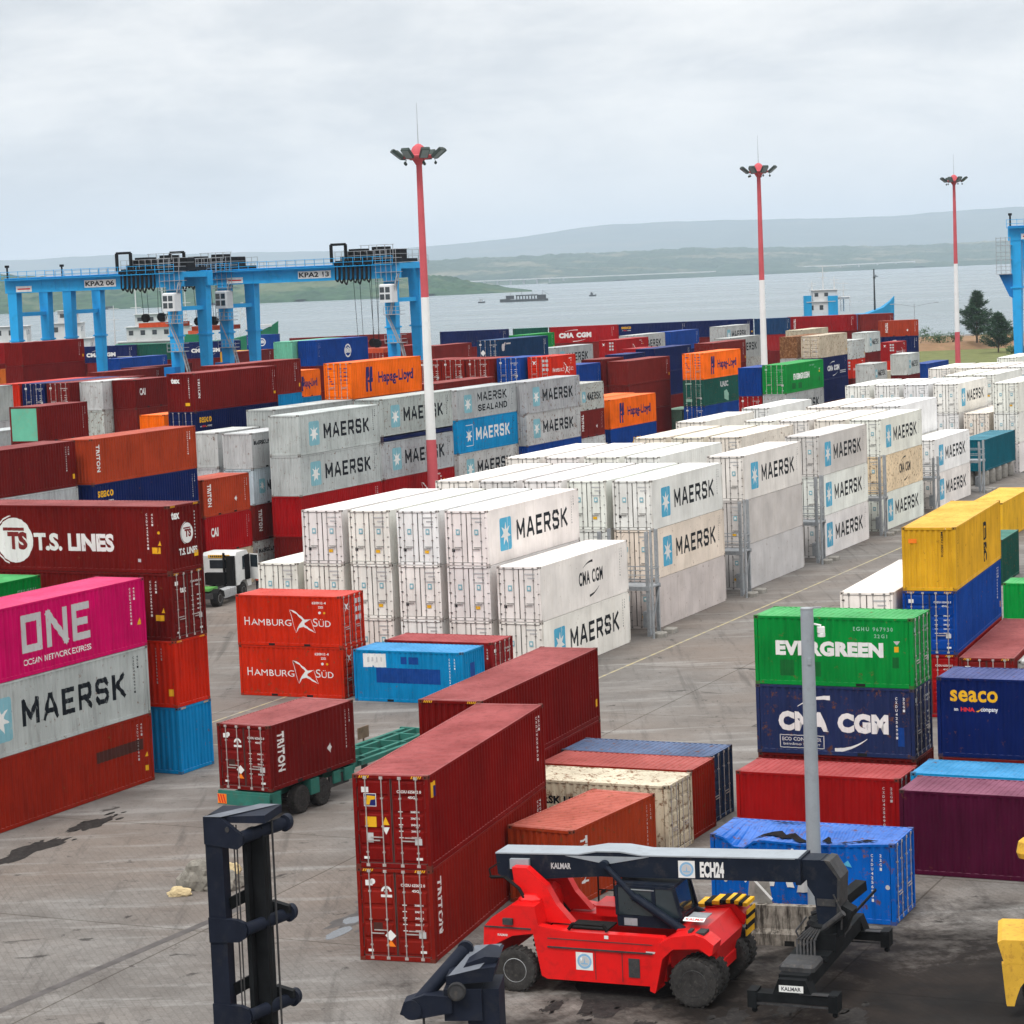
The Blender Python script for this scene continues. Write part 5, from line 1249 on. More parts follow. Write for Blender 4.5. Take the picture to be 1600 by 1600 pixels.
('mk7',3):('grey long container with star emblem on top behind the bright red one, mid yard',Y),
('bl1',2):('navy long container second from top above the small orange one',Y),
('bl1',3):('blue long container on top above the small orange one',Y),
('mk8',3):('grey long container with star emblem on top far row left of second mast',Y),
('br5',2):('brown short container second from top right of the blue end, mid yard',Y),
('br5',3):('maroon short container on top right of the blue end, mid yard',Y),
('nv5',3):('navy short container on top between brown and red, mid yard',Y),
('rd5',3):('deep red short container on top right of navy, mid yard',Y),
('br6',1):('maroon long container third from top above the middle orange one',Y),
('br6',2):('brown long container second from top above the middle orange one',Y),
('br6',3):('brown long container on top above the middle orange one',Y),
('bl5',3):('blue short container on top above the small grey star stack',Y),
('gn6',1):('grey green short container on top right of the middle orange one',Y),
('br7',2):('maroon long container second from top behind the small orange one',Y),
('br7',3):('brown long container on top behind the small orange one',Y),
('nv7',1):('maroon long container third from top left of the small orange one',Y),
('nv7',2):('navy long container second from top left of the small orange one',Y),
('nv7',3):('navy long container on top left of the small orange one',Y),
('mk9',2):('light grey long container second from top right of the small orange one',Y),
('mk9',3):('grey long container with star emblem on top right of the small orange one',Y),
('hp3',1):('blue long container third from top left of the second mast',Y),
('hp3',2):('dark green long container with white lettering second from top left of the second mast',Y),
('hp3',3):('bright orange long container with blue emblem on top left of the second mast',Y),
('bd6',2):('red short container second from top just left of the second mast',Y),
('bd6',3):('blue short container on top just left of the second mast',Y),
('eg3',2):('grey long container with star emblem second from top just right of the second mast',Y),
('eg3',3):('green long container with white block lettering on top just right of the second mast',Y),
('oocl',0):('maroon long container fourth from top above the navy pair right of green',Y),
('oocl',1):('navy long container third from top above the navy pair right of green',Y),
('oocl',2):('navy long container with swoosh lettering second from top above the navy pair right of green',Y),
('oocl',3):('beige long container on top above the navy pair right of green',Y),
('rst',2):('light grey long container second from top left of the beige one',Y),
('rst',3):('rust streaked long container on top left of the beige one',Y),
('gy8',1):('maroon short container third from top right of the beige one',Y),
('gy8',2):('orange red short container with winged emblem second from top right of the beige one',Y),
('gy8',3):('light grey short container on top right of the beige one',Y),
('mk10',2):('light grey short container with star emblem on top low in front of the red ones',Y),
('mk11',1):('maroon short container second from top nearest the dry verge',Y),
('mk11',2):('light grey short container with star emblem on top nearest the dry verge',Y),
('rd8',1):('orange red short container second from top behind the pale verge stack',Y),
('rd8',2):('red short container with winged emblem on top behind the pale verge stack',Y),
('nv8',2):('navy short container with white lettering second from top at the quay end by the verge',Y),
('nv8',3):('orange brown short container with vertical lettering on top at the quay end by the verge',Y),
('gy9',2):('maroon short container second from top right of the beige one, behind',Y),
('gy9',3):('light grey short container with star emblem on top right of the beige one, behind',Y),
('gyt',3):('beige long container on top behind the beige and rusty ends',Y),
('bl9',1):('blue long container on top low beside the dry verge',Y),
('bw9',1):('beige short container on top low before the pale stack',Y),
('q1',3):('maroon long container on top quay row left of the tallest mast',Y),
('q2',3):('brown long container on top quay row at the tallest mast',Y),
('q3',2):('maroon long container second from top quay row right of the tallest mast',Y),
('q3',3):('navy long container on top quay row right of the tallest mast',Y),
('q4',3):('dark green short container on top quay row, short, right of navy',Y),
('q5',2):('brown long container second from top quay row with white lettering',Y),
('q5',3):('deep red long container with white lettering on top quay row with white lettering',Y),
('q6',3):('navy long container with yellow lettering on top quay row right of deep red',Y),
('q7',2):('maroon long container second from top quay row left of second mast',Y),
('q7',3):('navy long container on top quay row left of second mast',Y),
('q8',1):('maroon short container third from top quay row behind second mast',Y),
('q8',2):('rusty red short container second from top quay row behind second mast',Y),
('q8',3):('dark blue short container on top quay row behind second mast',Y),
('q9',2):('maroon long container second from top quay row below supply vessel',Y),
('q9',3):('deep red long container with vertical lettering on top quay row below supply vessel',Y),
('q10',2):('maroon short container second from top quay row end below supply vessel',Y),
('q10',3):('brown short container on top quay row end below supply vessel',Y),
('q11',2):('maroon long container second from top quay row at the first gantry',Y),
('q11',3):('navy long container with swoosh lettering on top quay row at the first gantry',Y),
('q12',2):('maroon short container second from top quay row between left gantries',Y),
('q12',3):('dark green short container on top quay row between left gantries',Y),
('q13',2):('maroon long container second from top quay row behind third gantry',Y),
('q13',3):('navy long container with swoosh lettering on top quay row behind third gantry',Y),
('q14',2):('maroon long container second from top quay row at the far left',Y),
('q14',3):('dark blue long container on top quay row at the far left',Y),
('coq',2):('maroon short container second from top between the legs of the third gantry',Y),
('coq',3):('blue short container with round emblem on top between the legs of the third gantry',Y),
('yls',3):('yellow short container on top beside the third gantry leg',Y),
('mr5',3):('maroon long container on top low between the third gantry legs',Y),
('bd1',3):('brown red long container on top under the third gantry right leg',Y),
('br9',3):('brown long container on top behind the third gantry right leg',Y),
('br0',3):('brown long container on top left of the dark blue doors',Y),
('gq',3):('green long container on top behind the dark blue emblem one',Y),
('teal',0):('teal long container raised on drums beside the reefer block',Y),
('trl',0):('maroon short container with vertical lettering on the green trailer',Y),
}
hid = {'containers': MB(), 'refrigerated_containers': MB()}
def buried(q, x, y, z, yaw, orient, size, tier):
    L, H = LN[size], HT[tier]; r = radians(yaw); d1 = Vector((sin(r), cos(r), 0)); d2 = Vector((-cos(r), sin(r), 0))
    A, B = (L, CW) if orient == 'L' else (CW, L); m = Matrix(((d1.x, d2.x, 0, x), (d1.y, d2.y, 0, y), (0, 0, 1, z), (0, 0, 0, 1)))
    q.box(.03, A - .03, .03, B - .03, .05, H - .02, 0, m)
    for a in (0, A - .16):
        for b in (0, B - .16): q.box(a, a + .16, b, b + .16, 0, H, 0, m)
for line in STACKS.strip().split('\n'):
    head, tiers = line.split(' | '); key, os_, x, y, yaw, z0 = head.split(); x, y, yaw, z = float(x), float(y), float(yaw), float(z0)
    far = y > 135; tl = tiers.split('; ')
    for k, tt in enumerate(tl):
        f = tt.split()
        if (key, k) in LABELS:
            lab, grp = LABELS[(key, k)]
            jx, jy = (random.uniform(-.025, .025), random.uniform(-.025, .025)) if k else (0, 0)
            o = container(x + jx, y + jy, z, yaw, os_[0], os_[1], f[0], f[1], f[2], 'doors' in f[3:], lab, grp, far)
            o['_k'] = f'{key}/{k}'
        else: buried(hid['refrigerated_containers' if f[1].startswith('ref') else 'containers'], x, y, z, yaw, os_[0], os_[1], f[0])
        z += HT[f[0]]
for nm, cc in (('containers', PAL['mar']), ('refrigerated_containers', PAL['ref'])):
    o = hid[nm].build(nm, M['paint']); o.color = cc; tag(o, 'lower containers buried out of sight inside the stacks', 'containers', kind='stuff')
# ------------------------------------------------------------------ high masts and poles
M['mast_w'] = mat('white_mast_paint', (.72, .72, .71), .45, var=.06, scale=.5)
M['mast_r'] = mat('faded_red_mast_paint', (.50, .095, .11), .5, var=.12, scale=.5)
M['lampbody'] = mat('dark_floodlight', (.045, .06, .055), .5, var=.2)
M['lampglass'] = mat('floodlight_glass', (.22, .28, .28), .15, var=.1)
M['greymetal'] = mat('grey_pole_paint', (.30, .33, .36), .45, .1, var=.08, scale=1.2, dirt=(.16, .15, .14), dirt_amt=.25)
def high_mast(x, y, H, bands, label):
    r = empty('high_mast_light', (x, y, 0)); tag(r, label, 'light mast', 'red and white high mast lights')
    rad = lambda z: .46 - .24 * z / H
    zs = [0] + bands + [H]; col = 'mast_r'
    for a, c in zip(zs[:-1], zs[1:]):
        q = MB(); q.tube((0, 0, a), (0, 0, c), rad(a), rad(c), n=16); autosmooth(q.build('mast_section', M[col], r)); col = 'mast_w' if col == 'mast_r' else 'mast_r'
    q = MB(); q.lathe([(.25, -.9), (.5, -.5), (1.25, -.35), (1.3, -.2), (.7, -.1), (.62, .15), (.45, .5), (.2, .7), (.05, .75)], (0, 0, H), 'z', 16); autosmooth(q.build('head_frame', M['mast_r'], r))
    q = MB(); q.tube((0, 0, H + .7), (0, 0, H + 3.9), .035, .012, n=6); q.build('lightning_rod', M['galv'], r)
    for k in range(8):
        a = 2 * pi * k / 8 + .3; c, s = cos(a), sin(a)
        f = MB(); Mx = Matrix.Translation((1.75 * c, 1.75 * s, H - .05)) @ Matrix.Rotation(a, 4, 'Z') @ Matrix.Rotation(radians(-38), 4, 'Y')
        f.box(-.5, .5, -.34, .34, -.12, .14, 0, Mx); f.box(-.44, .44, -.29, .29, -.14, -.119, 1, Mx); f.bar((1.0 * c, 1.0 * s, H - .3), (1.5 * c, 1.5 * s, H - .2), .1, .1, 0)
        f.build('floodlight', [M['lampbody'], M['lampglass']], r)
    for k in range(5):
        a = 2 * pi * k / 5; q = MB(); q.lathe([(.02, .12), (.1, .05), (.12, -.05), (.05, -.14)], (1.3 * cos(a), 1.3 * sin(a), H - .75), 'z', 8); q.tube((1.2 * cos(a), 1.2 * sin(a), H - .4), (1.3 * cos(a), 1.3 * sin(a), H - .65), .02); q.build('camera_pod', M['lampbody'], r)
high_mast(-6.15, 190.5, 30.6, [8.2, 19.4], 'tallest looking high mast light, red over white, behind the front reefers')
high_mast(30.2, 283.0, 32.0, [9.0, 19.2], 'high mast light by the green container with white lettering')
high_mast(72.0, 385.5, 33.3, [9.2, 20.0], 'high mast light by the shore trees, thinnest of the three')
r = empty('camera_pole', (9.05, 74.6, 0)); tag(r, 'plain grey steel pole with small camera behind the reach stacker boom', 'pole')
q = MB(); q.lathe([(.235, 0), (.235, .4), (.20, 10.0), (.20, 10.02)], (0, 0, 0), 'z', 20); autosmooth(q.build('shaft', M['greymetal'], r))
q = MB(); q.lathe([(.21, 10.02), (.21, 10.06), (.08, 10.08)], (0, 0, 0), 'z', 16); q.box(.1, .45, -.05, .02, 10.03, 10.08); q.build('cap', M['galv'], r)
q = MB(); q.tube((.2, -.05, 9.55), (.42, -.1, 9.5), .03); q.box(.3, .52, -.2, .0, 9.28, 9.46); q.lathe([(.12, .0), (.12, .1), (.05, .16)], (.42, -.1, 9.15), 'z', 10); q.build('camera', M['white'], r)
q = MB(); q.box(-.05, .05, -.24, -.2, 8.3, 8.5); q.build('junction_box', M['greymetal'], r)
r = empty('street_lamp', (108.5, 641, 0)); tag(r, 'thin double armed lamp post standing by the water', 'street lamp')
q = MB(); q.tube((0, 0, -3), (0, 0, 9.6), .14, .08); q.build('post', M['greymetal'], r)
for s in (-1, 1):
    q = MB(); q.path([(0, 0, 8.8), (s * 3.5, 0, 9.4), (s * 5.5, 0, 9.6)], .07); q.box(min(s * 5.2, s * 6.4), max(s * 5.2, s * 6.4), -.2, .2, 9.5, 9.7); q.build('lamp_arm', M['greymetal'], r)

# ------------------------------------------------------------------ reefer racks between the bays
def rack(k, lanes, label, h):
    """steel access rack across one gap between reefer bays"""
    u = 112.3 + 16.9 * k + 12.192 + 2.15; w = 51.4 + .42 * k - .15
    a = radians(25.2); x = sin(a) * u - cos(a) * w; y = cos(a) * u + sin(a) * w
    r = empty('reefer_rack', (x, y, 0), pi / 2 - radians(24.6)); tag(r, label, 'access rack', 'steel racks between the reefers')
    n = lanes; P_ = 2.88
    for q in range(n + 1):
        for xx in (0, 1.5):
            b = MB(); b.box(xx - .09, xx + .09, q * P_ - .09, q * P_ + .09, 0, h + 1.1); b.build('post', M['galv'], r)
    lev = [z for z in (2.75, 5.6, 8.4) if z < h + .3]
    for z in lev:
        b = MB(); b.box(-.12, 1.62, -.15, n * P_ + .15, z, z + .09); b.box(-.14, -.10, -.15, n * P_ + .15, z - .12, z + .12); b.box(1.60, 1.64, -.15, n * P_ + .15, z - .12, z + .12); b.build('walkway', M['galv'], r)
        b = MB()
        for xx in (-.09, 1.59):
            for dz in (.55, 1.05): b.bar((xx, -.1, z + dz), (xx, n * P_ + .1, z + dz), .05, .05)
        for yy in (-.1,):
            for dz in (.55, 1.05): b.bar((-.09, yy, z + dz), (1.59, yy, z + dz), .05, .05)
        for q in range(2 * n + 1):
            for xx in (-.09, 1.59): b.bar((xx, q * P_ / 2, z), (xx, q * P_ / 2, z + 1.05), .04, .04)
        b.build('railing', M['galv'], r)
    b = MB()
    for z0, z1 in zip([.1] + lev[:-1], lev):
        b.bar((0, -.11, z0), (1.5, -.11, z1), .07, .07); b.box(.35, 1.15, .2, .5, z0 + .35, z0 + 1.25)
    b.build('bracing', M['galv'], r)
    b = MB(); b.tube((-.75, -.55, 0), (-.75, -.55, h + 1.3), .075, n=10); b.build('guard_post', M['galv'], r)
    for q in range(2):
        b = MB(); b.bevbox(-.5 + q * 1.7, .3 + q * 1.7, -1.0, -.35, 0, .28, .06); b.build('footing', M['plinth'], r)
M['plinth'] = mat('pale_concrete', (.28, .265, .24), .85, var=.2, scale=2, dirt=(.12, .10, .08), dirt_amt=.5)
for k, lb in enumerate(('rack in the first gap from the near end of the reefer block', 'rack in the second gap along the reefer block', 'rack in the third gap along the reefer block', 'rack in the fourth gap beside the tan reefer', 'rack in the fifth gap before the low reefer stack', 'rack beside the teal container past the low reefer stack')):
    rack(k, 5, 'grey steel access ' + lb, 4.9 if k < 4 else 3.4)
# concrete sleepers under the teal container
for k in range(5):
    a = radians(24.6); u = .9 + k * 2.5; x, y = 43.3 + sin(a) * u, 219.4 + cos(a) * u
    q = MB(); q.lathe([(.55, 0), (.62, .1), (.62, 1.2), (.55, 1.35)], (0, 0, 0), 'z', 14); o = q.build('support_drum', M['plinth'], None, loc=(x - .55 * cos(a) * 1.0, y + .55 * sin(a), 0)); autosmooth(o)
    tag(o, 'pale concrete drum under the teal container', 'drum', 'pale drums holding up the teal container')
    q = MB(); q.lathe([(.55, 0), (.62, .1), (.62, 1.2), (.55, 1.35)], (0, 0, 0), 'z', 14); o = q.build('support_drum', M['plinth'], None, loc=(x - 1.9 * cos(a), y + 1.9 * sin(a), 0))
    tag(o, 'pale concrete drum under the teal container', 'drum', 'pale drums holding up the teal container')

# ------------------------------------------------------------------ blue yard gantries
M['cblue'] = mat('crane_blue_paint', (.025, .33, .68), .42, var=.1, scale=.25, dirt=(.02, .12, .22), dirt_amt=.25)
M['cblue2'] = mat('deep_crane_blue', (.01, .15, .42), .42, var=.12, scale=.25)
M['cdark'] = mat('black_machinery', (.010, .011, .012), .6, var=.4, scale=2)
M['cwhite'] = mat('white_cab_paint', (.62, .64, .65), .4, var=.06)
M['glass'] = mat('dark_cab_glass', (.018, .028, .034), .08, var=.2, spec=.8)
M['corange'] = mat('orange_red_spreader', (.55, .08, .03), .45, var=.2)
def gantry(x, y, rz, label, sign, tx=17.5, spread=10.8, legs=(0, 1, 2, 3)):
    """x,y: foot of the left near leg; local X spans the stacks, local Y is the way it travels"""
    S, B, Z0, Z1 = 23.5, 6.5, 21.2, 23.0
    r = empty('gantry_crane', (x, y, 0), rz); tag(r, label, 'crane', 'blue rubber tyred gantry cranes')
    for sx in (0, S):
        for sy in (0, B):
            q = MB(); t = .55 if sx == 0 else .62
            q.raw([(sx - .42, sy - .4, 1.9), (sx + .42, sy - .4, 1.9), (sx + .42, sy + .4, 1.9), (sx - .42, sy + .4, 1.9), (sx - t - .12, sy - t, Z0 + .02), (sx + t + .12, sy - t, Z0 + .02), (sx + t + .12, sy + t, Z0 + .02), (sx - t - .12, sy + t, Z0 + .02)], [(0, 3, 2, 1), (4, 5, 6, 7), (0, 1, 5, 4), (1, 2, 6, 5), (2, 3, 7, 6), (3, 0, 4, 7)])
            q.box(sx - t - .2, sx + t + .2, sy - t - .08, sy + t + .08, 15.2, 15.4); q.build('leg', M['cblue'], r)
        q = MB(); q.box(sx - .5, sx + .5, -2.2, B + 2.2, 1.1, 1.9); q.build('sill_beam', M['cblue'], r)
        q = MB(); q.box(sx - .3, sx + .3, .5, B - .5, 18.3, 18.8); q.build('portal_tie', M['cblue'], r)
        for yy in (-1.6, -.1, B + .1, B + 1.6):
            q = MB(); q.lathe([(.35, -.32), (.72, -.32), (.8, -.2), (.8, .2), (.72, .32), (.35, .32)], (sx, yy, .8), 'x', 18); q.build('wheel', M['black'], r)
    for sy in (0, B):
        g_ = MB(); g_.box(-.95, S + 1.1, sy - .62, sy + .62, Z0 + .02, Z1); g_.box(-.9, S + 1.0, sy - .8, sy + .8, Z1, Z1 + .08)
        for k in range(12): xx = .5 + k * 2.05; g_.box(xx - .03, xx + .03, sy - .66, sy - .62, Z0 + .1, Z1 - .1)
        g_.build('girder', M['cblue'], r)
        h = MB(); yy = sy + (-1.5 if sy == 0 else 1.5)
        h.box(-.9, S + 1, *sorted((yy, yy + (.75 if sy == 0 else -.75))), Z1 - .2, Z1 - .12)
        for dz in (.45, .95): h.bar((-.9, yy, Z1 - .1 + dz), (S + 1, yy, Z1 - .1 + dz), .05, .05)
        for k in range(20): xx = -.9 + k * 1.34; h.bar((xx, yy, Z1 - .12), (xx, yy, Z1 + .9), .05, .05)
        h.build('walkway_railing', M['galv'] if sy else M['cblue'], r)
    q = MB(); q.box(-.95, -.3, 0, B, Z1 - .7, Z1 - .02); q.box(S + .3, S + 1.05, 0, B, Z1 - .7, Z1 - .02); q.build('end_tie', M['cblue'], r)
    q = MB(); q.tube((-.7, -.3, Z1), (-.7, -.3, Z1 + 1.6), .12); q.box(-.9, -.5, -.5, -.1, Z1 + 1.4, Z1 + 1.7); q.build('floodlight_post', M['cdark'], r)
    # sign with its writing on the near girder
    q = MB(); q.box(11.0, 15.6, -.66, -.63, Z0 + .35, Z0 + 1.25, 0); o = q.build('sign', M['signwhite'], r)
    d = Decal(); d.text(sign, 11.15, Z0 + .5, .62, 'ink', .03, w=4.2); o2 = bpy.data.objects.new('lettering', d.mesh('lettering', lambda u, v, e: (u, -.668, v), None)); COL.objects.link(o2); o2.parent = o
    q = MB(); q.box(.75, 3.1, -.66, -.63, Z0 + .15, Z0 + .85, 0); q.build('warning_board', M['signwhite'], r)
    q = MB(); q.box(1.0, 2.9, -.672, -.661, Z0 + .42, Z0 + .58, 0); q.build('warning_text', M['redmark'], r)
    # trolley with hoists, festoon loops and cab
    t = empty('trolley', (tx, 0, Z1), 0, r)
    q = MB(); q.box(-3.6, 3.4, -.9, B + .9, .15, .55); q.box(-2.3, -.6, .3, 2.4, .55, 1.9); q.box(.2, 2.2, .5, 2.6, .55, 1.5); q.box(-.9, .6, 3.6, 5.8, .55, 2.1); q.box(1.5, 2.9, 3.8, 5.6, .55, 1.7); q.box(-3.4, -2.2, 4.0, 5.8, .55, 1.5); q.build('hoist_house', M['cdark'], t)
    q = MB()
    for k in range(5): q.lathe([(.5, -.5), (.5, .5)], (-1.8 + k * .95, -.2, 1.1), 'y', 12)
    for k in range(9): q.box(-2.9 + k * .7, -2.6 + k * .7, -.8, -.4, .5, 1.0 + .9 * ((k * 7) % 5) / 5)
    q.build('winch', M['cdark'], t)
    q = MB()
    for k in range(8): q.path([(-3.4 + k * .62, -1.2, .2), (-3.45 + k * .62, -1.2, -1.7 - .2 * (k % 3)), (-3.2 + k * .62, -1.2, -2.0 - .2 * (k % 3)), (-2.95 + k * .62, -1.2, -1.6), (-2.95 + k * .62, -1.2, .1)], .1, 6)
    q.box(-3.7, 1.8, -1.35, -1.0, .0, .35); q.build('festoon_loops', M['cdark'], t)
    q = MB()
    for yy in (-1.0, B + 1.0):
        for dz in (.5, 1.05): q.bar((-3.5, yy, .55 + dz), (3.6, yy, .55 + dz), .05, .05)
        for k in range(9): q.bar((-3.5 + k * .88, yy, .5), (-3.5 + k * .88, yy, 1.6), .05, .05)
    for k in range(5): q.bar((-2 + k * 1.1, 2.9, .5), (-2 + k * 1.1, 2.9, 2.3), .06, .06)
    q.bar((-2.2, 2.9, 2.3), (2.6, 2.9, 2.3), .06, .06); q.build('trolley_railing', M['galv'], t)
    q = MB(); 
    for a, c in (((-3.9, -1.2, .3), (-3.9, -1.2, 2.5)), ((-3.9, -1.2, 2.5), (-1.9, -1.2, 2.5)), ((-1.9, -1.2, 2.5), (-1.9, -1.2, .3))): q.bar(a, c, .3, .3)
    q.build('cable_frame', M['cdark'], t)
    q = MB()
    for dz in (.5, 1.05): q.bar((2.2, -1.4, .6 + dz), (5.0, -1.4, .6 + dz), .05, .05); q.bar((5.0, -1.4, .6 + dz), (5.0, 2, .6 + dz), .05, .05)
    for k in range(5): q.bar((2.2 + k * .7, -1.4, -2.2), (2.2 + k * .7, -1.4, 1.7), .05, .05)
    for z in (-2.2, -1.1, 0, .6): q.box(2.1, 5.0, -1.45, .2, z, z + .06)
    q.build('service_stair', M['galv'], t)
    q = MB(); q.bevbox(2.9, 4.6, -2.2, -.5, -4.7, -2.5, .15, 0); c_ = q.build('cab', M['cwhite'], t)
    q = MB(); 
    for k in range(2):
        for z in (-4.35, -3.5): q.box(3.05 + k * .75, 3.65 + k * .75, -2.215, -2.19, z, z + .65)
        q.box(2.885, 2.91, -2.0 + k * .7, -1.45 + k * .7, -4.3, -2.9)
    q.build('window', M['glass'], c_)
    zs = spread
    q = MB()
    for xx in (-2.4, -1.5, .2, 1.1):
        for yy in (1.2, B - 1.2): q.tube((xx, yy, .2), (xx * .8 - .1, yy, zs - Z1 + 1.0), .03, n=4)
    q.build('hoist_rope', M['cdark'], t)
    q = MB(); q.box(-2.6, 1.6, .8, B - .8, zs - Z1 - .2, zs - Z1 + .35, 0)
    for yy in (1.5, B - 1.5):
        for xx in (-2.0, .4): q.lathe([(.55, -.2), (.55, .2)], (xx, yy, zs - Z1 + .95), 'y', 10, 1)
    q.build('spreader', [M['corange'], M['cdark']], t)
    # stair tower and landings on the right leg
    q = MB()
    for z in (13.4, 16.8): q.box(S - .2, S + 2.0, -1.9, -.5, z, z + .08); 
    for z in (13.4, 16.8):
        for dz in (.5, 1.0): q.bar((S - .2, -1.9, z + dz), (S + 2.0, -1.9, z + dz), .05, .05); q.bar((S + 2.0, -1.9, z + dz), (S + 2.0, -.5, z + dz), .05, .05)
        for k in range(5): q.bar((S - .2 + k * .55, -1.9, z), (S - .2 + k * .55, -1.9, z + 1), .05, .05)
    for s in (-.25, .25): q.bar((S + 1.6, -1.2 + s, 13.4), (S + 4.4, -1.2 + s, 2.5), .06, .18)
    for k in range(22): f = k / 21; q.box(S + 1.6 + 2.8 * f - .1, S + 1.6 + 2.8 * f + .1, -1.45, -.95, 13.4 - 10.9 * f, 13.44 - 10.9 * f)
    for s in (-.25, .25): q.bar((S - .1, -1.2 + s, 16.8), (S + 1.4, -1.2 + s, 13.4), .06, .14); q.bar((S + 1.6, -1.2 + s, Z0 + .5), (S + .3, -1.2 + s, 16.8), .06, .14)
    q.build('stair', M['galv'], r)
    q = MB(); q.box(S - .75, S + .75, -2.0, -.7, 9.8, 11.6); q.build('electrical_cabinet', M['cblue2'], r)
    return r
CR = -radians(25.2)
gantry(-34.7, 303, CR, 'blue gantry crane whose sign ends in 13, next to the tallest light mast', 'KPA2 13', 20.0, 12.4)
gantry(-60.9, 303, CR, 'blue gantry crane at the far left, nearest of the left pair', 'KPA2 06', 20.2, 16.6)
gantry(-56.0, 313.6, CR, 'blue gantry crane standing right behind another blue gantry crane', 'KPA2 07', 20.4, 15.8)
r = gantry(70.6, 333, CR, 'blue gantry leg at the right edge beside the shore trees', 'KPA2 09', 14.0, 14); r.scale = (1.08, 1.08, 1.08)
q = MB()
for z in (17.0, 18.8, 20.6): q.box(-2.3, -.5, -1.4, .6, z, z + .08)
for z in (17.0, 18.8, 20.6):
    for dz in (.5, 1.0): q.bar((-2.3, -1.4, z + dz), (-.5, -1.4, z + dz), .06, .06)
for x in (-2.3, -1.7, -1.1, -.5): q.bar((x, -1.4, 17.0), (x, -1.4, 21.7), .06, .06)
q.build('service_platform', M['galv'], r)
q = MB(); q.prism([(-2.2, 17.0), (-.5, 17.0), (-.5, 14.0), (-.9, 14.2)], 'y', -.6, .5); q.build('bracket', M['cblue2'], r)

# ------------------------------------------------------------------ red reach stacker
M['red'] = mat('glossy_red_paint', (.66, .006, .006), .35, var=.08, scale=1.0, dirt=(.16, .012, .01), dirt_amt=.3, spec=.35)
M['boom'] = mat('blue_black_boom_paint', (.010, .014, .024), .4, var=.2, scale=1.0, dirt=(.07, .065, .06), dirt_amt=.3)
M['steel'] = mat('dusty_dark_steel', (.05, .05, .052), .5, .2, var=.3, scale=3, dirt=(.13, .11, .09), dirt_amt=.5)
M['tyre'] = mat('dusty_tyre', (.035, .033, .032), .85, var=.35, scale=4, dirt=(.10, .09, .08), dirt_amt=.5)
M['rim'] = mat('pale_wheel_rim', (.38, .39, .40), .5, .1, var=.15, scale=5, dirt=(.1, .09, .08), dirt_amt=.5)
M['badge'] = mat('pale_blue_badge', (.22, .40, .58), .5, var=.1)
def wheel(name, parent, x, y, z, R, w, rimmat, face=-1):
    q = MB(); q.lathe([(R * .56, -w * .42), (R * .80, -w * .5), (R * .95, -w * .44), (R, -w * .3), (R, w * .3), (R * .95, w * .44), (R * .80, w * .5), (R * .56, w * .42)], (0, 0, 0), 'y', 36)
    for k in range(26):
        a = 2 * pi * k / 26; Mx = Matrix.Rotation(-a, 4, 'Y'); q.box(R * .97, R * 1.025, -w * .42, w * .42, -R * .055, R * .055, 0, Mx)
    t = q.build(name, M['tyre'], parent); autosmooth(t); t.location = (x, y, z)
    q = MB(); q.lathe([(R * .58, face * w * .40), (R * .54, face * w * .44), (R * .50, face * w * .30), (R * .34, face * w * .22), (R * .30, face * w * .34), (R * .1, face * w * .36)], (0, 0, 0), 'y', 24)
    for k in range(10): a = 2 * pi * k / 10; q.tube((R * .42 * cos(a), face * w * .2, R * .42 * sin(a)), (R * .42 * cos(a), face * w * .31, R * .42 * sin(a)), R * .03, n=6)
    rm = q.build('rim', M[rimmat], t); autosmooth(rm); return t
def badge(d, u, v, s):
    d.rect(u - s, u + s, v - s, v + s, 'white'); d.ring(u, v, s * .6, s * .85, 'badge', 28, 1); d.disc(u, v, s * .58, 'offwhite', 20, 1); d.poly([(u - s * .1, v - s * .2), (u + s * .1, v - s * .2), (u, v + s * .45)], 'badge', 2); d.rect(u - s * .4, u + s * .4, v - s * .35, v - s * .2, 'badge', 2)
rs = empty('reach_stacker', (-.34 + .55, 68.89 + 1.35, 0), radians(-22.2)); tag(rs, 'red reach stacker with long dark boom, parked before the brown container pair', 'reach stacker')
Wd = 1.95      # half width
def rsb(name, mb, m, parent=rs, smooth=False): 
    o = mb.build(name, m, parent); 
    if smooth: autosmooth(o)
    return o
# chassis: two deep side plates joined by a floor
prof = [(.95, .42), (4.15, .42), (4.05, .55), (4.15, 1.25), (4.35, 1.72), (4.2, 1.86), (1.55, 1.86), (.7, 2.0), (.55, 1.75), (.78, .5)]
q = MB()
q.prism(prof, 'y', -1.62, -1.32); q.prism(prof, 'y', 1.32, 1.62); q.box(.8, 4.2, -1.31, 1.31, .5, .95); q.box(.9, 2.4, -1.31, -.85, 1.6, 1.84); q.box(.9, 4.1, .5, 1.31, 1.5, 1.84)
rsb('chassis', q, M['red'])
q = MB(); q.box(1.0, 3.9, -1.665, -1.625, 1.36, 1.40); q.box(1.0, 3.9, -1.64, -1.622, 1.62, 1.64)
for x in (2.45, 3.2): q.box(x, x + .012, -1.64, -1.622, .5, 1.35)
q.box(3.35, 3.6, -1.65, -1.6, .65, 1.2); rsb('panel_seam', q, M['steel'])
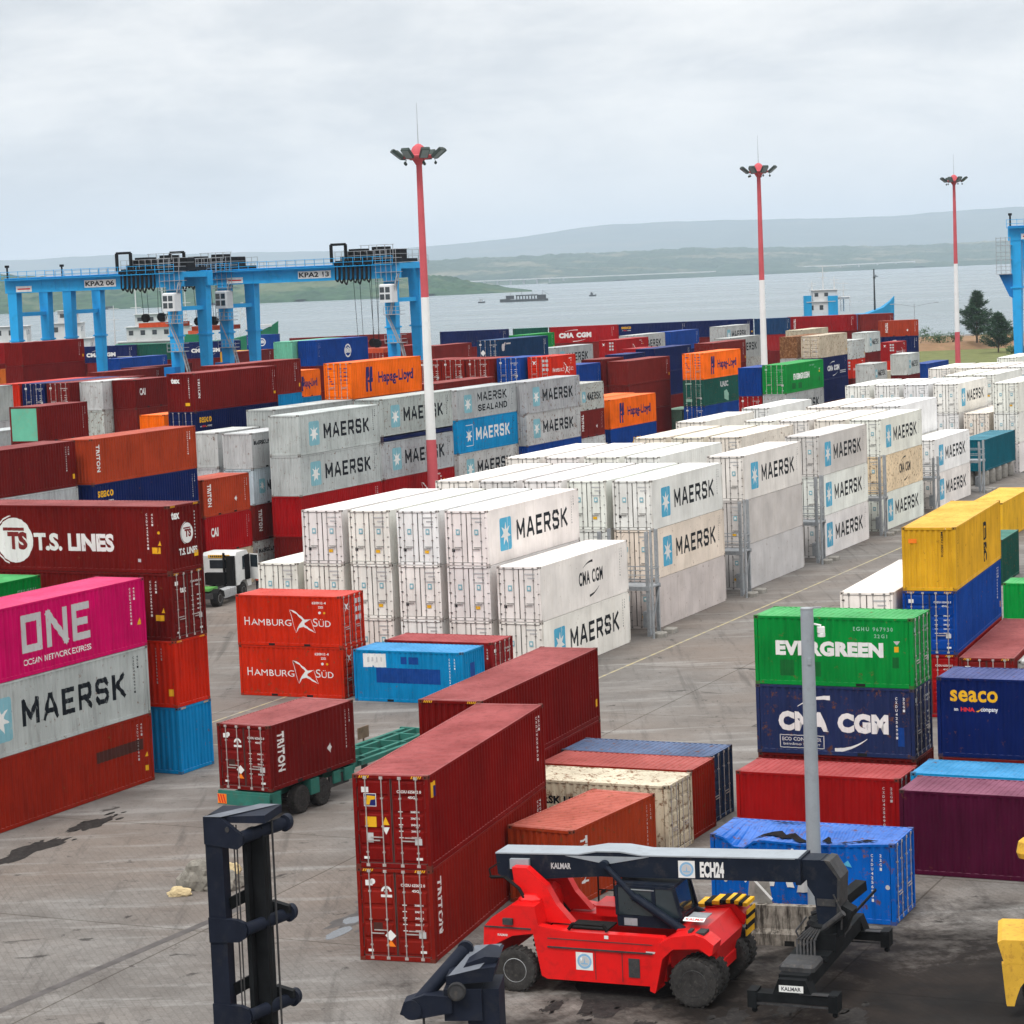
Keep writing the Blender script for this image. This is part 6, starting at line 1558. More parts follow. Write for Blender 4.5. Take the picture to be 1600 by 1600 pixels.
# counterweight and rear hood
cw = [(-1.05, .75), (-.98, 1.85), (-.72, 2.2), (-.1, 2.72), (.62, 2.72), (.72, 2.0), (.72, 1.75), (-.1, 1.62), (-.62, 1.35), (-.72, .75)]
q = MB(); q.prism(cw, 'y', -1.62, 1.62); cwo = rsb('counterweight', q, M['red'])
q = MB(); q.box(-.95, .5, -1.66, -1.58, 1.84, 1.88); q.box(-.35, -.05, -1.72, -1.6, 1.98, 2.22); q.box(-1.1, -.98, -1.3, -.9, 1.3, 1.6); rsb('tail_lamp', q, M['steel'], cwo)
q = MB(); q.bevbox(-.1, .6, -1.2, 1.2, 2.7, 2.95, .15); rsb('engine_cover', q, M['red'])
# boom tower, leaning back
for s in (-1, 1):
    q = MB(); q.prism([(.55, 1.9), (1.55, 1.9), (1.05, 2.6), (.75, 3.3), (.15, 3.95), (-.3, 3.95), (-.25, 3.4), (.1, 2.7)], 'y', s * .95, s * .62); rsb('boom_tower', q, M['red'])
q = MB()
for s in (-.55, -.2, .2, .55): q.path([(-.55, s, 3.75), (-.1, s, 3.35), (.55, s, 2.35), (.95, s, 1.75)], .045)
for s in (-1.0, -.92): q.path([(-1.0, s, 3.55), (-.5, s - .1, 3.6), (-.05, s - .12, 3.2), (.35, s - .12, 2.3), (.62, s - .1, 1.65)], .035)
q.path([(-.7, -.9, 4.1), (-1.0, -1.0, 3.85), (-.95, -1.0, 3.5), (-.5, -1.0, 3.55)], .03); rsb('hydraulic_hose', q, M['black'])
# walkway, rear handrails and mudguard loop
q = MB(); q.box(1.55, 2.75, -1.3, -.5, 1.86, 1.92); rsb('walkway', q, M['black']); q = MB(); q.path([(1.62, -1.5, 1.9), (1.75, -1.5, 2.12), (2.7, -1.5, 2.12), (2.8, -1.5, 1.9)], .06); rsb('grab_loop', q, M['black']); q = MB(); q.path([(1.5, 1.4, 1.9), (1.5, 1.4, 3.0), (3.0, 1.4, 3.0), (3.0, 1.4, 1.9)], .03); q.path([(1.5, 1.4, 2.45), (3.0, 1.4, 2.45)], .03)
for x in (2.0, 2.5): q.path([(x, 1.4, 1.9), (x, 1.4, 3.0)], .025)
rsb('handrail', q, M['black'])
q = MB(); q.box(1.85, 2.8, .2, 1.2, 1.86, 2.25); q.box(1.8, 2.85, .15, 1.25, 2.22, 2.27); rsb('rear_deck', q, M['red'])
# cab
cabp = [(2.85, 1.88), (4.35, 1.88), (4.55, 2.35), (4.35, 3.35), (4.15, 3.48), (2.95, 3.48), (2.82, 3.3)]
q = MB(); q.prism([(2.87, 1.88), (4.33, 1.88), (4.5, 2.3), (2.85, 2.3)], 'y', -.75, .75); q.box(2.85, 4.3, -.72, .72, 3.4, 3.52)
for (a, c) in (((2.86, 2.3), (2.84, 3.4)), ((3.75, 2.3), (3.72, 3.4)), ((4.5, 2.3), (4.28, 3.4))):
    for y in (-.72, .72): q.bar((a[0], y, a[1]), (c[0], y, c[1]), .09, .09)
for y in (-.72, .72): q.bar((2.85, y, 3.4), (4.28, y, 3.4), .08, .08)
cab = rsb('cab', q, M['boom'])
q = MB()
for y in (-.735, .735): q.prism([(2.9, 2.32), (4.44, 2.32), (4.24, 3.38), (2.9, 3.38)], 'y', y - .008, y + .008)
q.prism([(4.44, 2.32), (4.46, 2.32), (4.28, 3.38), (4.25, 3.38)], 'y', -.7, .7); q.box(2.86, 2.875, -.68, .68, 2.34, 3.38); rsb('window', q, M['glass'], cab)
q = MB(); q.box(3.2, 3.75, -.25, .3, 2.0, 2.5); q.bevbox(3.1, 3.3, -.25, .3, 2.4, 3.1, .05); rsb('seat', q, M['steel'], cab)
q = MB(); q.bar((3.1, -.755, 3.3), (3.75, -.755, 3.3), .03, .03); q.box(3.05, 3.35, -.76, -.745, 1.92, 2.2); rsb('door_handle', q, M['galv'], cab)
# front axle housing and fenders
q = MB(); q.prism([(4.1, .45), (4.3, 1.35), (4.62, 1.7), (5.55, 1.78), (6.1, 1.55), (6.25, 1.6), (6.35, 1.95), (5.9, 2.25), (5.35, 2.4), (4.6, 2.2), (4.2, 1.86), (4.05, 1.4), (3.9, .4), (4.05, .34)], 'y', -1.98, -1.25)
f1 = rsb('front_fender', q, M['red']); f1['label'] = 'red fender over the near front wheel'
q = MB(); q.box(5.3, 5.75, -1.8, -1.3, 2.25, 2.42); q.bevbox(5.62, 5.86, -1.92, -1.6, 2.02, 2.26, .04); q.box(5.0, 5.1, -1.7, -1.4, 2.3, 2.45); rsb('headlight', q, M['steel'], f1)
q = MB(); q.prism([(4.3, 1.5), (5.6, 1.75), (6.2, 1.6), (6.35, 1.95), (5.7, 2.5), (4.6, 2.3)], 'y', 1.25, 1.98)
f2 = rsb('front_fender', q, M['red'])
q = MB()
for k in range(9): 
    x = 4.35 + k * .23; t = (k / 8); z = 2.38 + .28 * sin(pi * min(1, t * 1.1) * .8)
    q.box(x, x + .225, 1.2, 2.02, z - .12, z + (.05), k % 2)
for k in range(5):
    z = 2.25 - k * .2; q.box(6.38 - .02 * k, 6.44 - .02 * k, 1.2, 2.02, z - .2, z, k % 2)
rsb('hazard_strip', q, [M['yellow'], M['black']], f2)
q = MB(); q.prism([(4.3, .9), (5.9, .9), (6.15, 1.6), (5.5, 2.35), (4.5, 2.2), (4.25, 1.5)], 'y', -1.2, 1.2); q.box(4.6, 6.0, -1.2, 1.2, .7, 1.0); rsb('front_frame', q, M['red'])
q = MB(); q.box(4.7, 5.3, -.9, -.2, 2.36, 2.39); rsb('grip_plate', q, M['galv'])
for (x, y, R, w, rm, nm) in ((0, -1.55, .64, .5, 'rim', 'rear_wheel'), (0, 1.55, .64, .5, 'rim', 'rear_wheel'), (5.2, -1.72, .70, .60, 'steel', 'front_wheel'), (5.2, 1.72, .70, .60, 'steel', 'front_wheel'), (5.2, -1.02, .70, .55, 'steel', 'front_wheel'), (5.2, 1.02, .70, .55, 'steel', 'front_wheel')):
    wheel(nm, rs, x, y, R, R, w, rm, -1 if y < 0 else 1)
# lift cylinders
for s in (-1, 1):
    q = MB(); q.tube((4.75, s * .95, 1.85), (3.3, s * .78, 3.05), .13, n=14); q.tube((3.3, s * .78, 3.05), (2.45, s * .62, 4.16), .085, n=12); q.lathe([(.17, -.12), (.17, .12)], (4.75, s * .95, 1.85), 'y', 14); q.lathe([(.14, -.1), (.14, .1)], (2.45, s * .62, 4.16), 'y', 12); autosmooth(rsb('lift_cylinder', q, M['boom']))
# the boom
bz0, bz1 = 3.30, 4.02
q = MB(); q.prism([(-.95, bz0 + .12), (-.65, bz0 - .08), (2.3, bz0 + .1), (8.2, bz0 + .06), (8.2, bz1), (3.6, bz1), (2.9, bz1 + .1), (2.2, bz1 + .1), (1.6, bz1), (-1.0, bz1)], 'y', -.48, .48)
boom = rsb('boom', q, M['boom'])
q = MB(); q.prism([(-1.0, bz1 + .002), (1.6, bz1 + .002), (2.2, bz1 + .102), (2.9, bz1 + .102), (3.6, bz1 + .002), (8.22, bz1 + .002), (8.22, bz1 + .04), (3.6, bz1 + .04), (2.9, bz1 + .14), (2.2, bz1 + .14), (1.6, bz1 + .04), (-1.0, bz1 + .04)], 'y', -.5, .5); rsb('boom_top_plate', q, M['dustytop'] if 'dustytop' in M else M['greymetal'], boom)
q = MB(); q.prism([(1.2, bz1 - .02), (2.5, bz1 - .25), (3.8, bz1 - .02)], 'y', -.50, -.482); rsb('boom_scarf_plate', q, M['greymetal'], boom)
q = MB(); q.box(-.5, .1, -.62, -.49, bz1 - .42, bz1 - .12); rsb('boom_bracket', q, M['greymetal'], boom)
q = MB(); q.box(7.9, 8.85, -.40, .40, bz0 + .12, bz1 - .02); q.box(8.15, 8.3, -.55, .55, bz0, bz1 + .03); rsb('inner_boom', q, M['boom'], boom)
d = Decal(); d.text('ECH24', 5.32, bz0 + .14, .46, 'white', .05, w=.72); d.text('KALMAR', .75, bz0 + .30, .18, 'offwhite', .03, w=.62); o = inst(d.mesh('lettering', lambda u, v, e: (u, -.486 - e, v), None), 'lettering', boom)
d = Decal(); badge(d, 4.92, bz0 + .37, .25); o = inst(d.mesh('badge', lambda u, v, e: (u, -.486 - e, v), None), 'badge', boom)
d = Decal(); badge(d, 2.12, 1.02, .26); inst(d.mesh('badge', lambda u, v, e: (u, -1.628 - e, v), None), 'badge', rs)
d = Decal(); d.text('KALMAR', -.55, 1.6, .07, 'white', .02, w=.32); d.rect(2.75, 2.88, 1.72, 1.82, 'white'); d.rect(3.75, 4.0, 1.38, 1.44, 'offwhite'); inst(d.mesh('lettering', lambda u, v, e: (u, -1.634 - e, v), None), 'lettering', rs)
d = Decal(); d.text('KALMAR', 0, 0, .13, 'redmark', .03, w=.6, lay=1); d.rect(-.06, .66, -.05, .18, 'white'); o = inst(d.mesh('maker_plate', lambda u, v, e: (u, v * .9, v * .35 + e), None), 'maker_plate', rs); o.location = (4.75, -1.15, 2.405)
# boom head, rotator and spreader
q = MB(); q.prism([(8.9, bz1 + .02), (9.55, bz1 + .02), (9.85, bz1 - .45), (9.8, 2.5), (9.6, 2.15), (9.25, 2.1), (9.15, 3.0), (8.95, 3.3)], 'y', -.42, .42)
head = rsb('boom_head', q, M['boom'])
q = MB(); q.prism([(9.45, bz1 + .04), (9.62, bz1 + .02), (9.92, bz1 - .45), (9.86, 2.5), (9.78, 2.5), (9.83, bz1 - .45)], 'y', -.45, .45); q.box(9.22, 9.75, -.44, -.425, 2.75, 2.95); rsb('head_edge', q, M['steel'], head)
q = MB(); q.lathe([(.42, 1.9), (.5, 1.95), (.5, 2.15), (.4, 2.25)], (9.3, 0, 0), 'z', 20); q.box(8.75, 9.75, -.5, .5, 1.45, 1.95); q.prism([(8.9, 1.5), (9.9, 1.9), (10.2, 2.6), (9.9, 2.75), (8.8, 2.05)], 'y', -.28, .28); rsb('rotator', q, M['cdark'])
q = MB(); q.tube((8.9, -.35, 1.7), (10.0, -.5, 2.6), .09, n=10); q.tube((8.85, .3, 2.3), (9.9, .4, 2.7), .07, n=8); q.path([(8.9, -.4, 2.4), (8.6, -.5, 2.0), (8.8, -.5, 1.6), (9.2, -.5, 1.8)], .03); q.path([(9.7, -.45, 3.1), (9.95, -.5, 2.6), (9.9, -.4, 2.1)], .03); rsb('tilt_cylinder', q, M['steel'])
HEADSHIFT = -.5
for o in rs.children:
    if o.name.split('.')[0] in ('boom_head', 'rotator', 'tilt_cylinder'): o.location.x += HEADSHIFT
spd = empty('spreader', (8.6, 0, 0), radians(1), rs)
q = MB(); q.box(-.42, .42, -2.8, 3.5, .98, 1.42); q.box(-.55, .55, -1.1, 1.1, 1.35, 1.5); rsb('main_beam', q, M['cdark'], spd)
for s, y0 in ((-1, -3.0), (1, 3.55)):
    q = MB(); y1 = y0 + .45; q.box(-1.22, 1.22, y0, y1, .68, .92); q.prism([(-.55, .9), (.55, .9), (.38, 1.35), (-.38, 1.35)], 'y', y0 - .02, y1 + .1)
    for x in (-1.13, 1.13): q.box(x - .13, x + .13, y0 - .03, y1 + .03, .5, .98); q.lathe([(.05, .32), (.09, .36), (.05, .5)], (x, (y0 + y1) / 2, 0), 'z', 8)
    e_ = rsb('end_beam', q, M['cdark'], spd)
    q = MB(); q.box(-1.2, 1.2, y0 - .006, y0 - .001, .6, .66); q.box(.2, 1.2, y0 - .03, y0 + .2, .952, .965); rsb('wear_plate', q, M['steel'], e_)
d = Decal(); d.rect(-.34, .34, 0, .19, 'white'); d.text('KALMAR', -.27, .04, .11, 'ink', .02, w=.54, lay=1); o = inst(d.mesh('maker_plate', lambda u, v, e: (u, -e, v), None), 'maker_plate', spd); o.location = (-.02, -3.03, 1.0)
q = MB()
for k in range(6): q.path([(-.3 + .1 * k, -1.2, 1.5), (-.35 + .1 * k, -1.0, 1.9), (-.1 + .06 * k, -.4, 2.1)], .03)
rsb('hydraulic_hose', q, M['steel'], spd)
q = MB(); q.bevbox(-.5, .5, -2.5, -1.4, 1.42, 1.62, .08); rsb('valve_block', q, M['steel'], spd)
q = MB(); q.bevbox(-.4, .45, .9, 2.3, 1.42, 1.7, .08); rsb('valve_block', q, M['steel'], spd)
q = MB(); q.bar((-.3, .8, 1.9), (.5, 3.4, 2.4), .35, .3); q.bar((.52, .8, 1.85), (.95, 3.3, 2.3), .04, .08, 0); rsb('side_shift_arm', q, M['cdark'], spd)

def squash(o):
    if o.name.split('.')[0] in ('boom', 'boom_head', 'rotator', 'tilt_cylinder', 'spreader', 'rear_wheel'): return
    if o.name.split('.')[0] == 'front_wheel': o.location.x += .3; return
    if o.type == 'MESH':
        for v in o.data.vertices:
            x, y, z = v.co; lx, ly, lz = o.location; x += lx; z += lz
            if z > 1.9: z = 1.9 + (z - 1.9) * .77
            if x > 3.9: x += .3
            elif x > 3.0: x += .3 * (x - 3.0) / .9
            if x > 5.5: x = 5.5 + (x - 5.5) * .55
            if o.name.startswith(('front_fender', 'headlight', 'hazard', 'front_frame')) and z > 1.45: z = 1.45 + (z - 1.45) * .80
            v.co = (x - lx, y, z - lz)
    for c in o.children: squash(c)
for o in list(rs.children): squash(o)
def raise_nose(o, x0=0):
    if o.type == 'MESH':
        for v in o.data.vertices: v.co.z += -.28 + (v.co.x + 1) * .034
    for c in o.children: raise_nose(c)
raise_nose(boom)

# ------------------------------------------------------------------ concrete barrier, rubble
M['stained'], nt, b = base_mat('stained_concrete'); t = N(nt, 'ShaderNodeTexCoord'); mp = N(nt, 'ShaderNodeMapping'); mp.inputs['Scale'].default_value = (3.2, 3.2, .35); LK(nt, t.outputs['Object'], mp.inputs[0])
n1 = N(nt, 'ShaderNodeTexNoise', i_Scale=1.6, i_Detail=8.0, i_Roughness=.7); LK(nt, mp.outputs[0], n1.inputs[0]); n2 = N(nt, 'ShaderNodeTexNoise', i_Scale=5.0, i_Detail=8.0, i_Roughness=.7); LK(nt, t.outputs['Object'], n2.inputs[0])
c = MIX(nt, RAMP(nt, n1.outputs[0], [(.46, 0.0), (.60, .92)]), RAMP(nt, n2.outputs[0], [(.35, (.15, .13, .11)), (.65, (.27, .245, .21))]), (.022, .018, .015)); LK(nt, c, b.inputs['Base Color']); b.inputs['Roughness'].default_value = .9; b.inputs['Specular IOR Level'].default_value = .15
ba = empty('concrete_barrier', (6.75, 72.9, 0), radians(-18)); tag(ba, 'stained concrete barrier block behind the reach stacker, streaked black', 'barrier')
q = MB(); q.prism([(-.32, 0), (.32, 0), (.32, .35), (.2, .5), (.14, 1.2), (-.14, 1.2), (-.2, .5), (-.32, .35)], 'x', 0, 2.35); q.build('block', M['stained'], ba)
q = MB(); q.box(-.02, 0.3, -.34, -.30, .0, .16); q.box(1.2, 1.5, -.34, -.30, .0, .16); q.build('fork_slot', M['black'], ba)
o = MB(); o.prism([(-.42, 0), (.42, 0), (.2, 1.9), (-.2, 1.9)], 'y', -.3, .3); o = o.build('concrete_barrier', M['plinth'], None, loc=(7.25, 74.0, 0)); o.rotation_euler = (0, 0, .2)
tag(o, 'pale tapered concrete block standing behind the stained barrier', 'barrier')
q = MB(); q.bar((6.35, 73.35, 2.62), (7.55, 73.25, 1.2), .06, .06); q.bar((6.75, 73.4, 1.75), (7.15, 73.3, 2.2), .05, .05); o = q.build('broken_pole', M['signwhite'], None); tag(o, 'broken white pole leaning across the barrier', 'pole')
def rock(name, x, y, z, rx, ry, rz_, m, seed, label, cat, grp=None):
    bm = bmesh.new(); bmesh.ops.create_icosphere(bm, subdivisions=3, radius=1)
    for v in bm.verts:
        n = noise.noise(v.co * 1.3 + Vector((seed, 0, 0))) * .35 + noise.noise(v.co * 3.5 + Vector((0, seed, 0))) * .14
        v.co = Vector((v.co.x * rx, v.co.y * ry, max(v.co.z, -.55) * rz_)) * (1 + n)
    me = bpy.data.meshes.new(name); bm.to_mesh(me); bm.free(); me.materials.append(m); o = bpy.data.objects.new(name, me); COL.objects.link(o); o.location = (x, y, z); tag(o, label, cat, grp); return o
M['cream'] = mat('dirty_cream_sack', (.48, .38, .22), .8, var=.25, scale=3)
M['greycover'] = mat('dirty_grey_sheet', (.20, .185, .16), .85, var=.3, scale=3, dirt=(.05, .045, .04), dirt_amt=.6)
rock('rubble_heap', -11.3, 82.4, .35, .78, .55, .75, M['greycover'], 2.0, 'grey heap of broken concrete lying on the yard', 'rubble')
rock('rubble_heap', -10.6, 82.2, .2, .75, .5, .42, M['greycover'], 5.0, 'low rubble half hidden behind the black mast', 'rubble')
rock('sack', -11.95, 81.45, .12, .42, .22, .2, M['cream'], 9.0, 'cream sack lying by the concrete rubble', 'sack')
rock('sack', -10.2, 82.5, .55, .3, .22, .28, M['cream'], 12.0, 'pale lump on top of the low rubble', 'sack')

# ------------------------------------------------------------------ black lift masts in the foreground
M['mast'] = mat('blue_black_mast_paint', (.012, .015, .025), .5, var=.25, scale=1.2, dirt=(.035, .035, .036), dirt_amt=.35, spec=.05)
M['masttop'] = mat('dusty_mast_top', (.12, .13, .15), .5, var=.2, scale=2)
hm_ = empty('lift_truck_mast', (-6.03, 46.6, 0), radians(-14)); tag(hm_, 'tall black container lift mast with round crossbars, close to the camera', 'lift mast')
TOPZ = 10.42; hm_.scale = (.76, .80, 1)
q = MB(); q.box(-.26, .20, -.22, .22, 0, TOPZ - .02); q.build('outer_rail', M['mast'], hm_)
q = MB(); q.box(.62, .74, .10, .62, 0, TOPZ - .35); q.box(.76, 1.1, .34, .44, 0, TOPZ - .3); q.box(.98, 1.10, .46, .8, 0, TOPZ - .35); q.build('inner_rail', M['cdark'], hm_)
for k, z in enumerate((TOPZ - .42, TOPZ - 2.25, TOPZ - 3.98, TOPZ - 5.7)):
    if k == 0:
        q = MB(); q.prism([(-.27, z - .12), (.62, z - .22), (.78, z - .12), (.80, z + .06), (.62, z + .14), (.4, z + .28), (.2, z + .40), (-.27, z + .42)], 'y', -.26, -.10)
        q.prism([(-.27, TOPZ - .02), (.25, TOPZ - .02), (1.35, TOPZ + .02), (1.35, TOPZ - .14), (-.27, TOPZ - .14)], 'y', -.09, 1.15); o = q.build('crosshead', M['mast'], hm_)
        q = MB(); q.poly([(-.27, -.26, TOPZ + .006), (.22, -.26, TOPZ + .006), (1.30, 1.12, TOPZ + .03), (.75, 1.15, TOPZ + .026)]); q.build('top_plate', M['masttop'], hm_)
        q = MB(); q.lathe([(.055, -.29), (.055, -.262)], (.38, 0, z + .18), 'y', 10); q.build('pin', M['steel'], o)
    else:
        q = MB(); q.prism([(-.27, z - .26), (.55, z - .24), (.72, z - .16), (.78, z), (.70, z + .14), (.5, z + .2), (-.27, z + .24)], 'y', -.26, -.10); q.build('crosshead', M['mast'], hm_)
    q = MB(); q.tube((.70, -.18, z), (1.42, 1.25, z + .06), .13, n=18); q.lathe([(.17, -.14), (.17, .1)], (1.42, 1.25, z + .06), 'y', 16); autosmooth(q.build('crossbar', M['mast'], hm_))
    if k: 
        q = MB(); q.prism([(1.0, z + .1), (1.5, z + .1), (1.48, z + .24), (1.0, z + .34)], 'y', .95, 1.15); q.bar((.2, .1, z + .45), (.98, .75, z + .72), .06, .24); q.build('stay', M['cdark'], hm_)
for x, y in ((.43, .02), (.50, .05), (1.26, .62)):
    q = MB(); q.tube((x, y, 0), (x, y, TOPZ - .2), .02 if x < 1 else .03, n=6); q.build('lift_chain', M['steel'], hm_)
q = MB(); q.path([(1.15, .4, TOPZ - .5), (1.18, .35, TOPZ - 2.5), (1.1, .3, TOPZ - 4.5), (1.15, .35, TOPZ - 7)], .012, 5); q.build('hydraulic_hose', M['black'], hm_)
q = MB(); q.box(-.3, 1.6, -.4, 1.4, .0, .6); q.build('mast_foot', M['mast'], hm_)
m2 = empty('lift_truck_mast', (-2.0, 51.5, 0), radians(-6)); tag(m2, 'black lift mast head with pulley and ram, cut off by the bottom edge', 'lift mast')
T2 = 5.95
q = MB(); q.box(.62, 1.32, -.2, .9, 0, T2 - .62); q.prism([(.18, T2 - .5), (1.2, T2 - .42), (1.28, T2 - .1), (.95, T2 - .14), (.2, T2 - .30)], 'y', -.3, .9)
q.prism([(.30, T2 - .48), (.95, T2 - .36), (1.34, T2 + .02), (1.02, T2 + .04), (.62, T2 - .1)], 'y', .0, 1.0); q.build('mast_head', M['mast'], m2)
q = MB(); q.poly([(.24, -.305, T2 - .29), (.93, -.305, T2 - .13), (1.30, 1.0, T2 + .05), (.70, 1.0, T2 + .02)]); q.build('top_plate', M['masttop'], m2)
q = MB(); q.lathe([(.16, -.42), (.2, -.4), (.2, -.3), (.06, -.28)], (.42, 0, T2 - .62), 'y', 20); q.lathe([(.19, -.45), (.15, -.45), (.15, -.41)], (.42, 0, T2 - .62), 'y', 20); autosmooth(q.build('pulley', M['steel'], m2))
q = MB(); q.tube((-.55, -.25, T2 - 1.0), (.48, .75, T2 - .02), .16, n=16); q.lathe([(.22, -.12), (.22, .12)], (-.58, -.27, T2 - 1.02), 'y', 16); q.lathe([(.18, -.07), (.18, .07)], (.50, .78, T2), 'y', 16); autosmooth(q.build('ram', M['mast'], m2))
q = MB(); q.prism([(-.85, T2 - 1.12), (-.55, T2 - 1.25), (.3, T2 - 1.1), (.3, T2 - .75), (-.3, T2 - .7), (-.75, T2 - .85)], 'y', -.35, .1); q.box(.12, .95, -.28, .6, T2 - 1.3, T2 - .6); q.build('ram_bracket', M['mast'], m2)
q = MB(); q.tube((-.35, -.2, 0), (-.35, -.2, T2 - 1.1), .03, n=6); q.build('lift_chain', M['steel'], m2)

# ------------------------------------------------------------------ yellow machine at the right edge
M['yelp'] = mat('scratched_yellow_paint', (.62, .36, .045), .45, var=.1, scale=2, dirt=(.20, .07, .03), dirt_amt=.5)
ym = empty('yellow_machine', (13.35, 65.2, 0), radians(-12)); tag(ym, 'yellow yard machine with scratched rounded fender at the right edge', 'machine')
q = MB(); q.prism([(-.25, 1.55), (1.6, 1.55), (1.6, 2.2), (-.3, 2.22), (-.42, 2.15)], 'y', -1.1, 1.1); q.build('bonnet', M['yelp'], ym)
q = MB(); pr = [(-.32, 1.56), (-.22, .45), (-.2, .38), (-.0, .38), (.04, .55), (.16, .9), (.42, 1.25), (.8, 1.42), (1.6, 1.46), (1.6, 1.56)]; q.prism(pr, 'y', -1.1, -.85); q.build('fender', M['yelp'], ym)
wheel('wheel', ym, .95, -.75, .72, .72, .5, 'steel', -1)
q = MB(); q.bevbox(.75, 1.9, -.8, .8, 2.2, 3.9, .15); c_ = q.build('cab', M['yelp'], ym); q = MB(); q.box(.9, 1.8, -.81, -.79, 2.6, 3.6); q.build('window', M['glass'], c_)
q = MB(); q.lathe([(.24, -.15), (.3, 0), (.24, .3), (.12, .4)], (.42, .4, 4.3), 'z', 14); q.box(.36, .48, .33, .47, 2.2, 4.2); q.build('air_intake', M['yelp'], ym)

# ------------------------------------------------------------------ trailer under the brown container, white truck, person
M['teal'] = mat('worn_green_trailer_paint', (.030, .145, .115), .55, var=.2, scale=1.5, dirt=(.10, .08, .06), dirt_amt=.4)
tr = empty('skeletal_trailer', (-9.7, 91.9, 0), pi / 2 - radians(29)); tag(tr, 'worn green skeletal trailer under the lone brown container', 'trailer')
q = MB()
for y in (.72, 1.72): q.box(-.12, 13.6, y - .08, y + .08, .82, 1.20)
for x in (-.1, 1.2, 2.6, 4.2, 5.9, 7.4, 9.0, 10.6, 12.2, 13.5): q.box(x - .06, x + .06, .0 if x in (-.1, 5.9, 13.5) else .4, 2.44 if x in (-.1, 5.9, 13.5) else 2.0, .98, 1.22)
for x in (.3, 3.0): q.box(x - .3, x + .3, 0, .68, .6, 1.2)
q.box(6.6, 13.4, .1, .3, 1.0, 1.2); q.box(6.6, 13.4, 2.1, 2.3, 1.0, 1.2); q.build('chassis', M['teal'], tr)
q = MB(); q.box(-.2, -.13, 0, 2.44, .68, 1.12); q.build('bumper', M['teal'], tr)
q = MB()
for k in range(3): q.raw([(-.21, 2.05 + k * .12, .74), (-.21, 2.11 + k * .12, .74), (-.21, 2.2 + k * .12, 1.08), (-.21, 2.14 + k * .12, 1.08)], [(0, 1, 2, 3)], 1)
q.box(-.208, -.2, 2.02, 2.44, .72, 1.1, 0); q.build('tail_board', [M['orange'], M['redmark']], tr)
for x in (2.1, 3.6):
    for y in (.22, 2.22): wheel('wheel', tr, x, y, .55, .55, .42, 'steel', -1 if y < 1 else 1)
q = MB(); 
for x in (2.1, 3.6): q.tube((x, .2, .5), (x, 2.2, .5), .09)
q.box(4.2, 5.6, .1, .2, .55, 1.0); q.box(9.5, 9.7, .4, .6, 0, .9); q.box(9.5, 9.7, 1.8, 2.0, 0, .9); q.build('axle', M['steel'], tr)
q = MB(); q.box(4.4, 4.9, .02, .1, .70, 1.18); q.box(5.2, 5.9, .02, .1, .66, 1.18); q.build('side_plate', M['teal'], tr)
for k, (x, y) in enumerate(((7.8, 2.5), (10.6, 2.5))):
    q = MB(); q.box(x - .42, x + .42, y, y + .05, 1.25, 1.75); q.bar((x, y + .02, .9), (x, y + .02, 1.3), .06, .06); q.build('mudflap', M['boards'], tr)

M['cabwhite'] = mat('white_truck_paint', (.66, .67, .66), .35, var=.05, scale=1, dirt=(.3, .28, .24), dirt_amt=.2)
M['limegreen'] = mat('green_fifth_wheel', (.10, .30, .07), .5, var=.15)
tk = empty('truck_tractor', (-20.5, 157.6, 0), radians(72)); tag(tk, 'white truck tractor with its driver door open', 'truck')
q = MB(); q.box(-.9, 5.6, -.5, -.36, .75, 1.05); q.box(-.9, 5.6, .36, .5, .75, 1.05); q.box(-1.0, -.8, -1.1, 1.1, .6, .95); q.build('chassis', M['steel'], tk)
for x in (0,):
    for y in (-.98, .98): wheel('rear_wheel', tk, x, y, .52, .52, .58, 'rim', -1 if y < 0 else 1)
for y in (-1.02, 1.02): wheel('front_wheel', tk, 3.9, y, .52, .52, .34, 'rim', -1 if y < 0 else 1)
q = MB(); q.box(-.7, .7, -.75, .75, 1.06, 1.22); q.build('fifth_wheel', M['limegreen'], tk)
q = MB(); q.prism([(2.75, 1.0), (2.75, 3.0), (2.95, 3.2), (4.55, 3.2), (4.85, 2.9), (5.1, 2.1), (5.15, .75), (4.55, .75), (4.4, 1.15), (3.9, 1.28), (3.4, 1.15), (3.25, 1.0)], 'y', -1.2, 1.2); cb = q.build('cab', M['cabwhite'], tk)
q = MB(); q.box(2.735, 2.76, -.7, .7, 2.15, 2.72); q.build('rear_window', M['glass'], cb)
q = MB(); q.prism([(3.75, 1.95), (4.9, 1.95), (4.7, 2.85), (3.8, 2.85)], 'y', -1.215, -1.195); q.prism([(3.75, 1.95), (4.9, 1.95), (4.7, 2.85), (3.8, 2.85)], 'y', 1.195, 1.215); q.build('side_window', M['glass'], cb)
q = MB(); q.box(2.70, 2.745, -.78, .78, 2.86, 3.06, 0); sg = q.build('sign', M['yellow'], cb); q = MB()
for k in range(9): q.box(2.692, 2.702, -.66 + k * .148, -.66 + k * .148 + .1, 2.9, 3.02)
q.build('lettering', M['ink'], sg)
q = MB(); q.box(4.1, 4.95, -1.22, -1.21, 1.2, 2.9); q.build('door_opening', M['black'], cb)
dr = MB(); Mx = Matrix.Translation((4.95, -1.22, 0)) @ Matrix.Rotation(radians(62), 4, 'Z'); dr.box(-.9, 0, -.06, 0, 1.2, 2.0, 0, Mx)
for a in ((-.9, -.84), (-.06, 0)): dr.box(a[0], a[1], -.05, -.01, 2.0, 2.9, 0, Mx)
dr.box(-.9, 0, -.05, -.01, 2.84, 2.92, 0, Mx); do = dr.build('door', M['cabwhite'], tk); q = MB(); q.box(-.84, -.06, -.035, -.02, 2.0, 2.84, 0, Mx); q.build('window', M['glass'], do)
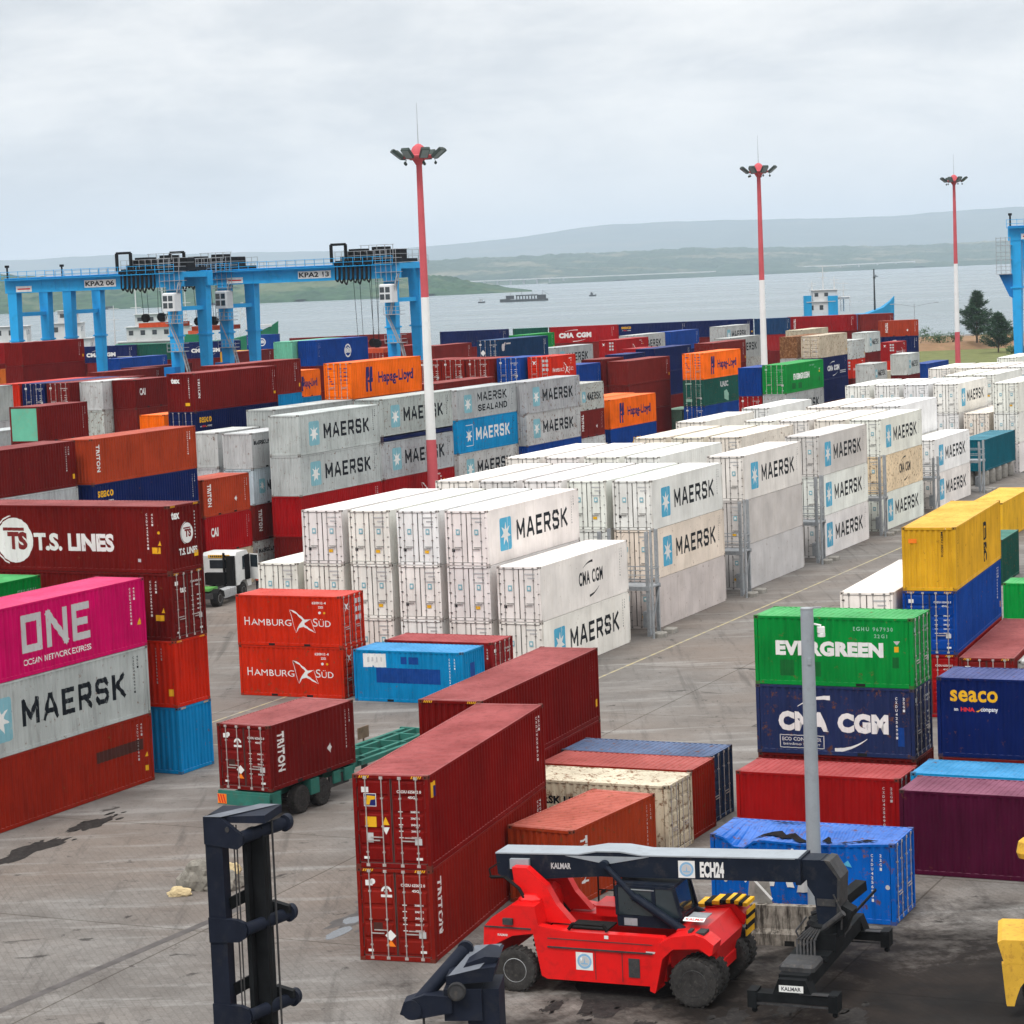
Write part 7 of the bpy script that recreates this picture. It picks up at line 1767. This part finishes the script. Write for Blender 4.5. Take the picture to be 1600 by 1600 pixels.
q = MB(); q.box(2.45, 2.72, -1.15, -.6, 1.0, 3.0); q.tube((2.6, -.4, 1.0), (2.6, -.4, 3.2), .09); q.box(2.3, 2.7, -.5, .9, 1.1, 1.9); q.build('air_intake', M['black'], tk)
q = MB()
for k in range(6): q.bevbox(.85 + k * .31, 1.13 + k * .31, -1.2, -.6, .42, 1.0, .05)
q.build('fuel_tank', M['rim'], tk)
q = MB(); q.prism([(-.65, .55), (-.5, .95), (0, 1.14), (.5, .95), (.65, .55), (.6, .55), (0, 1.09), (-.6, .55)], 'y', -1.28, -.68); q.build('mudguard', M['black'], tk)
# the person by the open door: one continuous skinned body
def person(x, y, rz, label):
    r = empty('person', (x, y, 0), rz); tag(r, label, 'person')
    J = {'pel': (0, 0, .95), 'sp': (0, .02, 1.15), 'ch': (0, .03, 1.38), 'nk': (0, .03, 1.53), 'hd': (0, .05, 1.66), 'ht': (0, .04, 1.78),
         'hl': (-.10, 0, .90), 'kl': (-.12, .05, .5), 'al': (-.12, -.02, .09), 'tl': (-.13, .13, .04), 'hr': (.10, 0, .90), 'kr': (.12, .02, .5), 'ar': (.12, -.06, .09), 'tr': (.13, .10, .04),
         'sl': (-.19, .02, 1.44), 'el': (-.26, .14, 1.20), 'wl': (-.20, .36, 1.28), 'pl': (-.18, .44, 1.32), 'sr': (.19, .02, 1.44), 'er': (.27, .18, 1.36), 'wr': (.24, .38, 1.52), 'pr': (.24, .46, 1.57)}
    Rd = {'pel': .15, 'sp': .14, 'ch': .165, 'nk': .06, 'hd': .095, 'ht': .07, 'hl': .09, 'kl': .062, 'al': .045, 'tl': .04, 'hr': .09, 'kr': .062, 'ar': .045, 'tr': .04, 'sl': .065, 'el': .045, 'wl': .032, 'pl': .03, 'sr': .065, 'er': .045, 'wr': .032, 'pr': .03}
    ks = list(J); E_ = [('pel', 'sp'), ('sp', 'ch'), ('ch', 'nk'), ('nk', 'hd'), ('hd', 'ht'), ('pel', 'hl'), ('hl', 'kl'), ('kl', 'al'), ('al', 'tl'), ('pel', 'hr'), ('hr', 'kr'), ('kr', 'ar'), ('ar', 'tr'), ('ch', 'sl'), ('sl', 'el'), ('el', 'wl'), ('wl', 'pl'), ('ch', 'sr'), ('sr', 'er'), ('er', 'wr'), ('wr', 'pr')]
    me = bpy.data.meshes.new('body'); me.from_pydata([J[k] for k in ks], [(ks.index(a), ks.index(c)) for a, c in E_], [])
    o = bpy.data.objects.new('body', me); COL.objects.link(o); o.parent = r
    sk = o.modifiers.new('skin', 'SKIN'); o.modifiers.new('sub', 'SUBSURF').levels = 2; o.modifiers['sub'].render_levels = 2
    for k, v in zip(ks, me.skin_vertices[0].data): v.radius = (Rd[k], Rd[k] * (.72 if k in ('pel', 'sp', 'ch') else 1)); v.use_root = (k == 'pel')
    bm2, nt, b = base_mat('person_skin_and_clothes'); t = N(nt, 'ShaderNodeTexCoord'); s_ = N(nt, 'ShaderNodeSeparateXYZ'); LK(nt, t.outputs['Object'], s_.inputs[0])
    c = RAMP(nt, MATH(nt, 'MULTIPLY', s_.outputs[2], .5), [(0, (.02, .018, .018)), (.055, (.02, .022, .035)), (.47, (.02, .022, .035)), (.4701, (.5, .12, .06)), (.755, (.5, .12, .06)), (.7551, (.10, .05, .03))], 'CONSTANT'); LK(nt, c, b.inputs['Base Color']); b.inputs['Roughness'].default_value = .8
    me.materials.append(bm2)
    q = MB(); n = 14; prof = [(.20, .13, .98), (.215, .15, 1.15), (.225, .165, 1.35), (.20, .14, 1.46), (.10, .09, 1.51)]
    vs = [(a * cos(2 * pi * k / n), .03 + c * sin(2 * pi * k / n), z) for a, c, z in prof for k in range(n)]
    q.raw(vs, [(i * n + k, i * n + (k + 1) % n, (i + 1) * n + (k + 1) % n, (i + 1) * n + k) for i in range(4) for k in range(n)]); M['vest'] = mat('orange_red_vest', (.78, .10, .05), .7, var=.1)
    autosmooth(q.build('vest', M['vest'], r), 60)
    q = MB(); q.lathe([(.125, 0), (.12, .06), (.09, .12), (.02, .15)], (0, .05, 1.70), 'z', 14); M['helmet'] = mat('pale_helmet', (.6, .6, .58), .4, var=.05); autosmooth(q.build('helmet', M['helmet'], r), 60)
person(-17.35, 162.6, radians(10), 'person in orange red vest and dark trousers beside the white truck')
# ------------------------------------------------------------------ the crushed blue container
def find(k): return [o for o in COL.objects if o.get('_k') == k][0]
dc = find('dmg/0'); bd = [c for c in dc.children if c.name.startswith('body')][0]
me = bd.data.copy(); bd.data = me; bm = bmesh.new(); bm.from_mesh(me)
for x in [-2.6 + .35 * k for k in range(16)]: bmesh.ops.bisect_plane(bm, geom=bm.verts[:] + bm.edges[:] + bm.faces[:], plane_co=(x, 0, 0), plane_no=(1, 0, 0), dist=1e-4)
for y in (-.9, -.6, -.3, 0, .3, .6, .9): bmesh.ops.bisect_plane(bm, geom=bm.verts[:] + bm.edges[:] + bm.faces[:], plane_co=(0, y, 0), plane_no=(0, 1, 0), dist=1e-4)
def dent(p):
    x, y, z = p; t = max(0, (z - 1.2) / 1.4)
    if abs(x) > 2.85: return (x, y, z)
    w = max(0, 1 - (x / 2.85) ** 4)
    g1 = math.exp(-((x + 2.15) / .42) ** 2) * max(0, .25 - y * .55); g2 = .30 * math.exp(-((x - .3) / 2.1) ** 2) * max(0, .9 - (y + .6) ** 2)
    n = noise.noise((x * 1.1, y * 1.1, 3)) * .06 + noise.noise((x * 3, y * 3, 5)) * .02
    return (x, y + t * w * (.12 * math.exp(-((x - 1.0) / 1.5) ** 2) * (1 if y < 0 else .3)), z - t * w * (.62 * g1 + g2 + .5 * abs(n)))
for v in bm.verts: v.co = Vector(dent(v.co))
bm.to_mesh(me); bm.free()
for c in dc.children:
    if c.name.startswith(('lettering', 'marking')):
        c.data = c.data.copy()
        for v in c.data.vertices: v.co = Vector(dent(v.co)) + Vector((0, -.012, 0))
q = MB()
def tear(pts, z=2.60):
    for a, c in zip(pts[:-1], pts[1:]):
        x0, y0, w0 = a; x1, y1, w1 = c; P_ = lambda x, y: tuple(Vector(dent((x, y, 2.585))) + Vector((0, 0, .035)))
        q.poly([P_(x0, y0 - w0), P_(x1, y1 - w1), P_(x1, y1 + w1), P_(x0, y0 + w0)])
tear([(-1.75, -.9, .02), (-1.5, -.5, .12), (-1.25, -.25, .16), (-1.0, -.2, .24), (-.8, -.4, .2), (-.55, -.2, .2), (-.3, -.5, .22), (-.05, -.6, .12), (.15, -.35, .05), (.3, -.2, .01)])
tear([(.45, -.5, .04), (.55, -.3, .2), (.65, -.4, .22), (.75, -.6, .1), (.85, -.7, .02)]); tear([(1.05, -.8, .02), (1.25, -.75, .12), (1.5, -.7, .06), (1.7, -.65, .1), (1.95, -.6, .14), (2.2, -.72, .08), (2.4, -.75, .01)])
tear([(-1.6, .85, .02), (-1.2, .8, .06), (-.6, .85, .03), (-.2, .9, .01)])
M['hole'] = mat('hole_shade', (.012, .010, .010), .9, var=.3); q.build('torn_roof', M['hole'], dc)  # dark sheets laid on the roof paint the shade inside the tears
# ------------------------------------------------------------------ vessels
M['ship_w'] = mat('white_ship_paint', (.52, .53, .53), .45, var=.08, scale=.4, dirt=(.4, .34, .28), dirt_amt=.3)
M['ship_r'] = mat('rusty_red_hull', (.22, .045, .035), .6, var=.2, scale=.3)
M['ship_g'] = mat('green_hull', (.012, .16, .075), .5, var=.15, scale=.3)
M['ship_b'] = mat('blue_hull', (.015, .26, .50), .5, var=.15, scale=.3)
M['ship_d'] = mat('dark_deck', (.05, .055, .055), .7, var=.3, scale=.5)
def hull(L, B, D, zb, fl=1.0):
    """a hull along +X with raked bow"""
    q = MB(); st = [(-.5, .72, 1.0), (-.42, .95, 1.0), (-.1, 1, .97), (.2, 1, 1.0), (.36, .78, 1.12), (.45, .42, 1.25), (.5, .06, 1.36)]
    rings = []
    for x, b, h in st:
        xx = x * L; rings.append([(xx - (L * .05 if x > .4 else 0), 0.0, zb), (xx, -B / 2 * b * .82, zb + .3), (xx + (L * .02 if x > .3 else 0), -B / 2 * b * fl, zb + D * h), (xx + (L * .02 if x > .3 else 0), B / 2 * b * fl, zb + D * h), (xx, B / 2 * b * .82, zb + .3)])
    vs = [p for r_ in rings for p in r_]; fs = []
    for i in range(len(rings) - 1):
        for k in range(5): fs.append((i * 5 + k, i * 5 + (k + 1) % 5, (i + 1) * 5 + (k + 1) % 5, (i + 1) * 5 + k))
    fs += [(0, 1, 2, 3, 4), tuple(len(vs) - 5 + k for k in range(5))]; q.raw(vs, fs); return q
def house(tiers):
    q = MB(); w = MB()
    for x0, x1, hw, z0, z1 in tiers:
        q.box(x0, x1, -hw, hw, z0, z1); q.box(x0 - .4, x1 + .4, -hw - .4, hw + .4, z1, z1 + .12)
        n = int((x1 - x0) / 2.6)
        for k in range(n): w.box(x0 + .5 + k * 2.6, x0 + 1.5 + k * 2.6, -hw - .04, -hw + .02, z0 + (z1 - z0) * .45, z0 + (z1 - z0) * .78)
        for k in range(int(hw * 2 / 3.2)): w.box(x0 - .04, x0 + .02, -hw + .4 + k * 3.2, -hw + 1.5 + k * 3.2, z0 + (z1 - z0) * .45, z0 + (z1 - z0) * .78); w.box(x1 - .02, x1 + .04, -hw + .4 + k * 3.2, -hw + 1.5 + k * 3.2, z0 + (z1 - z0) * .45, z0 + (z1 - z0) * .78)
    return q, w
def panes(w, parent):
    for k in range(len(w.v) // 8):
        o = MB(); o.v = w.v[8 * k:8 * k + 8]; o.f = [tuple(i - 8 * k for i in f) for f in w.f[6 * k:6 * k + 6]]; o.m = [0] * 6; o.build('window', M['glass'], parent)
def mastp(q, x, y, z0, z1, arms=2):
    q.tube((x, y, z0), (x, y, z1), .22, .08, n=6)
    for k in range(arms): z = z0 + (z1 - z0) * (.5 + .22 * k); q.bar((x, y - 1.6 + .3 * k, z), (x, y + 1.6 - .3 * k, z), .1, .1); q.bar((x - 1.2, y, z), (x + 1.2, y, z), .1, .1)
r = empty('ship', (-106, 652, -3.5), radians(4)); tag(r, 'white ship with several masts moored behind the leftmost gantry', 'ship')
r.scale = (1.2, 1.2, 1.5); hull(62, 11, 6.2, -1.2).build('hull', M['ship_r'], r)
q, w = house([(-26, -17, 4.6, 5, 8.2), (-25, -18, 4.2, 8.3, 11), (-14, -4, 4.8, 5, 8.4), (-12.5, -6, 4.4, 8.5, 11.2), (-11, -7, 3.8, 11.3, 13.4), (2, 22, 5, 4.5, 7.4), (4, 18, 4.6, 7.5, 10), (6, 15, 4.2, 10.1, 12.2)])
s_ = q.build('deckhouse', M['ship_w'], r); panes(w, s_)
q = MB()
for x, z in ((-21, 15), (-9, 18.5), (1, 14), (6, 22), (12, 21.5), (17, 17.5), (25, 13)): mastp(q, x, 0, 5, z, 3)
q.build('mast', M['ship_w'], r)
q = MB(); q.bar((-30, -5.3, 5.6), (28, -5.3, 5.6), .1, .1); q.bar((-30, -5.3, 6.2), (28, -5.3, 6.2), .1, .1)
for k in range(30): q.bar((-30 + 2 * k, -5.3, 5), (-30 + 2 * k, -5.3, 6.2), .08, .08)
for k in range(7): q.tube((-28 + 8 * k, -3, 5), (-27 + 8 * k, -2.5, 6.8 + k % 3), .5, .4, n=7)
q.build('rail', M['galv'], r)
r = empty('ship', (-81.5, 640, -3.5), radians(6)); tag(r, 'green hulled workboat with lattice masts seen between blue crane legs', 'ship')
r.scale = (1, 1, 1.45); hull(42, 9, 8.5, -1.0, 1.05).build('hull', M['ship_g'], r)
q = MB(); q.box(-8, 12, -4.2, 4.2, 6.2, 7.4); q.box(-3, 3, -3, 3, 7.4, 8.8); q.build('deckhouse', M['ship_g'], r)
q = MB()
for x in (4.0, 9.5, 12.5):
    for s in (-1, 1): q.bar((x + s * 1.2, -1.2, 7.4), (x + s * .2, -.2, 14.2), .14, .14); q.bar((x + s * 1.2, 1.2, 7.4), (x + s * .2, .2, 14.2), .14, .14)
    for k in range(4): q.bar((x - 1.0 + .2 * k, -1 + .2 * k, 8.2 + 1.5 * k), (x + .9 - .2 * k, 1 - .2 * k, 9.5 + 1.5 * k), .1, .1)
q.bar((9.5, 0, 14), (14.0, 0, 11), .15, .15); q.build('lattice_mast', M['ship_w'], r)
q = MB(); q.box(2.6, 3.6, -.5, .5, 7.4, 13.0); q.box(-2, 2, -1, 1, 7.4, 9.4); q.build('deck_gear', M['corange'], r)
q = MB(); q.box(14, 20, -2.8, 2.8, 9.6, 10.0); q.build('foredeck', M['ship_w'], r)
r = empty('ship', (92.5, 652, -3.5), radians(-2)); tag(r, 'blue and white supply vessel moored behind the brown containers', 'ship')
r.scale = (1, 1, 1.28); hull(24, 8.5, 9.6, -1.2, 1.06).build('hull', M['ship_b'], r)
q = MB(); q.box(-12.1, 9, -4.3, 4.3, -.8, 4.6); q.build('boot_topping', M['ship_r'], r)
q, w = house([(-11, -4, 3.4, 8.2, 11.2), (-9.6, -3, 2.8, 11.3, 13.6)]); s_ = q.build('deckhouse', M['ship_w'], r); panes(w, s_)
q = MB(); q.box(-12, -10, -3.6, -1.4, 8.2, 12.6); q.box(-5.6, -3.0, -3.7, -2.6, 8.2, 12.4); q.build('funnel', M['ship_b'], r)
q = MB(); mastp(q, -6.5, 0, 13.6, 18.8, 3); mastp(q, -3.5, 0, 13.6, 16.5, 2); mastp(q, -1.0, 1, 9, 15.2, 3); mastp(q, -9.5, 0, 13.6, 15.6, 2)
q.box(-2.6, .2, -1.4, 1.4, 11.6, 12.0); q.path([(-2, -1.5, 9), (-2, -1.5, 12), (.4, -1.5, 12), (.4, -1.5, 9)], .14); q.build('mast', M['ship_w'], r)
q = MB(); q.tube((7.2, 0, 9), (7.2, 0, 17.6), .28, .16, n=8); q.box(7.0, 7.5, -.5, .5, 15.6, 16.0); q.build('foremast', M['ship_d'], r)
def dot(name, px, py, L, H, kind, label):
    d = (CAMH + 3.5) * FPX / (py - HOR(px)); x = (px - 800) / FPX * d; s = L * d / FPX
    r = empty(name, (x, d, -3.5)); tag(r, label, 'boat')
    hull(s, s * .32, s * .2, -.1).build('hull', M['ship_d'], r)
    q, w = house([(-s * .3, s * .05, s * .12, s * .2, s * .42), (-s * .22, -s * .05, s * .1, s * .42, s * .55)]); c = q.build('deckhouse', M['ship_w'] if kind else M['ship_d'], r); panes(w, c)
    q = MB(); q.tube((s * .1, 0, s * .2), (s * .1, 0, s * .8), s * .012, n=5); q.tube((-s * .25, 0, s * .5), (-s * .25, 0, s * .75), s * .01, n=5); q.build('mast', M['ship_d'], r)
dot('boat', 766, 472.5, 11, 8, 1, 'small grey boat left of the work barge on the bay')
dot('boat', 939, 462, 11, 8, 0, 'small dark boat alone on the bay right of the work barge')
dot('boat', 1381, 432, 6, 4, 0, 'faint tiny boat far out on the bay above the supply vessel')
d = (CAMH + 3.5) * FPX / (470 - HOR(832)); r = empty('work_barge', ((832 - 800) / FPX * d, d, -3.5), radians(3)); tag(r, 'long dark work barge with gantries floating on the bay', 'barge')
q = MB(); q.box(-24, 24, -6, 6, -.2, 2.2); q.box(-24, -14, -5, 5, 2.2, 3.0); q.build('hull', M['ship_d'], r)
q, w = house([(-18, -10, 3.5, 2.6, 6.2), (14, 22, 4, 2.2, 6.0)]); c = q.build('deckhouse', M['steel'], r); panes(w, c)
q = MB(); q.box(-8, 14, -4, 4, 5.4, 6.6)
for k in range(8): q.box(-7.6 + 3 * k, -6.8 + 3 * k, -4, 4, 2.2, 5.4)
q.build('gantry', M['ship_d'], r)
q = MB()
for x, z in ((-13, 9), (-2, 11), (9, 9), (19, 10.5)): q.tube((x, 0, 5), (x, 0, z), .25, .12, n=5)
q.bar((19, 0, 10), (25, 0, 6), .3, .3); q.build('mast', M['ship_d'], r)

# ------------------------------------------------------------------ shore trees and bushes
def leaf_mat(name, a, b2):
    m, nt, b = base_mat(name); oi = N(nt, 'ShaderNodeNewGeometry'); LK(nt, RAMP(nt, oi.outputs['Random Per Island'], [(0, a), (1, b2)]), b.inputs['Base Color']); b.inputs['Roughness'].default_value = .75; b.inputs['Specular IOR Level'].default_value = .2; return m
M['bark'] = mat('grey_bark', (.09, .07, .055), .9, var=.3, scale=2)
M['needles'] = leaf_mat('casuarina_needles', (.010, .035, .020), (.045, .095, .05)); M['leaves'] = leaf_mat('bush_leaves', (.014, .045, .018), (.06, .12, .045))
def casuarina(x, y, z, H, R, seed, label, n=60):
    rg = random.Random(seed); r = empty('tree', (x, y, z)); tag(r, label, 'tree')
    t = MB(); f = MB(); t.tube((0, 0, 0), (.1, 0, H * .93), .02 * H, .012, n=7)
    for k in range(n):
        h = .10 + .88 * (k / n) ** .9; a = rg.uniform(0, 2 * pi); ln = R * (1 - h) ** .95 * rg.uniform(.5, 1.15) + .25
        rise = rg.uniform(.35, .85); b0 = Vector((.1 * h, 0, H * h * .93)); tip = b0 + Vector((cos(a) * ln, sin(a) * ln, ln * rise)); t.tube(b0, tip, .03, .008, n=4, cap=False)
        for q_ in range(int(30 + ln * 30)):
            s = rg.uniform(.15, 1.08) ** .8; p = b0.lerp(tip, s) + Vector((rg.gauss(0, .26), rg.gauss(0, .26), rg.gauss(0, .2)))
            d = Vector((cos(a) + rg.gauss(0, .8), sin(a) + rg.gauss(0, .8), rg.gauss(.35, .7))).normalized(); L_ = rg.uniform(.35, .8); w = d.orthogonal().normalized() * .075
            w = Matrix.Rotation(rg.uniform(0, 6.28), 3, d) @ w; f.poly([p - w, p + w, p + d * L_ + w * .3, p + d * L_ - w * .3])
    t.build('trunk', M['bark'], r); f.build('crown', M['needles'], r, fix=False); return r
casuarina(108.6, 557.5, 1.4, 12.6, 5.2, 3, 'taller feathery dark tree standing on the shore by the blue crane leg', 95)
casuarina(107.9, 530.0, 0, 9.2, 4.0, 8, 'shorter dark bushy tree in front of the taller shore tree', 85)
def bush(x, y, z, R, H, seed, label, n=700, group=None):
    rg = random.Random(seed); r = empty('bush', (x, y, z)); tag(r, label, 'bush', group); f = MB(); t = MB()
    for k in range(5): a = rg.uniform(0, 6.28); t.tube((0, 0, -.1), (cos(a) * R * .5, sin(a) * R * .3, H * .6), .05, .02, n=4)
    cl = [(rg.uniform(-1, 1) * R * .75, rg.uniform(-.6, .6) * R, rg.uniform(.3, .8) * H, rg.uniform(.35, .6) * min(R, H)) for _ in range(9)]
    for k in range(n):
        cx, cy, cz, cr = cl[k % 9]; v = Vector((rg.gauss(0, 1), rg.gauss(0, 1), rg.gauss(0, 1))).normalized() * cr * rg.uniform(.6, 1.1); p = Vector((cx, cy, max(.05, cz))) + v; p.z = max(.05, p.z)
        a_ = Vector((rg.gauss(0, 1), rg.gauss(0, 1), rg.gauss(0, 1))).normalized() * .16; b_ = a_.orthogonal().normalized() * .11; f.poly([p - a_, p + b_, p + a_, p - b_])
    t.build('stem', M['bark'], r); f.build('foliage', M['leaves'], r, fix=False)
for k, (x, y, R, H) in enumerate(((90.5, 566, 2.6, 2.6), (93.6, 565, 2.4, 2.9), (97, 566, 2.8, 3.2), (101, 565, 2.4, 2.4), (104.5, 566, 2.2, 2.0), (113.5, 565, 2.8, 2.4), (118, 563, 2.6, 2.2))):
    bush(x, y, 1.5, R, H, 20 + k, 'low green bush on the earth bank along the shore', 650, 'bushes along the earth bank')
bush(109.5, 521, 0, 1.7, 1.6, 40, 'yellow green bush at the foot of the shorter tree by the crane leg', 600)
bush(111.8, 523, 0, 1.4, 1.3, 41, 'small rounded bush nearest the blue crane leg', 500)

for o in COL.objects:
    if '_k' in o: del o['_k']
